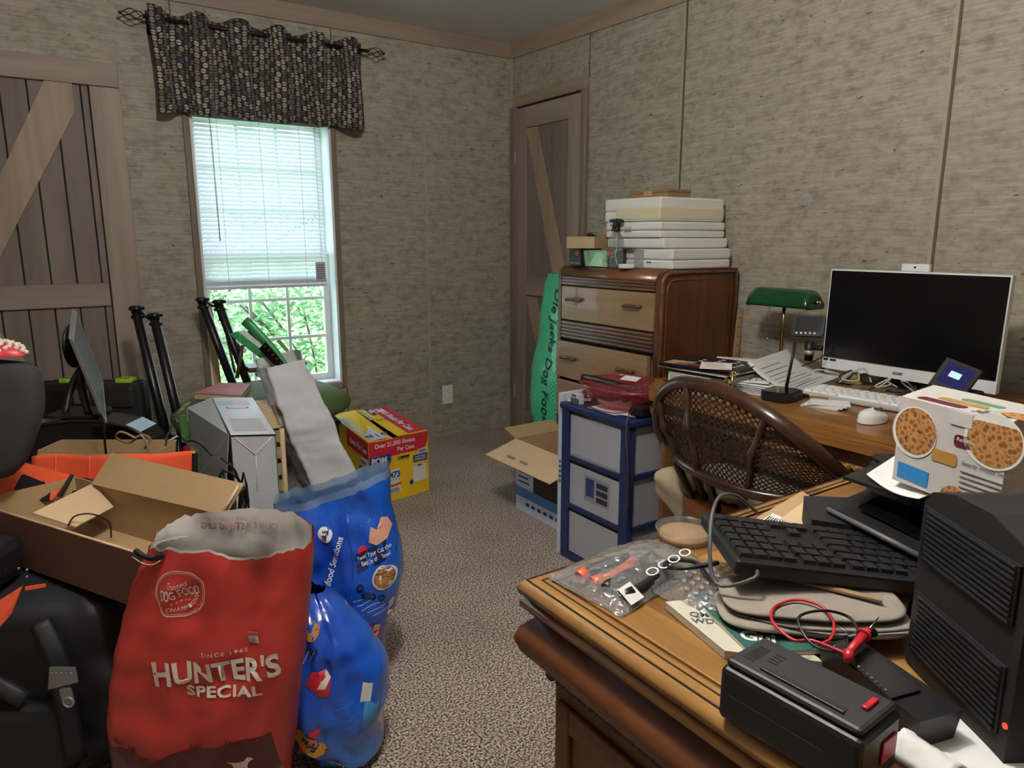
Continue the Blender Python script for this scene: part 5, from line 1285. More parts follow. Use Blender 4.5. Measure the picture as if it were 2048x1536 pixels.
# ---- pliers in a zip bag
def plier(name, lab, o_, ang, mh, scale=1):
    t = T(name, lab, 'pliers', (o_[0], o_[1], .764)); R_ = Matrix.Rotation(ang, 3, 'Z'); O = Vector((o_[0], o_[1], 0))
    def q(x, y, z): return O + R_ @ Vector((x * scale, y * scale, 0)) + Vector((0, 0, z))
    for s_ in (-1, 1):
        pts_ = [q(.0, s_ * .006, .774), q(-.03, s_ * .014, .775), q(-.065, s_ * .018, .775), q(-.10, s_ * .014, .774)]
        h = t.part('handle', MB().tube(pts_, .007, 8, smooth_path=4, rfn=lambda u: (.0085 - .002 * abs(u - .5), .0055)), mh if s_ < 0 else M_black)
        t.part('grip_band', MB().tube([q(-.088, s_ * .0165, .775), q(-.106, s_ * .013, .774)], .009, 8, rfn=lambda u: (.010, .0068)), mh, 'orange grip end', parent=h)
        t.part('jaw', MB().hexa([q(.0, s_ * .0005, .768), q(.045, s_ * .0005, .770), q(.043, s_ * .004, .770), q(.005, s_ * .012, .768), q(.0, s_ * .0005, .780), q(.045, s_ * .0005, .776), q(.043, s_ * .004, .776), q(.005, s_ * .012, .780)]), M_silver)
    t.part('pivot', MB().cyl(q(.004, 0, .768), q(.004, 0, .784), .006 * scale, n=12), M_silver)
M_orange = plain('orange_grip', 'd9623f', .4)
plier('pliers', 'orange handled pliers, the left pair inside the plastic bag', (.70, .712), radians(8), M_orange, .95)
plier('pliers', 'black handled pliers with orange ends, the nearer pair in the plastic bag', (.715, .668), radians(10), M_black, 1.02)
pg = T('zip_bag', 'clear plastic bag holding two pairs of pliers on the near desk', 'bag', (.68, .69, .7625))
cs = [Vector((.575, .758, 0)), Vector((.588, .612, 0)), Vector((.80, .655, 0)), Vector((.79, .765, 0))]
def bagf(h, sgn):
    def f(u, v):
        p = (cs[0] * (1 - u) + cs[3] * u) * (1 - v) + (cs[1] * (1 - u) + cs[2] * u) * v
        e = (sin(pi * u) * sin(pi * v)) ** .45
        return Vector((p.x + .004 * nz((u * 6, v * 6), 1, 3), p.y + .004 * nz((u * 6, v * 6), 1, 8), .763 + h * e + (.0065 * nz((u * 9, v * 9), 1.2) + .004 * nz((u * 22, v * 17), 1)) * e * sgn))
    return f
pg.part('film_top', MB().grid(bagf(.027, 1), 30, 24), M_film)
pg.part('film_bottom', MB().grid(bagf(.0, 0), 4, 4), M_film)
pg.part('zip_strip', MB().tube([cs[0] + Vector((.006, 0, .764)), cs[1] + Vector((.006, 0, .764))], .0012, 5), M_film)
pg.text('lettering', 'OCOO', frame((.655, .628, .7925), (1, .2, 0), (-.1, 1, .3)), .11, .014, M_paper, bold=.0)
pg.part('white_print', MB().plate([(.610, .618, .770), (.637, .622, .772), (.632, .645, .786), (.606, .640, .784)], .0005), M_paper)

# ---- bubble wrap bag
bbm = MB()
def bwf(u, v): return Vector((.665 + .15 * u, .50 + .14 * v + .02 * u, .766 + .024 * (sin(pi * u) * sin(pi * v)) ** .5))
bub = T('bubble_wrap', 'clump of clear bubble wrap half under the black keyboard', 'wrap', (.74, .58, .763))
bub.part('film', MB().grid(bwf, 16, 12), M_film)
bl_me = mesh_of(MB().ball((0, 0, 0), (.0055, .0055, .0035), 8), 'bubble'); bl_me.materials.append(M_film)
for i in range(11):
    for j_ in range(8):
        if (i - 5) ** 2 / 28 + (j_ - 3.5) ** 2 / 14 > 1: continue
        p = bwf((i + .7) / 12, (j_ + .7) / 9); o = bpy.data.objects.new('bubble', bl_me); COL.objects.link(o); o.parent = bub.o; o.location = p + Vector((0, 0, .0015)) - bub.off

# ---- magazines
mg = T('magazine', 'cream booklet with grey capital lettering lying beneath the green magazine', 'magazine', (.68, .52, EZ + .001))
cm = MB().plate([(.652, .598, .7615), (.625, .478, .7615), (.70, .40, .7615), (.735, .56, .7615)], .009)
mg.part('pages', cm, plain('cream_pages', 'c6bda6', .8))
mg.part('cover', MB().plate([(.652, .598, .7708), (.625, .478, .7708), (.70, .40, .7708), (.735, .56, .7708)], .0008), plain('cream_cover', 'c9c5b4', .6))
mg.text('lettering', 'QMV-\nWDX', frame((.640, .540, .7718), (.80, -.60, 0), (.60, .80, 0)), .040, .028, M_grey, t=.0004, bold=.02)
mg2 = T('magazine', 'dark green magazine with white lettering under the grey pouch', 'magazine', (.72, .50, EZ + .011))
c4 = [(.690, .592, .7722), (.640, .455, .7722), (.735, .395, .7722), (.785, .53, .7722)]
mg2.part('pages', MB().plate(c4, .004), MATS['cream_pages'])
mg2.part('cover', MB().plate([(x, y, z + .0042) for x, y, z in c4], .0008), plain('green_cover', '2f5e55', .5, var=.12, nscale=8))
mg2.text('lettering', 'Tips', frame((.668, .550, .7773), (.42, -.90, 0), (.90, .42, 0)), .050, .022, M_paper, t=.0004, bold=.03)
mg2.text('lettering', 'Gui', frame((.652, .478, .7773), (.62, -.78, 0), (.78, .62, 0)), .040, .022, M_paper, t=.0004, bold=.03)
# ---- grey padded pouch
M_pouch = plain('grey_canvas', '8f867c', .85, var=.06, bump=.2, bscale=80)
def pouch(c, sx, sy, h, z0, ang):
    def f(u, v):
        a = 2 * pi * u; q = abs(cos(a)) ** .6 * (1 if cos(a) > 0 else -1); w = abs(sin(a)) ** .6 * (1 if sin(a) > 0 else -1)
        k = (1 - abs(2 * v - 1) ** 2.5) ** .4
        x = sx * q * k; y = sy * w * k
        return Vector((c[0] + x * cos(ang) - y * sin(ang), c[1] + x * sin(ang) + y * cos(ang), z0 + h * v + .002 * nz((x * 20, y * 20, v), 1)))
    return MB().grid(f, 40, 10, True, True)
pz = T('padded_pouch', 'grey padded fabric pouch on the green magazine', 'pouch', (.78, .47, .777))
pz.part('lower_half', pouch((.765, .462), .115, .060, .016, .7782, radians(-40)), M_pouch)
pz.part('upper_half', pouch((.772, .47), .110, .058, .014, .7925, radians(-38)), M_pouch)
pz.part('zip', MB().tube([(.672, .50, .793), (.70, .445, .793), (.76, .39, .793), (.83, .355, .793)], .0018, 6, smooth_path=4), M_grey)
# leather-like strip and card
single('tan_strip', 'long tan leather strip slanting out under the black keyboard', 'strip', MB().plate([(.760, .555, .8095), (.752, .540, .8095), (.815, .400, .8085), (.822, .405, .8085)], .003), M_card_d, (.79, .47, .80))
# cardboard flats
cf = T('flattened_carton', 'flattened brown cardboard carton with white barcode labels by the printer', 'cardboard', (.95, .58, EZ + .001))
cf.part('panel', MB().plate([(.80, .40, .7645), (1.04, .44, .7645), (1.12, .72, .7645), (.90, .70, .7645)], .004), M_card)
cf.part('panel', MB().plate([(.82, .42, .772), (1.02, .45, .772), (1.10, .70, .80), (.92, .665, .80)], .003), M_card)
cf.part('panel', MB().plate([(0.954,0.641,0.8), (0.973,0.589,0.8), (0.998,0.549,0.8), (1.041,0.605,0.806), (1.052,0.66,0.806)][:5], .003), M_card_l)
l1 = cf.part('barcode_label', MB().plate([(0.914,0.656,0.801), (0.937,0.602,0.801), (0.964,0.611,0.801), (0.97,0.671,0.801)], .0008), M_paper)
for i in range(12):
    f = i / 12; a = Vector((0.921,0.65,0.802)).lerp(Vector((0.936,0.608,0.802)), f); b_ = Vector((0.953,0.66,0.802)).lerp(Vector((0.954,0.612,0.802)), f)
    w = Vector((.0016 if i % 3 else .003, -.001, 0)); cf.part('bar', MB().plate([a, a + w, b_ + w, b_], .0003), M_ink, parent=l1)
cf.part('barcode_label', MB().plate([(0.982,0.539,0.798), (1.016,0.49,0.798), (1.029,0.511,0.798), (1.031,0.55,0.798)], .0008), M_paper)
cf2 = T('cardboard_sheet', 'bent brown cardboard sheet poking out below the keyboard beside the tower', 'cardboard', (.86, .46, .763))
cf2.part('sheet', MB().plate([(0.844,0.511,0.795), (0.884,0.403,0.775), (0.926,0.419,0.785), (0.913,0.498,0.8)], .003), M_card)
cf2.part('black_backing', MB().plate([(0.841,0.519,0.789), (0.861,0.424,0.772), (0.904,0.421,0.772), (0.878,0.521,0.789)], .003), M_blackm)

# ---- meter probes
pr_ = T('test_probe', 'red multimeter probe with pointed metal tip lying on the pouch', 'probe', (.73, .38, .80))
a, b_, c_ = Vector((0.681,0.364,0.807)), Vector((0.734,0.371,0.815)), Vector((0.762,0.376,0.818))
pr_.part('grip', MB().cyl(a, a.lerp(b_, .75), .0045, .0055, 10).cyl(a.lerp(b_, .72), a.lerp(b_, .78), .008, n=10).cyl(a.lerp(b_, .78), b_, .0055, .003, 10), M_redp)
pr_.part('tip', MB().cyl(b_, c_, .0013, .0006, 8), M_chrome)
pr_.part('boot', MB().cyl(a + Vector((-.004, -.004, -.006)), a + Vector((.002, .0, .004)), .0055, n=8), M_redp)
pr_.part('lead', MB().tube([a, (.680, .405, .803), (.665, .418, .802), (.672, .45, .806), (.70, .468, .808), (.735, .462, .81), (.745, .435, .81), (.73, .41, .805), (.70, .395, .803), (.68, .398, .801)], .0018, 6, smooth_path=5), M_redp)
pr2 = T('test_probe', 'black multimeter probe lying beside the red one', 'probe', (.73, .37, .80))
a, b_ = Vector((.748, .372, .806)), Vector((.71, .382, .806))
pr2.part('grip', MB().cyl(a, b_, .005, .004, 10), M_black)
pr2.part('tip', MB().cyl(Vector((0.717,0.383,0.808)), Vector((0.717,0.399,0.812)), .0008, .0012, 6), M_chrome)
pr2.part('lead', MB().tube([b_, (.69, .372, .803), (.672, .398, .803), (.69, .43, .815), (.725, .42, .818), (.745, .40, .812), (.73, .38, .808)], .0018, 6, smooth_path=5), M_black)

# ---- printer with an output tray, paper, cereal box (camera-facing frame)
pn = T('printer', 'black flatbed printer with open trays on the near desk under the cereal carton', 'printer', (.75, 1.12, EZ + .001), YAW)
pn.part('body', MB().b2((.60, 1.0, .762), (1.05, 1.15, .878), .01), M_blackm)
pn.part('top_lid', MB().b2((.605, .995, .879), (1.045, 1.145, .889), .004), M_black)
pn.part('lower_tray', MB().plate([(0.473,1.004,0.845), (0.542,0.866,0.83), (0.625,0.96,0.83), (0.567,1.075,0.845)], .006), M_black)
pn.part('tray_well', MB().plate([(0.51,0.989,0.853), (0.559,0.897,0.839), (0.625,0.976,0.839), (0.568,1.037,0.853)], .002), M_blackg)
pn.part('tray_lip', MB().tube([(0.473,1.004,0.845), (0.508,0.931,0.838), (0.542,0.866,0.83)], .0045, 8), M_grey)
pn.part('tray_support', MB().hexa([(.44, .98, .762), (.62, .93, .762), (.64, 1.06, .762), (.46, 1.06, .762), (.44, .98, .838), (.62, .93, .828), (.64, 1.06, .838), (.46, 1.06, .845)]), M_blackm)
pn.part('upper_tray', MB().plate([(0.501,1.024,0.885), (0.558,0.954,0.878), (0.659,1.04,0.878), (0.646,1.133,0.885)], .005), M_black)
ps = T('paper_sheet', 'white sheet of paper drooping from the printer under the cereal carton', 'paper', (.62, 1.08, .884), YAW)
pq = [Vector((0.533,1.018,0.895)), Vector((0.556,0.919,0.893)), Vector((0.632,0.973,0.89)), Vector((0.648,1.138,0.892))]
ps.part('sheet', MB().grid(lambda u, v: (pq[0] * (1 - u) + pq[1] * u) * (1 - v) + (pq[3] * (1 - u) + pq[2] * u) * v + Vector((0, 0, -.008 * sin(pi * u) * (1 - v))), 10, 8), M_paper, solid=.0008)
M_cer = plain('cereal_white', 'c9c6c2', .5, var=.01)
ce = T('cereal_carton', 'white cereal carton with round flake pictures standing on the printer', 'box', (.69, 1.14, .8955), YAW)
zt = 1.022; zb = .898
A, B, C_ = Vector((0.555,0.987,1.022)), Vector((0.607,0.835,1.022)), Vector((0.647,1.066,1.022))
def dn(p): return Vector((p.x, p.y, zb))
D_ = B + (C_ - A)
ce.part('carton', MB().hexa([dn(A), dn(B), dn(D_), dn(C_), A, B, D_, C_]), M_cer)
ux = (B - A).normalized(); W_ = (B - A).length; H_ = zt - zb; nrm = ux.cross(Vector((0, 0, 1)))
Mf = frame(dn(A) + nrm * .0004, ux, (0, 0, 1))
m, nt, b = base_mat('flakes'); setp(b, .7)
vo = N(nt, 'ShaderNodeTexVoronoi'); vo.inputs['Scale'].default_value = 130; nt.links.new(coords(nt), vo.inputs[0])
cc = ramp(nt, vo.outputs[0], [(0, '5a3416'), (.35, '8c5a2c'), (.6, 'c08c50'), (1, '3c2412')]); nt.links.new(cc, b.inputs['Base Color']); M_flake = m
def deco(name, poly, mat, t=.0006, lab=None, z=0): return ce.part(name, MB().prism(poly, t, Mf @ Matrix.Translation((0, 0, z))), mat, lab)
deco('white_ring', circle(.036, 32, .028, .078), M_paper); deco('flake_photo', circle(.033, 32, .030, .080), M_flake, .0009, 'round photo of flakes')
deco('white_ring', circle(.040, 32, .142, .095, .036)[:], M_paper); deco('flake_photo', [(x, min(y, .118)) for x, y in circle(.036, 32, .143, .097, .034)], M_flake, .0009, 'round photo of flakes')
deco('blue_panel', [(.008, .008), (.058, .006), (.058, .028), (.008, .030)], plain('cereal_blue', '2f83c4', .5))
deco('maroon_banner', rrect(.045, .016, .005, cx=.112, cy=.084), plain('maroon_banner', '5c1a26', .5))
deco('tan_banner', rrect(.038, .017, .004, cx=.078, cy=.056), plain('tan_banner', 'b08440', .5))
ce.text('lettering', 'Real Flax', Mf @ Matrix.Translation((.094, .084, .0007)), .026, .005, M_paper, t=.0003)
ce.text('lettering', 'hearty meets healthy', Mf @ Matrix.Translation((.104, .052, 0)), .075, .008, M_seam, t=.0005, shear=.3)
for i in range(5): deco('print_line', [(.104, .044 - i * .007), (.17 - .01 * (i % 2), .044 - i * .007), (.17 - .01 * (i % 2), .0455 - i * .007), (.104, .0455 - i * .007)], M_paper2 if i > 9 else M_seam)
deco('tear_flap', [(.075, .122), (.078, .112), (.082, .104), (.112, .104), (.112, .122)], M_paper2, .0012)
deco('bowl_photo', [(x, max(y, .001)) for x, y in circle(.02, 20, .098, .002)], M_flake)
vx_ = (C_ - A); Mt_ = frame(A + Vector((0, 0, .0003)), ux, vx_)
def deco2(name, poly, mat): return ce.part(name, MB().prism(poly, .0006, Mt_), mat)
Ld = (C_ - ux * (C_ - A).dot(ux) - A).length
deco2('maroon_banner', rrect(.07, .018, .006, cx=.050, cy=.018), MATS['maroon_banner']); deco2('tan_banner', rrect(.07, .016, .006, cx=.062, cy=.042), MATS['tan_banner'])
deco2('green_banner', rrect(.06, .014, .006, cx=.074, cy=.064), plain('sage_banner', '5f8f72', .5)); deco2('flake_photo', circle(.030, 28, .150, .040, .018), M_flake)
ce.text('lettering', 'Benefit', Mt_ @ Matrix.Translation((.10, .008, 0)), .045, .020, M_seam, t=.0005, bold=.02, mirror=True)
ce.text('lettering', 'BREAKFAST', Mt_ @ Matrix.Translation((.100, .030, 0)), .035, .005, M_seam, t=.0005, mirror=True)

# ================================================================ LEFT SIDE: TOILET PAPER BOX, BAGS
H_ = .31
pA, pB, pC, pD = (Vector((1.239,3.009,0.31)), Vector((1.57,3.051,0.31)), Vector((1.591,3.603,0.31)), Vector((1.281,3.605,0.31)))
def fl0(p, z=0): return Vector((p.x, p.y, z))
M_yel = plain('print_yellow', 'efc521', .4, var=.02); M_rd = plain('print_red', 'c92a3c', .4, var=.02); M_bl = plain('print_royal_blue', '20398c', .4, var=.02)
pm = T('toilet_paper_case', 'yellow and red toilet paper carton on the carpet under the window wall', 'box', tuple(fl0((pA + pC) / 2)))
pm.part('carton', MB().add([fl0(pA), fl0(pB), fl0(pC), fl0(pD), pA, pB, pC, pD], [(3, 2, 1, 0), (0, 1, 5, 4), (1, 2, 6, 5), (2, 3, 7, 6), (3, 0, 4, 7)]), M_yel, solid=.003)
ux = (pB - pA).normalized(); W_ = (pB - pA).length; Mf = frame(fl0(pA) + ux.cross(Vector((0, 0, 1))) * .0018, ux, (0, 0, 1))
kz = 0
def fp(name, poly, mat, z=0.0, M=None): return pm.part(name, MB().prism(poly, .0006, (M or Mf) @ Matrix.Translation((0, 0, z))), mat)
def ft(s_, x, y, w, h, mat, z=.001, M=None, **k): return pm.text('lettering', s_, (M or Mf) @ Matrix.Translation((x, y, z)), w, h, mat, t=.0004, **k)
fp('red_band', [(0, .235), (.01, .225), (W_ - .07, .225), (W_ - .02, .235), (W_ - .004, .262), (W_, .31), (0, .31)], M_rd)
fp('blue_patch', [(0, .235), (.12, .238), (.118, .20), (.105, .18), (.08, .165), (.07, .15), (.04, .145), (0, .148)], M_bl, .0002)
ft('Over 21,000 Sheets', .03, .272, .225, .026, M_paper, bold=.02); ft('Per Case', .155, .242, .095, .022, M_paper, bold=.02)
ft('POM', .012, .195, .082, .036, M_paper, bold=.04); ft('TOILET PAPER', .012, .178, .082, .011, M_paper, bold=.02)
fp('white_panel', [(.045, .085), (.165, .085), (.165, .155), (.13, .155), (.075, .135), (.045, .12)], M_paper)
ft('45', .050, .108, .036, .030, M_bl, bold=.04); ft('ROLLS', .050, .092, .036, .010, M_bl, bold=.03)
fp('rule', [(.093, .09), (.095, .09), (.095, .135), (.093, .135)], M_bl, .0008)
ft('473', .105, .112, .060, .034, M_bl, bold=.04); ft('SHEETS PER ROLL', .105, .100, .060, .006, M_bl)
fp('red_stripe', [(.02, .066), (.17, .085), (.17, .078), (.02, .058)], M_rd, .0007)
fp('barcode_panel', rrect(.085, .032, .002, cx=.125, cy=.052), M_paper, .0008)
for i in range(16): fp('bar', [(.088 + i * .0045, .040), (.0905 + i * .0045 - .001 * (i % 2), .040), (.0905 + i * .0045 - .001 * (i % 2), .062), (.088 + i * .0045, .062)], M_bl, .0015)
fp('blue_patch', rrect(.085, .036, .003, cx=.285 if W_ > .33 else W_ - .05, cy=.185), M_bl, .0003)
xr_ = W_ - .09
ft('SOFTNESS\nSTRENGTH', xr_ + .005, .174, .072, .022, M_paper, bold=.02)
fp('barcode_panel', rrect(.05, .024, .002, cx=W_ - .035, cy=.218), M_paper, .0007)
for i in range(8): fp('bar', [(W_ - .056 + i * .0052, .210), (W_ - .053 + i * .0052, .210), (W_ - .053 + i * .0052, .226), (W_ - .056 + i * .0052, .226)], M_bl, .0014)
fp('roll_print', rrect(.078, .082, .012, cx=W_ - .055, cy=.108), M_paper, .0006); fp('roll_print', circle(.034, 24, W_ - .055, .148, .008), M_paper2, .0011); fp('roll_core', circle(.012, 16, W_ - .055, .148, .004), M_ink, .0018)
fp('blue_dot', circle(.012, 18, W_ - .105, .070), M_bl, .0012)
fp('hand_hole', rrect(.07, .018, .009, cx=W_ / 2 + .02, cy=.205), M_card_d, .0009)
fp('hand_hole', rrect(.05, .010, .005, cx=W_ / 2 + .03, cy=.209), M_ink, .0015)
# left face
ul = (pA - pD).normalized(); WL = (pA - pD).length; Ml = frame(fl0(pD) + ul.cross(Vector((0, 0, 1))) * .0018, ul, (0, 0, 1))
fp('red_band', [(WL - .33, .225), (WL - .02, .225), (WL, .24), (WL, .31), (WL - .33, .31)], M_rd, 0, Ml)
ft('Sheets Per Case', WL - .28, .248, .26, .032, M_paper, .001, Ml, bold=.02)
fp('barcode_panel', rrect(.09, .03, .002, cx=WL - .07, cy=.20), M_paper, .0005, Ml)
for i in range(10): fp('bar', [(WL - .108 + i * .008, .190), (WL - .104 + i * .008, .190), (WL - .104 + i * .008, .21), (WL - .108 + i * .008, .21)], M_bl, .0012, Ml)
fp('blue_patch', rrect(.13, .05, .003, cx=WL - .08, cy=.145), M_bl, .0004, Ml); ft('SOFTNESS\nSTRENGTH', WL - .135, .125, .11, .036, M_paper, .001, Ml, bold=.02)
# top flaps: right one flat, left one sagging open, dark slot between
mAB = pA.lerp(pB, .46); mDC = pD.lerp(pC, .46)
up = Vector((0, 0, 1))
Rf = pm.part('top_flap', MB().plate([mAB + ux * .006 + up * .004, pB + up * .002, pC + up * .002, mDC + ux * .006 + up * .012], .003), M_yel)
Lf = pm.part('top_flap', MB().plate([pA + up * .002, mAB - ux * .02 - up * .004, mDC - ux * .012 + up * .016, pD + up * .004], .003), M_yel)
MR = frame(pA + up * .0056, ux, pD - pA)
tilt = 1.0
def ftop(name, poly, mat, z=0):  # prints lying on the flaps
    vs = []
    for x, y in poly:
        p = pA + ux * x + (pD - pA).normalized() * y; vs.append(p + up * (.0068 + .010 * y / WL * (1 - abs(x / W_ - .46) * 1.6) + z))
    pm.part(name, MB().plate(vs, .0005), mat, parent=(Rf if poly[0][0] > W_ * .4 else Lf))
ftop('red_band', [(W_ - .11, .01), (W_ - .005, .01), (W_ - .005, WL - .02), (W_ - .11, WL - .02)], M_rd)
ftop('blue_patch', [(W_ * .56, WL - .17), (W_ - .12, WL - .17), (W_ - .12, WL - .02), (W_ * .56, WL - .02)], M_bl)
ftop('white_swoosh', [(.01, .01), (.11, .01), (.09, .30), (.06, .45), (.01, .50)], M_paper2)
def tmap(x0, y0, ang):
    d = (pD - pA).normalized()
    def f(x, y, t):
        X_ = x0 + x * cos(ang) - y * sin(ang); Y_ = y0 + x * sin(ang) + y * cos(ang)
        return pA + ux * X_ + d * Y_ + up * (.0082 + .010 * Y_ / WL * (1 - abs(X_ / W_ - .46) * 1.6) + t)
    return f
pm.text('lettering', '21,000 Sheets Per Case', None, .50, .05, M_paper, mapf=tmap(W_ - .095, WL - .05, -pi / 2), bold=.02, parent=Rf)
pm.text('lettering', 'TOILET PAPER', None, .14, .03, M_bl, mapf=tmap(W_ * .50, .30, 0), bold=.01, parent=Rf)
pm.text('lettering', 'POM', None, .09, .07, M_paper, mapf=tmap(W_ * .58, WL - .14, 0), bold=.03, parent=Rf)
pm.text('lettering', '45 | 47', None, .13, .06, M_bl, mapf=tmap(.01, .04, 0), bold=.02, parent=Lf)
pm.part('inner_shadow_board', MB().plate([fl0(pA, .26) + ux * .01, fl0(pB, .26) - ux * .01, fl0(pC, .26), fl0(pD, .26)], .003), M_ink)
pm.part('carry_strap', MB().plate([mDC + up * .018 - ux * .01, mDC + up * .020 + ux * .006, pA.lerp(pD, .55) + ux * W_ * .47 + up * .018, pA.lerp(pD, .55) + ux * W_ * .42 + up * .014], .001), M_silver)

# dark packet under the sill
sp_ = T('foil_packet', 'dark shiny packet on the floor between the white bag and carton', 'packet', (1.34, 3.70, 0), 0)
sp_.part('packet', MB().b2((1.22, 3.60, .0), (1.46, 3.80, .22), .02), plain('plum_foil', '2b2430', .3))
sp_.part('top_band', MB().b2((1.25, 3.60, .2205), (1.43, 3.76, .224), .001), M_paper2)

# ---- red dog food bag (camera-facing frame)
M_redbag = plain('red_paper_bag', 'c23c34', .42, var=.06, nscale=5, bump=.15, bscale=9)
M_liner = plain('bag_liner_white', 'd8d4ce', .6, var=.04)
M_cream = plain('cream_print', 'e4d9cb', .55, var=.02)
rX, rY = Vector((1, 0, 0)), Vector((0, -1, 0))
rb = Sack([(-.117, -.735, 1.50, .185, .08), (0, -.735, 1.50, .195, .09), (.03, -.739, 1.50, .205, .105), (.08, -.732, 1.495, .209, .11), (.153, -.723, 1.485, .212, .105), (.241, -.706, 1.475, .211, .095), (.327, -.686, 1.468, .209, .085), (.412, -.664, 1.462, .203, .075), (.482, -.644, 1.456, .195, .065), (.54, -.626, 1.452, .187, .058), (.583, -.611, 1.452, .176, .058)], rX, rY, 3.2, .016, 2, 7)
def dec(s_, r0, z0, ang=0.0, lift=.0025):
    ca, sa = cos(ang), sin(ang)
    def f(x, y, t):
        rr = r0 + x * ca - y * sa; zz = z0 + x * sa + y * ca; c_ = s_.row(zz)
        return s_.pt((rr - c_[0]) / c_[2], zz, 1, lift + t)
    return f
def dprism(t, s_, name, poly, mat, r0, z0, ang=0, lift=.0022, lab=None, parent=None, sub=2):
    """flat print following the sack surface; subdivided so it bends"""
    f = dec(s_, r0, z0, ang, lift); bm = bmesh.new()
    bm.faces.new([bm.verts.new((x, y, 0)) for x, y in poly])
    bmesh.ops.triangulate(bm, faces=bm.faces[:])
    for _ in range(sub):
        long_ = [e for e in bm.edges if e.calc_length() > .022]
        if not long_: break
        bmesh.ops.subdivide_edges(bm, edges=long_, cuts=1); bmesh.ops.triangulate(bm, faces=bm.faces[:])
    bm.verts.index_update(); mb = MB(); mb.add([f(v.co.x, v.co.y, 0) for v in bm.verts], [tuple(v.index for v in fc.verts) for fc in bm.faces], True); bm.free()
    return t.part(name, mb, mat, lab, parent=parent)
def ring_poly(r_out, r_in, n=48):
    return r_out, r_in, n
def dring(t, s_, name, ro, ri, mat, r0, z0):
    f = dec(s_, r0, z0); mb = MB(); n = 56; vs = []
    for k in range(n):
        a = 2 * pi * k / n; vs += [f(ro * cos(a), ro * sin(a), 0), f(ri * cos(a), ri * sin(a), 0)]
    mb.add(vs, [(2 * k, 2 * ((k + 1) % n), 2 * ((k + 1) % n) + 1, 2 * k + 1) for k in range(n)], True); return t.part(name, mb, mat)
R_B = T('dog_food_bag', 'big red paper dog food bag with torn open top in the left foreground', 'bag', (-.66, 1.36, 0), YAW, K=.914)
def rtop(x, sd):
    j = .006 * nz((x * 9, sd * 3, 0), 2.3, 4) + .004 * nz((x * 30, sd, 0), 1.5, 2)
    if sd > 0: return .012 - .020 * max(0, 1 - abs(x - .25) * 1.6) + j
    return .052 + .012 * cos((x - .2) * 2) + j - .02 * max(0, abs(x) - .75) * 4
R_B.part('outer_paper', rb.mesh(72, 44, rtop), M_redbag)
rl = Sack([(z, a, b_, c_ - .004, d_ - .004) for z, a, b_, c_, d_ in rb.rows], rX, rY, 3.2, .016, 2, 7)
def rtop2(x, sd): return rtop(x, sd) + (.004 if sd > 0 else .0015)
R_B.part('liner', rl.mesh(72, 44, rtop2), M_liner, 'white torn paper inside of the bag')
def inner(x0, z0, lift=.0):
    def f(x, y, t):
        zz = z0 + y; c_ = rl.row(min(zz, .583)); xn = (x0 + x - c_[0]) / c_[2]
        return rl.pt(xn, zz, -1, -.004 - t)
    return f
R_B.text('lettering', 'OUR LASTING LEG', None, .175, .016, plain('pink_ghost_print', 'c79a98', .6), mapf=inner(-.70, .602), bold=.02, mirror=True)
R_B.text('lettering', 'FAMILY HERITAGE', None, .085, .008, MATS['pink_ghost_print'], mapf=inner(-.68, .624), mirror=True)
mlog = M_cream
dring(R_B, rb, 'logo_ring', .0535, .0510, mlog, -.706, .502); dring(R_B, rb, 'logo_ring', .0485, .0475, mlog, -.706, .502)
R_B.text('lettering', 'DOG FOOD', None, .077, .021, mlog, mapf=dec(rb, -.744, .489, .10), bold=.02)
R_B.text('lettering', 'Trusted', None, .040, .013, mlog, mapf=dec(rb, -.729, .514, .12), shear=.35)
for i, ch_ in enumerate('CHAMPIONS'):
    a = radians(-128 + i * 13.5); R_B.text('lettering', ch_, None, .0065, .0085, mlog, mapf=dec(rb, -.706 + .040 * cos(a) - .003, .502 + .040 * sin(a) , a + pi / 2))
for i in range(5): dprism(R_B, rb, 'logo_star', circle(.0016 if i != 2 else .003, 6), mlog, -.722 + .008 * i, .481 + .001 * i)
R_B.text('lettering', 'SINCE 1960', None, .095, .0085, mlog, mapf=dec(rb, -.670, .360, .03), spacing=1.3)
def hun(x, y, t):
    k = abs(x / .268 - .5) * 2; y2 = y * (1 + .28 * k ** 2)
    return dec(rb, -.775, .292, .045)(x, y2 - .003 * k, t)
R_B.text('lettering', "HUNTER'S", None, .268, .050, mlog, mapf=hun, bold=.035, spacing=1.05)
R_B.text('lettering', 'SPECIAL', None, .165, .026, mlog, mapf=dec(rb, -.712, .262, .01), bold=.035, spacing=1.1)
st = dprism(R_B, rb, 'price_sticker', rrect(.023, .026, .002), M_paper, -.560, .398, .1, .003)
dprism(R_B, rb, 'orange_strip', [(-.011, .004), (.011, .004), (.011, .012), (-.011, .012)], M_orange, -.560, .398, .1, .0036)
for i in range(3): dprism(R_B, rb, 'print_line', [(-.008, 0), (.006, 0), (.006, .0012), (-.008, .0012)], M_bl, -.560, .396 - i * .004, .1, .0038)
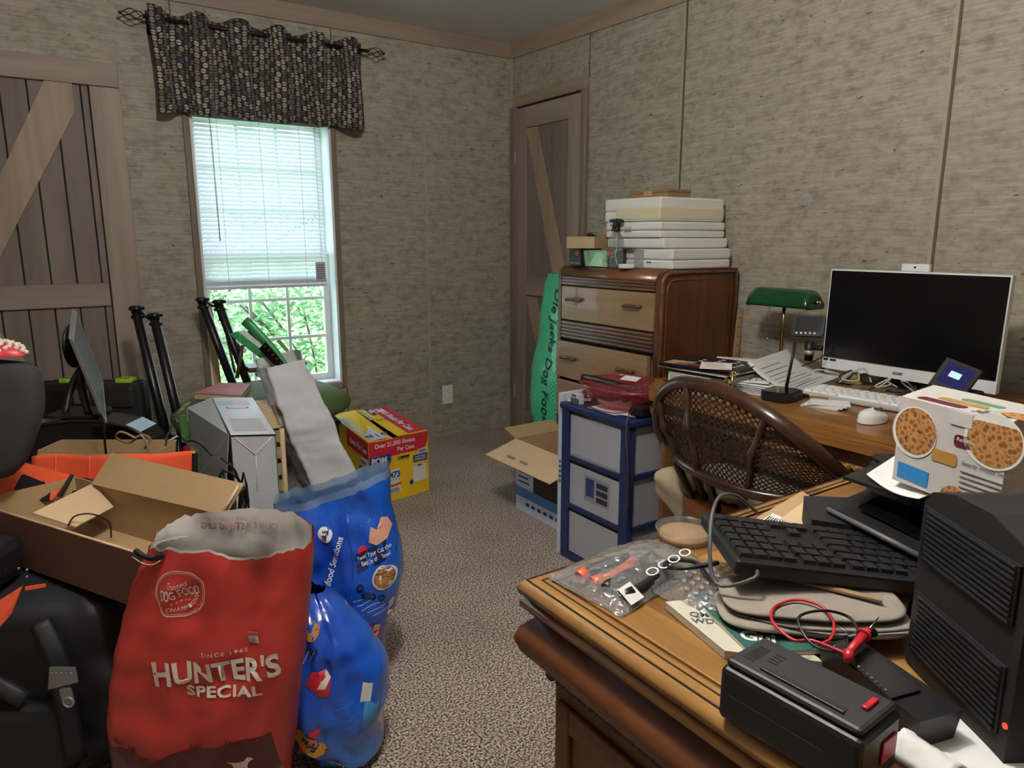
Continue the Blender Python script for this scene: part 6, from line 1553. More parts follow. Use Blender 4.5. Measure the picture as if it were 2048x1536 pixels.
# dark landscape printed along the bottom
M_mar = plain('maroon_landscape', '5a1a17', .45)
edge = [(-.20, .118), (-.17, .100), (-.14, .112), (-.11, .096), (-.06, .080), (-.02, .100), (.03, .113), (.08, .118), (.12, .128), (.16, .135), (.195, .14)]
dprism(R_B, rb, 'landscape_print', [(-.203, .0)] + [(.198, .0)] + [(x, y) for x, y in reversed(edge)], M_mar, -.735, .02, 0, .0015, sub=5)
rnd = random.Random(2)
for gx, gy, n_ in ((-.155, .150, 4), (-.12, .132, 3), (-.08, .113, 5), (.02, .142, 4), (.10, .150, 4), (.15, .155, 3)):
    for i in range(n_):
        h_ = .012 + .010 * rnd.random(); w_ = .003
        dprism(R_B, rb, 'printed_tree', [(-w_, 0), (w_, 0), (0, h_)], plain('tree_print', '6e1f1b', .5) if 'tree_print' not in MATS else MATS['tree_print'], -.735 + gx + i * .007, gy - .012, 0, .0022)
dogp = [(-.030, .016), (-.018, .012), (-.008, .013), (.008, .016), (.016, .026), (.022, .027), (.031, .022), (.024, .018), (.017, .011), (.015, .003), (.014, -.018), (.010, -.018), (.010, -.002), (-.004, -.002), (-.010, -.006), (-.012, -.018), (-.016, -.018), (-.016, -.004), (-.019, .006), (-.029, .014)]
dprism(R_B, rb, 'printed_dog', dogp, mlog, -.612, .076, 0, .0028)
# black clip on the torn corner
cl = T('binder_clip', 'black fabric strip clipped to the torn corner of the red bag', 'clip', (-.70, 1.29, .60), YAW, K=.914)
cl.part('band', MB().tube([(-.792, 1.392, .600), (-.775, 1.390, .588), (-.755, 1.392, .582), (-.738, 1.397, .590)], .014, 8, smooth_path=3, rfn=lambda t: (.006, .0135)), M_blackm)
cl.part('stitching', MB().tube([(-.795, 1.383, .590), (-.775, 1.381, .577), (-.755, 1.383, .572), (-.74, 1.388, .579)], .0008, 5, smooth_path=3), M_cream)
for k in range(3): cl.part('frayed_string', MB().tube([(-.765, 1.395, .60), (-.750 + .012 * k, 1.40, .614 + .004 * k), (-.725 + .02 * k, 1.405, .616 + .005 * k)], .0007, 4, smooth_path=3), M_cream)

# ---- two blue cat food bags
m, nt, b = base_mat('blue_film'); setp(b, .22, spec=.6, coat=.5)
co = coords(nt); n1 = N(nt, 'ShaderNodeTexNoise'); n1.inputs['Scale'].default_value = 3.2; nt.links.new(co, n1.inputs[0])
cc = ramp(nt, n1.outputs[0], [(.3, '1440a8'), (.55, '1f62d0'), (.75, '3f88e0')]); nt.links.new(cc, b.inputs['Base Color'])
n2 = N(nt, 'ShaderNodeTexNoise'); n2.inputs['Scale'].default_value = 20; n2.inputs['Detail'].default_value = 4; nt.links.new(co, n2.inputs[0]); add_bump(nt, b, n2.outputs[0], .8, .006)
M_blue = m
M_bfilm = clear('pale_blue_film', 'c9dcf2', .12, .5, body=.45, bodycol='9cc0e8', bump=.6)
b1 = Sack([(0, -.50, 1.86, .11, .10), (.05, -.50, 1.86, .135, .13), (.10, -.505, 1.86, .14, .135), (.19, -.497, 1.86, .146, .13), (.234, -.480, 1.86, .155, .125), (.322, -.467, 1.86, .160, .115), (.394, -.472, 1.86, .163, .10), (.465, -.492, 1.86, .168, .08), (.535, -.497, 1.86, .162, .06)], rX, rY, 2.4, .022, 7, 8)
B1 = T('cat_food_bag', 'blue plastic cat food bag standing upright with its top open', 'bag', (-.49, 1.86, 0), YAW)
def b1top(x, sd): return .06 * max(0, x + .2) - .03 * max(0, -x - .1) + .008 * nz((x * 5, sd * 2), 2) + (.012 if sd < 0 else 0)
B1.part('film', b1.mesh(64, 40, b1top), M_blue)
def b1a(x, sd): return b1top(x, sd) + .022
b1r = Sack([(z, a, b_, c_ * .995, d_ * .97) for z, a, b_, c_, d_ in b1.rows[-2:]], rX, rY, 2.4, .022, 7, 8)
B1.part('translucent_edge', b1r.mesh(64, 6, b1a), M_bfilm, 'pale translucent upper edge')
M_bnavy = plain('label_navy', '16265e', .35); M_kib = M_flake
B1.part('seam_fold', MB().tube([b1.pt(.18 + .02 * z, .08 + .055 * z, 1, .001) for z in range(9)], .003, 6), M_blue)
dprism(B1, b1, 'weight_badge', circle(.020, 24), M_paper, -.500, .470)
B1.text('lettering', '18.5', None, .024, .014, M_bnavy, mapf=dec(b1, -.493, .458, pi / 2), bold=.03)
B1.text('lettering', 'Seafood Sensations', None, .15, .018, M_paper, mapf=dec(b1, -.490, .315, radians(75)), bold=.01)
dprism(B1, b1, 'banner', [(0, 0), (.10, .035), (.10, .085), (0, .050)], M_bnavy, -.415, .365, .05)
B1.text('lettering', 'Feed Your Cat the\nBest in the Bowl', None, .085, .030, M_paper, mapf=dec(b1, -.405, .382, .28, .0035), bold=.01)
dprism(B1, b1, 'kibble_photo', circle(.030, 24, 0, 0, .034), M_paper, -.345, .345, 0, .0024); dprism(B1, b1, 'kibble_photo', circle(.026, 24, 0, 0, .030), M_kib, -.345, .345, 0, .003, 'bowl of kibble picture')
dprism(B1, b1, 'shrimp_print', [(0, .0), (.02, -.01), (.045, .0), (.055, .03), (.045, .055), (.03, .06), (.035, .035), (.02, .03), (.005, .04)], plain('salmon_print', 'e0a890', .4), -.385, .445, 0, .0024)
dprism(B1, b1, 'tomato_print', circle(.012, 14), M_rd, -.40, .425)
for i, (x, z) in enumerate(((-.405, .330), (-.392, .308), (-.375, .296), (-.352, .290))): dring(B1, b1, 'icon_ring', .0095, .0045, M_bnavy, x, z)
for i in range(5): dprism(B1, b1, 'white_rule', [(0, 0), (.045, .012), (.045, .0135), (0, .0015)], M_paper, -.425 + .012 * i, .290 - .012 * i)
dprism(B1, b1, 'toy_print', [(-.02, -.02), (.0, -.03), (.025, -.022), (.03, .01), (.012, .028), (-.005, .012), (-.025, .02)], M_rd, -.392, .185, 0, .002); dprism(B1, b1, 'toy_print', [(0, -.02), (.018, -.012), (.026, .02), (.012, .024), (.006, .0)], M_cream, -.388, .19, 0, .0032)
dprism(B1, b1, 'cat_print', [(0, 0), (.02, .01), (.03, .045), (.022, .06), (.008, .04)], M_cream, -.345, .225)

b2 = Sack([(0.0, -.383, 1.54, .035, .05), (.012, -.386, 1.54, .055, .075), (.035, -.402, 1.54, .085, .10), (.099, -.441, 1.54, .122, .125), (.169, -.437, 1.54, .137, .13), (.238, -.437, 1.54, .135, .12), (.307, -.450, 1.545, .112, .10), (.374, -.472, 1.55, .080, .075), (.425, -.490, 1.555, .045, .035)], rX, rY, 2.3, .02, 12, 9)
B2 = T('cat_food_bag', 'blue cat food bag slumped on its side in front of the upright one', 'bag', (-.42, 1.58, 0), YAW)
B2.part('film', b2.mesh(64, 40), M_blue)
g_ = dprism(B2, b2, 'gold_scroll', [(-.045, -.012), (-.035, -.020), (.035, -.018), (.048, -.008), (.042, .004), (.046, .016), (-.030, .020), (-.044, .012)], plain('gold_print', 'c08a30', .35), -.463, .125, radians(-38))
dprism(B2, b2, 'red_spike', [(-.020, .018), (.0, .045), (.02, .018)], M_rd, -.463, .125, radians(-38), .0018); dprism(B2, b2, 'red_spike', [(-.015, -.018), (.0, -.036), (.015, -.018)], M_rd, -.463, .125, radians(-38), .0018)
B2.text('lettering', 'Friskies', None, .072, .020, M_bnavy, mapf=dec(b2, -.435, .120, radians(142), .0032), bold=.03)
dprism(B2, b2, 'cat_face_print', [(-.02, -.035), (.015, -.038), (.032, -.015), (.028, .015), (.008, .042), (-.018, .035)], plain('cat_grey', '8d8884', .5), -.53, .20); dprism(B2, b2, 'cat_eye_print', circle(.006, 12), M_ink, -.525, .205, 0, .003); dprism(B2, b2, 'cat_eye_print', circle(.005, 12), M_ink, -.508, .218, 0, .003)
dprism(B2, b2, 'toy_print', [(-.025, -.015), (.01, -.03), (.032, -.02), (.028, .01), (.008, .028), (-.002, .012), (-.02, .018)], M_rd, -.438, .262, -.3, .002); dprism(B2, b2, 'toy_print', [(0, -.018), (.018, -.012), (.022, .015), (.008, .024), (.004, .0)], M_cream, -.435, .265, -.3, .0032)
dprism(B2, b2, 'banner', [(0, 0), (.035, .01), (.055, .07), (.01, .065)], M_bnavy, -.535, .335)
B2.text('lettering', 'the Bowl', None, .055, .014, M_paper, mapf=dec(b2, -.502, .345, radians(65), .003))
dprism(B2, b2, 'kibble_photo', circle(.030, 22, 0, 0, .020), M_kib, -.468, .370, -.3, .0024)
for i in range(3): dring(B2, b2, 'icon_ring', .0085, .004, M_bnavy, -.480 + .017 * i, .338 - .004 * i)
for i in range(4): dprism(B2, b2, 'white_rule', [(0, 0), (.0016, 0), (.016, .03), (.0145, .03)], M_paper, -.50 + .013 * i, .30)
dprism(B2, b2, 'barcode_panel', [(0, 0), (.02, -.01), (.026, .032), (.006, .042)], M_paper, -.348, .205); dprism(B2, b2, 'sky_panel', [(0, 0), (.026, -.006), (.034, .05), (.006, .066)], plain('sky_panel', '3c8fd0', .4), -.345, .135)
for i in range(6): dprism(B2, b2, 'print_line', [(0, 0), (.045, .02), (.045, .0215), (0, .0015)], plain('pale_blue_line', '3c74d8', .4) if i == 0 else MATS['pale_blue_line'], -.405 + .008 * i, .195 - .014 * i)
B2.text('lettering', '57088', None, .028, .012, M_paper, mapf=dec(b2, -.385, .052, radians(152), .003), bold=.01)

# ---- tall white paper bag with rolls of wrap in it
M_wpap = plain('white_kraft', 'd3d6da', .55, var=.04, bump=.5, bscale=16)
wb = Sack([(0, -.62, 2.78, .115, .07), (.10, -.665, 2.78, .118, .08), (.28, -.745, 2.78, .118, .085), (.50, -.825, 2.78, .110, .08), (.68, -.885, 2.79, .095, .07), (.765, -.915, 2.79, .088, .065)], rX, rY, 5, .012, 5, 6)
WB = T('paper_bag', 'tall white paper bag leaning beside the window with wrapping rolls in it', 'bag', (-.64, 2.78, 0), YAW)
def wtop(x, sd): return .03 * (x + .2) + (.035 if sd < 0 else -.01) + .006 * nz((x * 6, sd * 3), 2)
def wbf(u, v):
    c_ = wb.row(wb.rows[-1][0] * min(1, v)); cx_w, cy_w, aw, bw2 = c_
    cs_ = [(-1.0, .25), (-.30, -1.0), (1.0, -.35), (.35, 1.0)]
    k = (u * 4) % 4; i = int(k); f = k - i; p, q = cs_[i % 4], cs_[(i + 1) % 4]
    x, y = p[0] + (q[0] - p[0]) * f, p[1] + (q[1] - p[1]) * f
    zt_ = .765 + .022 * x + (.028 if y > 0 else -.008) + .004 * nz((u * 20, 1), 2)
    w = .012 * nz((u * 7, v * 9), 1.3, 2) + .006 * nz((u * 5, v * 26), 1.4, 6)
    return Vector((cx_w - .012 + aw * 1.18 * x + w * .3, cy_w + bw2 * y * 1.15 + w, zt_ * v))
WB.part('paper', MB().grid(wbf, 64, 60, True, True), M_wpap)

GC = 'rolls and folds of green wrap in the white paper bag'
rl_ = T('wrap_roll', 'flattened roll of green patterned gift wrap sticking out of the white bag', 'wrap', (-.95, 2.80, .60), YAW)
M_gwrap = plain('green_wrap', '3f9a62', .35, var=.25, nscale=40)
rl_.part('roll', MB().tube([(-0.893,2.86,0.655), (-0.956,2.86,0.772), (-1.023,2.86,0.858), (-1.079,2.86,0.921)], .03, 12, smooth_path=3, rfn=lambda t: (.018, .030)), M_gwrap)
bs_ = T('gift_bag', 'black and gold floral folded bag beside the green roll', 'bag', (-.92, 2.77, .60), YAW)
bs_.part('sheet', MB().plate([(-0.98,2.8,0.842), (-1.007,2.8,0.816), (-0.939,2.8,0.737), (-0.902,2.8,0.745)], .008), M_blackg)
for i in range(5): bs_.part('gold_flower', MB().prism(circle(.006, 7), .0012, frame(Vector((-0.981,2.79,0.827)).lerp(Vector((-0.922,2.79,0.759)), i / 4), (1, 0, 0), (0, 0, 1))), M_brass)
for i in range(4):
    s_ = T('wrap_sheet', ['white and green folded sheet in the white bag, lowest of the fan', 'clear folded film in the white bag', 'green edged folded sheet in the middle of the fan', 'white card sheet against the green roll'][i], 'wrap', (-.95, 2.82, .60), YAW)
    o_ = .012 * i
    q_ = [((-1.14,2.84,0.869), (-1.107,2.84,0.879), (-0.914,2.84,0.721), (-0.946,2.84,0.705)), ((-1.115,2.85,0.876), (-1.081,2.85,0.882), (-0.906,2.85,0.728), (-0.932,2.85,0.715)), ((-1.09,2.855,0.859), (-1.06,2.855,0.883), (-0.896,2.855,0.729), (-0.921,2.855,0.719)), ((-1.078,2.87,0.877), (-1.041,2.87,0.891), (-0.888,2.87,0.72), (-0.917,2.87,0.716))][i]
    s_.part('sheet', MB().plate([Vector(p_) for p_ in q_], .006), [M_gwrap, M_paper, plain('dark_green_wrap', '1f6b42', .4), M_paper2][i])

# ---- slatted wooden crate with frame
cr = T('wooden_crate', 'small slatted wooden crate standing between the white carton and bag', 'crate', (-.86, 2.62, 0), YAW)
xa, xb = Vector((-.829, 2.470, 0)), Vector((-1.03, 2.93, 0)); dv = (xb - xa).normalized(); sv = Vector((-dv.y, dv.x, 0)) * -1
sv = Vector((dv.y, -dv.x, 0)); sv = -sv if sv.x > 0 else sv     # towards the left
Zt = .575; wd = .085
for q, (o0, o1) in enumerate(((0, 0), (1, 0), (0, 1), (1, 1))):
    p = xa + dv * (.49 * o0) + sv * (wd * o1)
    cr.part('corner_post', MB().cyl(p, p + Vector((0, 0, Zt)), .009, n=8), M_card_l)
n_ = 0; zz = .03
M_slatw = wood('crate_slat', '7d6b58', '9a8871', 'ad9b83', 'z', .6, .7)
while zz < Zt - .03:
    a = xa; b_ = xa + sv * wd
    cr.part('slat', MB().hexa([a + Vector((0, 0, zz)), b_ + Vector((0, 0, zz)), b_ + dv * .008 + Vector((0, 0, zz)), a + dv * .008 + Vector((0, 0, zz)), a + Vector((0, 0, zz + .042)), b_ + Vector((0, 0, zz + .042)), b_ + dv * .008 + Vector((0, 0, zz + .042)), a + dv * .008 + Vector((0, 0, zz + .042))]), M_slatw)
    cr.part('slat', MB().hexa([a + Vector((0, 0, zz)), a + dv * .49 + Vector((0, 0, zz)), a + dv * .49 + sv * .008 + Vector((0, 0, zz)), a + sv * .008 + Vector((0, 0, zz)), a + Vector((0, 0, zz + .042)), a + dv * .49 + Vector((0, 0, zz + .042)), a + dv * .49 + sv * .008 + Vector((0, 0, zz + .042)), a + sv * .008 + Vector((0, 0, zz + .042))]), M_slatw)
    zz += .062
for i in range(16):
    p = xa + dv * (.01 + .030 * i)
    cr.part('top_slat', MB().hexa([p + Vector((0, 0, Zt)), p + sv * wd + Vector((0, 0, Zt)), p + sv * wd + dv * .022 + Vector((0, 0, Zt)), p + dv * .022 + Vector((0, 0, Zt)), p + Vector((0, 0, Zt + .008)), p + sv * wd + Vector((0, 0, Zt + .008)), p + sv * wd + dv * .022 + Vector((0, 0, Zt + .008)), p + dv * .022 + Vector((0, 0, Zt + .008))]), M_card_l)
cr.part('edge_rail', MB().cyl(xa + Vector((0, 0, Zt + .012)), xa + dv * .49 + Vector((0, 0, Zt + .012)), .006, n=8), M_slatw)

# ---- white computer carton
ac = T('computer_carton', 'tall narrow white computer carton with green edges and fold marks', 'box', (-1.0, 2.55, 0), YAW)
A0, B0, C0, D0 = Vector((-.941, 2.293, .60)), Vector((-.795, 2.305, .60)), Vector((-1.076, 2.87, .60)), Vector((-1.242, 2.87, .60))
ac.part('carton', MB().hexa([fl0(A0, .0), fl0(B0, .0), fl0(C0, .0), fl0(D0, .0), A0, B0, C0, D0]), plain('carton_white', 'cfd3d8', .45, var=.02))
Mt_ = frame(A0 + up * .0004, B0 - A0, D0 - A0)
def ap(name, poly, mat, M, z=0):
    if M is None:
        return ac.part(name, MB().plate([A0 + (B0 - A0) * (x / .146) + (D0 - A0) * (y / .65) + up * (.0004 + z) for x, y in poly], .0006), mat)
    return ac.part(name, MB().prism(poly, .0006, M @ Matrix.Translation((0, 0, z))), mat)
ap('grey_text_panel', rrect(.11, .19, .004, cx=.072, cy=.15), M_paper2, None)
for i in range(8): ap('print_line', [(.024, .075 + i * .021), (.115, .075 + i * .021), (.115, .079 + i * .021), (.024, .079 + i * .021)], M_silver, None, .0007)
ap('hand_hole', rrect(.085, .030, .012, cx=.075, cy=.44), M_grey, None); ap('hand_hole', rrect(.070, .018, .008, cx=.075, cy=.437), M_white, None, .0007)
ap('teal_print', [(.012, .50), (.068, .50), (.068, .57), (.012, .57)], plain('pale_teal', 'a8c8cc', .5), None); ap('pink_print', [(.076, .50), (.132, .50), (.132, .57), (.076, .57)], plain('pale_pink', 'd8bcc0', .5), None)
Mf_ = frame(fl0(A0, 0) + (B0 - A0).normalized().cross(up) * .0005, B0 - A0, up); W2 = (B0 - A0).length
ap('dark_edge', [(0, .594), (W2, .594), (W2, .60), (0, .60)], M_ink, Mf_)
ap('green_edge', [(W2 - .004, 0), (W2, 0), (W2, .594), (W2 - .004, .594)], plain('leaf_green', '5d8c4a', .5), Mf_)
ac.part('fold_crease', MB().tube([Mf_ @ Vector((.012, .59, .0)), Mf_ @ Vector((W2 * .52, .53, .001)), Mf_ @ Vector((W2 - .012, .59, .0))], .0022, 6), M_white)
ac.part('fold_crease', MB().tube([Mf_ @ Vector((W2 * .52, .53, .0)), Mf_ @ Vector((W2 * .50, .40, .0))], .0016, 6), M_white)
sp2 = ac.part('side_flap', MB().plate([D0, A0 + Vector((-.012, .01, 0)), Vector((-1.03, 2.34, .12)), Vector((-1.36, 2.80, .20)), Vector((-1.345, 2.86, .56))], .004), plain('carton_side', 'c4c8cc', .5, var=.03), 'printed outer side of the carton')
nS = (A0 - D0).cross(Vector((-1.36, 2.80, .20)) - D0).normalized(); nS = -nS if nS.x > 0 or nS.y > 0 and abs(nS.y) > abs(nS.x) and nS.y > 0 else nS
Ms = frame(D0 + Vector((-.006, -.012, 0)), A0 - D0, Vector((.25, .1, 1)))
ac.text('lettering', 'acer', frame(Vector((-1.20, 2.60, .38)), Vector((.05, -.02, 1)), Vector((-1, -.6, 0))), .10, .03, MATS['leaf_green'], t=.02, bold=.03)
for z0_, z1_, mt_ in ((.44, .55, MATS['leaf_green']), (.33, .42, M_rd), (.22, .32, MATS['print_blue'])):
    p0 = Vector((-1.335, 2.79, z0_)); ac.part('colour_bar', MB().box((-1.325 + (.55 - z0_) * .03, 2.765, (z0_ + z1_) / 2), (.02, .02, z1_ - z0_)), mt_)

# ---- black chair with green floral seat and the two folding frames
M_floral = None
m, nt, b = base_mat('green_floral'); setp(b, .7)
co = coords(nt); v1 = N(nt, 'ShaderNodeTexVoronoi'); v1.inputs['Scale'].default_value = 7; nt.links.new(co, v1.inputs[0])
vm = ramp(nt, v1.outputs['Distance'], [(.20, 'ffffff'), (.27, '000000')])
sepc = N(nt, 'ShaderNodeSeparateColor'); nt.links.new(v1.outputs['Color'], sepc.inputs[0])
fc = ramp(nt, sepc.outputs[0], [(0, 'b86a86'), (.35, 'd99ab0'), (.6, '9db8a4'), (.85, 'c8a86a'), (1, 'b04a5c')])
n3 = N(nt, 'ShaderNodeTexNoise'); n3.inputs['Scale'].default_value = 14; nt.links.new(co, n3.inputs[0]); msk = ramp(nt, n3.outputs[0], [(.48, '000000'), (.56, 'ffffff')])
mm_ = N(nt, 'ShaderNodeMix', data_type='RGBA', blend_type='MULTIPLY'); mm_.inputs[0].default_value = 1; nt.links.new(vm, mm_.inputs[6]); nt.links.new(msk, mm_.inputs[7])
mx = N(nt, 'ShaderNodeMix', data_type='RGBA'); nt.links.new(mm_.outputs[2], mx.inputs[0]); mx.inputs[6].default_value = lin('566a3c'); nt.links.new(fc, mx.inputs[7]); nt.links.new(mx.outputs[2], b.inputs['Base Color'])
M_floral = m
gc = T('floral_chair', 'black metal chair with padded green floral seat by the window, its back missing', 'chair', (.86, 3.32, 0))
def seatf(u, v):
    a = 2 * pi * u; q = abs(cos(a)) ** .55 * (1 if cos(a) > 0 else -1); w = abs(sin(a)) ** .55 * (1 if sin(a) > 0 else -1)
    k = (1 - abs(2 * v - 1) ** 2.4) ** .42
    return Vector((.865 + .41 * q * k, 3.33 + .29 * w * k + .10 * q * k, .385 + .16 * v + .035 * (1 - (q * k) ** 2) * v))
gc.part('seat', MB().grid(seatf, 44, 14, True, True), M_floral)
gc.part('seat_frame', MB().tube([(.50, 3.08, .375), (1.18, 3.22, .375), (1.24, 3.62, .375), (.52, 3.50, .375)], .012, 8, closed=True), M_black_steel)
def post(tag_, top, foot, off):
    t_, f_ = Vector(top), Vector(foot); o_ = Vector(off)
    p = gc.part('back_post', MB().tube([t_, f_], .016, 8, rfn=lambda u: (.023, .019)), M_black_steel)
    p2 = gc.part('back_post', MB().tube([t_ + o_, f_ + o_], .016, 8, rfn=lambda u: (.023, .019)), M_black_steel)
    for c_ in (t_, t_ + o_):
        gc.part('bolt', MB().cyl(c_ + Vector((-.03, -.012, .012)), c_ + Vector((.03, -.012, .012)), .008, n=8), M_black_steel, parent=p)
        gc.part('bolt', MB().cyl(c_ + Vector((-.025, -.012, -.025)), c_ + Vector((.025, -.012, -.025)), .007, n=8), M_black_steel, parent=p)
        gc.part('end_cap', MB().cyl(c_ - Vector((0, 0, .005)), c_ + Vector((0, 0, .022)), .022, n=10), M_black_steel, parent=p)
    gc.part('bracket', MB().tube([t_ + Vector((0, 0, .02)), t_ + o_ * .5 + Vector((0, -.01, -.01)), t_ + o_ + Vector((0, 0, -.02)), t_ + o_ + Vector((0, 0, -.08))], .006, 6, smooth_path=3), M_black_steel, parent=p)
    gc.part('link_plate', MB().tube([t_.lerp(f_, .62), (t_ + o_).lerp(f_ + o_, .70)], .008, 6, rfn=lambda u: (.014, .004)), M_black_steel, parent=p)
post('b', (0.381,3.42,0.942), (.485, 3.36, .02), (.062, -.045, -.03))
post('c', (0.688,3.64,0.95), (.865, 3.66, .30), (.065, -.045, -.01))
for x, y in ((1.16, 3.20), (1.20, 3.58), (.88, 3.62)): gc.part('leg', MB().cyl((x, y, .375), (x, y, 0), .012, n=8), M_black_steel)
single('paperback_book', 'faded red paperback lying on the floral seat', 'book', MB().plate([(.545, 3.22, .572), (.70, 3.06, .572), (.80, 3.30, .572), (.69, 3.40, .572)], .022), plain('book_pages', 'cdb490', .7), (.68, 3.25, .571))
rc = T('book_cover', 'faded red cover sheet on top of the paperback', 'cover', (.68, 3.25, .595))
rc.part('cover', MB().plate([(.543, 3.22, .5955), (.70, 3.058, .5955), (.802, 3.30, .5955), (.69, 3.402, .5955)], .0015), plain('faded_red_cover', 'b4605a', .6, var=.1, nscale=20))
rc.text('lettering', 'Daily\nDebate', frame((.60, 3.22, .5975), (.70, -.7, 0), (.7, .7, 0)), .11, .07, MATS['pale_pink'], t=.0004)
# brown tray table frame and books on the seat behind
tf = T('folding_stand', 'small brown wooden folding frame standing on the back of the floral seat', 'stand', (.95, 3.55, .575))
M_brn = wood('brown_stand', '4a382e', '5f493c', '70584a', 'z', .8, .5)
def bar(a, b_, w=.013): return MB().tube([a, b_], w, 4, rfn=lambda t: (w * 1.3, w * .7))
tf.part('rail', bar((0.772,3.62,0.841), (0.848,3.6,0.695)), M_brn); tf.part('rail', bar((0.846,3.58,0.737), (0.806,3.58,0.577)), M_brn)
tf.part('rail', bar((0.783,3.63,0.805), (0.803,3.6,0.601), .009), M_brn); tf.part('shelf', MB().b2((.86, 3.55, .60), (1.10, 3.68, .625), .002), M_brn)
tf.part('white_sticker', MB().b2((.842, 3.565, .70), (.856, 3.567, .72)), M_white)
for i in range(3):
    single('book', ['pale grey book on the floral seat behind the white bag, lowest', 'white book in the small pile behind the white bag', 'dark thin book topmost behind the white bag'][i], 'book', MB().b2((.885 + .008 * i, 3.50, .585 + .018 * i), (1.13, 3.545 + .004 * i, .601 + .018 * i), .001), [M_paper2, M_white, M_black][i], (1.0, 3.52, .585 + .018 * i))
single('wood_board', 'pale bare wooden board standing behind the black posts at the window', 'board', MB().plate([(.760, 3.845, .02), (.80, 3.845, .02), (.775, 3.862, .93), (.745, 3.862, .93)], .006), M_card_l, (.78, 3.85, .02))

# ---- carton of toner style: dark packing under the chair: beige box
single('beige_carton', 'plain beige cardboard carton in shadow under the floral chair', 'box', MB().b2((.56, 3.06, 0), (.82, 3.30, .30), .002), M_card, (.7, 3.2, 0))

# ---- black case with lime latches on a tote
tc = T('tool_case', 'black moulded tool case with two lime green latches by the closet door', 'case', (-1.77, 3.0, 0), YAW)
tc.part('shell', MB().b2((-1.975, 2.86, .30), (-1.56, 3.0, .655), .022), M_blackm); tc.part('rim', MB().b2((-1.98, 2.925, .295), (-1.555, 2.945, .660), .015), M_black)
for i in range(5): tc.part('rib', MB().b2((-1.66, 2.852, .38 + i * .045), (-1.565, 2.866, .395 + i * .045), .005), M_black)
M_lime = plain('lime_plastic', '9ccf2e', .4)
for x in (-1.895, -1.66):
    l_ = tc.part('latch', MB().b2((x, 2.905, .652), (x + .065, 2.96, .672), .004), M_lime, 'lime green latch'); tc.part('latch_slot', MB().b2((x + .012, 2.915, .6722), (x + .053, 2.922, .6735)), M_ink, parent=l_)
tc.part('handle', MB().tube([(-1.82, 2.93, .655), (-1.81, 2.93, .668), (-1.74, 2.93, .668), (-1.73, 2.93, .655)], .007, 6, smooth_path=3), M_black)
tc.part('badge', MB().b2((-1.81, 2.855, .575), (-1.745, 2.861, .635), .003), M_grey)
tc.part('lower_shell', MB().b2((-1.97, 2.87, 0), (-1.565, 3.0, .295), .015), M_blackm)

# ---- glossy black machine with curved lid, monitor on it
gm = T('office_machine', 'wide glossy black office machine with a curved lid under the tilted monitor', 'printer', (-1.45, 2.32, 0), YAW)
cur = [(-1.80, .575), (-1.70, .612), (-1.60, .643), (-1.50, .663), (-1.40, .672), (-1.32, .668), (-1.25, .654), (-1.205, .63), (-1.178, .60), (-1.175, .575)]
gm.part('lid', MB().prism(cur + [(-1.20, .545), (-1.80, .545)], .11, Matrix(((1, 0, 0, 0), (0, 0, 1, 2.22), (0, 1, 0, 0), (0, 0, 0, 1)))), M_blackg)
gm.part('edge_strip', MB().tube([(x, 2.217, z - .004) for x, z in cur], .006, 6, smooth_path=2), M_black)
gm.part('body', MB().b2((-1.78, 2.235, 0), (-1.21, 2.50, .544), .01), M_blackg)
gm.part('front_panel', MB().b2((-1.70, 2.228, .40), (-1.24, 2.236, .53), .004), M_black)
for i in range(4): gm.part('button', MB().ball((-1.225 + .011 * i, 2.216, .618 - .006 * i), (.005, .003, .003), 8), M_grey)
mn = T('monitor', 'thin silver edged monitor seen from its side, tilted back on a black stand', 'monitor', (-1.44, 2.32, .665), YAW)
q0, q1, q2, q3 = Vector((-1.452, 2.36, 1.02)), Vector((-1.385, 2.16, .985)), Vector((-1.375, 2.26, .69)), Vector((-1.45, 2.48, .70))
E1 = [Vector((-1.500, 2.46, 1.020)), Vector((-1.452, 2.18, .915)), Vector((-1.372, 2.16, .655)), Vector((-1.40, 2.50, .735))]
# panel: near vertical edge, far vertical edge
nt_, nb, ft_, fb_ = Vector((-1.374,2.2,0.934)), Vector((-1.291,2.19,0.668)), Vector((-1.538,2.5,0.998)), Vector((-1.47,2.5,0.743))
mn.part('panel', MB().hexa([nb, nb + Vector((-.016, .006, .004)), fb_ + Vector((-.016, .006, .004)), fb_, nt_, nt_ + Vector((-.016, .006, .004)), ft_ + Vector((-.016, .006, .004)), ft_]), M_silver)
ins = lambda p, q, r: p + (q - p) * .04 + (r - p) * .04 + Vector((.0015, -.0008, .0))
mn.part('screen', MB().add([ins(nb, fb_, nt_), ins(fb_, nb, ft_), ins(ft_, nt_, fb_), ins(nt_, ft_, nb)], [(0, 1, 2, 3)]), plain('dusty_screen', '56585c', .25))
mid = (nt_ + nb + ft_ + fb_) / 4
mn.part('rear_housing', MB().ball((-1.486,2.38,0.888), (.014, .06, .075), 12), M_black)
mn.part('stand_leg', MB().tube([mid + Vector((-.04, .02, -.02)), mid + Vector((-.06, -.02, -.08)), (-1.481,2.28,0.664)], .012, 6, smooth_path=3), M_black)
mn.part('stand_leg', MB().tube([mid + Vector((-.04, .02, -.02)), mid + Vector((-.02, -.03, -.07)), (-1.388,2.26,0.681)], .012, 6, smooth_path=3), M_black)
mn.part('foot', MB().prism(rrect(.16, .14, .03, cx=-1.44, cy=2.30), .008, Matrix.Translation((0, 0, .673))), M_black)

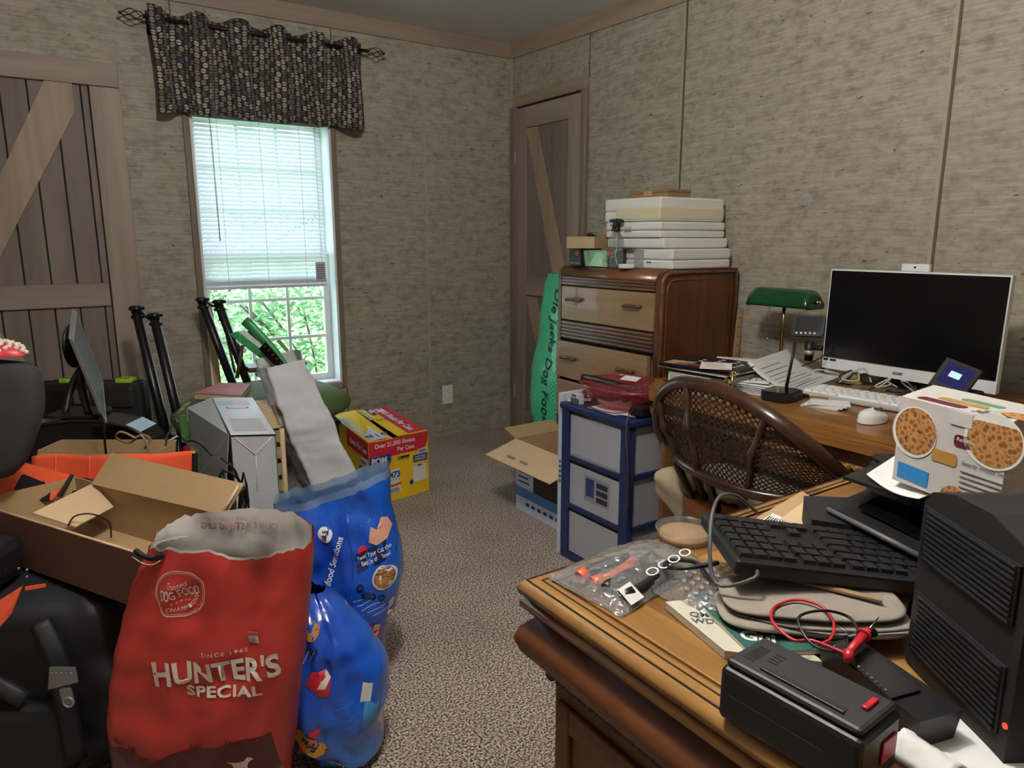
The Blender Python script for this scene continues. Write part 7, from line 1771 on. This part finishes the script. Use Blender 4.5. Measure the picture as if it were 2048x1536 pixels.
# ---- charcoal chair back with a crocheted cap at the left edge
hc = T('office_chair', 'charcoal cloth chair back cut off by the left edge of the view', 'chair', (-1.42, 1.72, 0), YAW)
def hcf(u, v):
    a = 2 * pi * u; q = abs(cos(a)) ** .4 * (1 if cos(a) > 0 else -1); w = abs(sin(a)) ** .8 * (1 if sin(a) > 0 else -1); k = (1 - abs(2 * v - 1) ** 8) ** .3
    wd = .245 - .16 * max(0, .62 - v) ** 1.3
    return Vector((-1.405 + wd * q * k, 1.72 + .045 * w * k - .03 * (1 - v), .64 + .325 * v))
hc.part('backrest', MB().grid(hcf, 40, 14, True, True), plain('charcoal_cloth', '2f2f33', .8, bump=.2, bscale=120))
hc.part('stem', MB().cyl((-1.42, 1.74, .68), (-1.42, 1.76, .42), .02, n=10), M_black); hc.part('seat', MB().b2((-1.66, 1.78, .36), (-1.25, 2.06, .43), .03), M_blackm)
hc.part('column', MB().cyl((-1.45, 1.92, .36), (-1.45, 1.92, .08), .025, n=10), M_black)
for k in range(5): hc.part('foot', MB().tube([(-1.45, 1.92, .09), (-1.45 + .2 * cos(k * 1.257), 1.92 + .13 * sin(k * 1.257), .03)], .015, 6), M_black)
cap = T('crochet_blanket', 'cream and red crocheted wool bundle on the charcoal chair back', 'blanket', (-1.27, 1.72, .96), YAW)
def capf(u, v):
    a = 2 * pi * u; return Vector((-1.30 + .11 * cos(a) * cos(v * pi / 2 * .98), 1.72 + .05 * sin(a) * cos(v * pi / 2 * .98), .9635 + .038 * sin(v * pi / 2)))
cap.part('red_wool', MB().grid(capf, 30, 8, True, True), M_rd)
stch = mesh_of(MB().ball((0, 0, 0), (.0075, .006, .006), 6), 'stitch'); stch.materials.append(M_cream)
for i in range(150):
    u, v = (i * .618) % 1, .12 + .88 * ((i / 150) ** 1.2)
    if v < .25 and i % 3: continue
    o = bpy.data.objects.new('stitch', stch); COL.objects.link(o); o.parent = cap.o; o.location = capf(u, v) - cap.off; o.rotation_euler = (i, i * 2, i)

# ---- open box with cables behind the orange flag
kb_ = T('cardboard_box', 'open cardboard box of cables behind the orange flag', 'box', (-1.22, 2.08, 0), YAW)
x0, x1, y0, y1, zt = -1.41, -1.045, 2.02, 2.14, .628
for nm, lo, hi in (('front_panel', (x0, y0, 0), (x1, y0 + .004, zt - .012)), ('back_panel', (x0, y1 - .004, 0), (x1, y1, zt)), ('side_panel', (x0, y0 + .004, 0), (x0 + .004, y1 - .004, zt)), ('side_panel', (x1 - .004, y0 + .004, 0), (x1, y1 - .004, zt)), ('bottom_panel', (x0 + .004, y0 + .004, 0), (x1 - .004, y1 - .004, .004))):
    kb_.part(nm, MB().b2(lo, hi), M_card)
for i, (pts_, mt_, lb_) in enumerate((
    ([(-1.21, 2.03, .02), (-1.205, 2.02, .60), (-1.19, 2.0, .72), (-1.185, 1.98, .755)], M_black, 'thick black cable standing up behind the orange flag'),
    ([(-1.05, 2.02, .02), (-1.02, 2.01, .6), (-.99, 2.0, .70), (-.97, 1.99, .735), (-.955, 1.98, .728)], M_grey, 'grey cable arching up over the open cable box'),
    ([(-1.02, 2.0, .02), (-1.06, 2.0, .62), (-1.10, 1.99, .68), (-1.13, 1.98, .70), (-1.15, 1.99, .68), (-1.12, 2.0, .66), (-1.08, 2.0, .685), (-1.06, 2.01, .67), (-1.08, 2.01, .64)], M_card_d, 'coiled beige cable over the open cable box'),
    ([(-.98, 2.0, .02), (-.98, 2.0, .62), (-.94, 2.0, .665), (-.90, 1.99, .66), (-.86, 1.97, .63)], M_black, 'thin black cable drooping over the box corner'))):
    single('cable', lb_, 'cable', MB().tube([(a - .035, b_ + .06, c - .02 if c > .3 else c) for a, b_, c in pts_], .0035, 6, smooth_path=5), mt_, (pts_[0][0] - .035, pts_[0][1] + .06, pts_[0][2]), YAW)
# dark cable bundle right of it
cbn = MB(); rnd = random.Random(9)
for q in range(8):
    c_ = Vector((-.86, 2.12, .30)); cbn.tube([c_ + Vector((rnd.uniform(-.06, .05), rnd.uniform(-.04, .04), rnd.uniform(-.28, .30))) for _ in range(5)], .004, 6, smooth_path=4)
single('cable_bundle', 'dark tangle of thick black cables beside the white carton', 'cable', cbn, M_black, (-.86, 2.12, 0), YAW, kind='stuff')

# ---- orange flag with black lettering
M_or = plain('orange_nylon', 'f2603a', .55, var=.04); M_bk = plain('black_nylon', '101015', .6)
og = T('safety_flag', 'bright orange nylon flag with black numerals draped over the boxes', 'flag', (-1.10, 1.86, .55), YAW)
def ogf(u, v): return Vector((-1.40 + .475 * u, 1.985 + .010 * sin(u * 9) - .03 * v, .622 - .115 * v + .012 * u + .003 * sin(u * 14)))
og.part('cloth', MB().grid(ogf, 30, 8), M_or, solid=.003)
og.part('black_border', MB().plate([(-.928, 1.975, .634), (-.912, 1.975, .634), (-.908, 1.955, .565), (-.924, 1.955, .565)], .004), M_bk)
for u in (.14, .36): og.part('seam', MB().tube([ogf(u, v / 6) + Vector((0, -.004, .001)) for v in range(7)], .0018, 5), M_or)
fp1 = [Vector((-1.569,1.92,0.66)), Vector((-1.408,1.9,0.643)), Vector((-1.212,1.86,0.607)), Vector((-1.233,1.8,0.557)), Vector((-1.522,1.84,0.564))]
og.part('folded_panel', MB().plate(fp1, .006), M_or)
zz_ = lambda px_: px_
og.part('black_numeral', MB().plate([(-1.348,1.868,0.614), (-1.291,1.858,0.603), (-1.242,1.81,0.575), (-1.234,1.79,0.561), (-1.282,1.79,0.56), (-1.274,1.8,0.569), (-1.345,1.82,0.581)], .004), M_bk)
og.part('black_border', MB().plate([(-1.21,1.855,0.612), (-1.201,1.855,0.609), (-1.207,1.8,0.569), (-1.218,1.8,0.569)], .004), M_bk)
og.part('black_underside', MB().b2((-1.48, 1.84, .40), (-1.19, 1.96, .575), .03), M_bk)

# ---- long open cardboard box resting on the black bag
z1 = .60; zb = .472
bA, bB, bC, bD = Vector((-1.354,1.677,0.6)), Vector((-0.766,1.372,0.6)), Vector((-0.677,1.582,0.6)), Vector((-1.202,1.859,0.6))
lb_ = T('cardboard_box', 'long open cardboard box with its flaps up lying behind the red bag', 'box', tuple(fl0((bA + bC) / 2, zb)), YAW)
M_cdark = plain('cardboard_dark_print', '6b4638', .7)  # dark reddish brown colour of the box's outer front
def wallp(name, a, b_, t, mat, h0=zb, h1=z1):
    return lb_.part(name, MB().plate([fl0(a, h0), fl0(b_, h0), fl0(b_, h1), fl0(a, h1)], t), mat)
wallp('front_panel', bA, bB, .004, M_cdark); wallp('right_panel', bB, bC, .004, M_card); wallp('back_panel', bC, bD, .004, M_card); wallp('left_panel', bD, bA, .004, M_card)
lb_.part('bottom_panel', MB().plate([fl0(bA, zb), fl0(bB, zb), fl0(bC, zb), fl0(bD, zb)], .003), M_card)
lb_.part('rim_edge', MB().tube([bA, bB], .0028, 6), M_card_l)
k1 = bD.lerp(bC, .16)
lb_.part('back_flap', MB().plate([Vector((-1.12,1.802,0.6)), bC, Vector((-0.641,1.62,0.666)), Vector((-1.085,1.85,0.672))], .004), M_card)
lb_.part('flap_fold', MB().tube([Vector((-0.654,1.615,0.663)), Vector((-0.68,1.575,0.613))], .004, 6), M_card_l)
c1 = Vector((-1.149,1.602,0.597)); c2 = Vector((-1.127,1.811,0.597))
lb_.part('left_flap', MB().plate([c1, Vector((-1.068,1.629,0.55)), Vector((-1.048,1.761,0.55)), c2], .004), M_card_l)
single('thin_cable', 'thin dark cable curling inside the long open cardboard box', 'cable', MB().tube([Vector((-1.077,1.617,0.56)), Vector((-1.066,1.631,0.58)), Vector((-1.031,1.644,0.58)), Vector((-1.019,1.687,0.54)), Vector((-1.045,1.732,0.48))], .0022, 6, smooth_path=5), M_ink, (-1.0, 1.65, zb + .005), YAW)

# ---- black backpack with clear buckle
def bpf(u, v):
    a = 2 * pi * u; q = abs(cos(a)) ** .45 * (1 if cos(a) > 0 else -1); w = abs(sin(a)) ** .5 * (1 if sin(a) > 0 else -1); k = (1 - abs(2 * v - 1) ** 7) ** .25
    p = Vector((-1.14 + .255 * q * k, 1.60 + .19 * w * k, .465 * v))
    d = .03 * nz((q * 2, w * 2, v * 3), 1.2, 4) + .012 * nz((q * 6, w * 6, v * 9), 1.0, 1)
    return p + Vector((q * d, w * d - .0, 0))
bg = T('backpack', 'large black nylon bag with clear buckle at the bottom left corner', 'bag', (-1.10, 1.60, 0), YAW)
M_nyl = plain('black_bag_nylon', '15161c', .6, var=.15, bump=.2, bscale=60)
bg.part('body', MB().grid(bpf, 56, 30, True, True), M_nyl)
bg.part('front_pocket', MB().b2((-1.28, 1.365, .05), (-.98, 1.43, .24), .025), M_nyl)
bg.part('strap', MB().tube([(-1.02, 1.40, .43), (-.985, 1.385, .36), (-.98, 1.385, .26), (-.97, 1.38, .10)], .02, 6, smooth_path=4, rfn=lambda t: (.022, .005)), M_nyl)
bg.part('strap', MB().tube([(-1.30, 1.42, .40), (-1.18, 1.385, .33), (-1.06, 1.375, .26)], .02, 6, smooth_path=4, rfn=lambda t: (.018, .005)), M_nyl)
bc_ = Vector((-0.95,1.35,0.334))
bk3 = bg.part('buckle', MB().plate([bc_ + Vector((-.035, 0, -.03)), bc_ + Vector((.03, 0, -.012)), bc_ + Vector((.028, 0, .022)), bc_ + Vector((-.026, 0, .022))], .004), clear('clear_buckle', 'dfe3e6', .08, .8, body=.12), 'clear plastic buckle')
bg.part('buckle_tongue', MB().prism(rrect(.026, .04, .006), .003, frame(bc_ + Vector((.004, -.003, -.045)), (1, 0, .1), (0, 0, 1))), MATS['clear_buckle'], parent=bk3)
bg.part('buckle_ring', MB().tube([bc_ + Vector((.006 + .011 * cos(k * pi / 6), -.006, -.058 + .011 * sin(k * pi / 6))) for k in range(12)], .0022, 6, closed=True), M_silver, parent=bk3)
for k in range(5): bg.part('buckle_tooth', MB().box(bc_ + Vector((-.02 + .010 * k, -.005, .012 )), (.006, .002, .004)), M_chrome, parent=bk3)
for px_ in ((-1.049,1.4,0.555), (-1.032,1.4,0.552), (-1.034,1.4,0.536)): bg.part('rivet', MB().ball(px_, .0035, 8), M_chrome)
single('orange_strap', 'orange reflective cloth corner hanging over the black bag at left', 'strap', MB().plate([(-1.09,1.33,0.492), (-1.003,1.34,0.546), (-1.027,1.33,0.489), (-1.048,1.32,0.463), (-1.09,1.32,0.442)], .004), M_or, (-1.1, 1.33, .40), YAW)
bg.part('orange_tape', MB().plate([(-1.012,1.36,0.533), (-0.975,1.37,0.535), (-0.976,1.37,0.528), (-1.013,1.36,0.525)], .003), M_or)
# dark strap over the cardboard box corner
single('black_cloth', 'black cloth heap under the left end of the long cardboard box', 'cloth', MB().b2((-1.45, 1.44, .47), (-1.14, 1.56, .575), .03), M_bk, (-1.31, 1.50, .47), YAW)
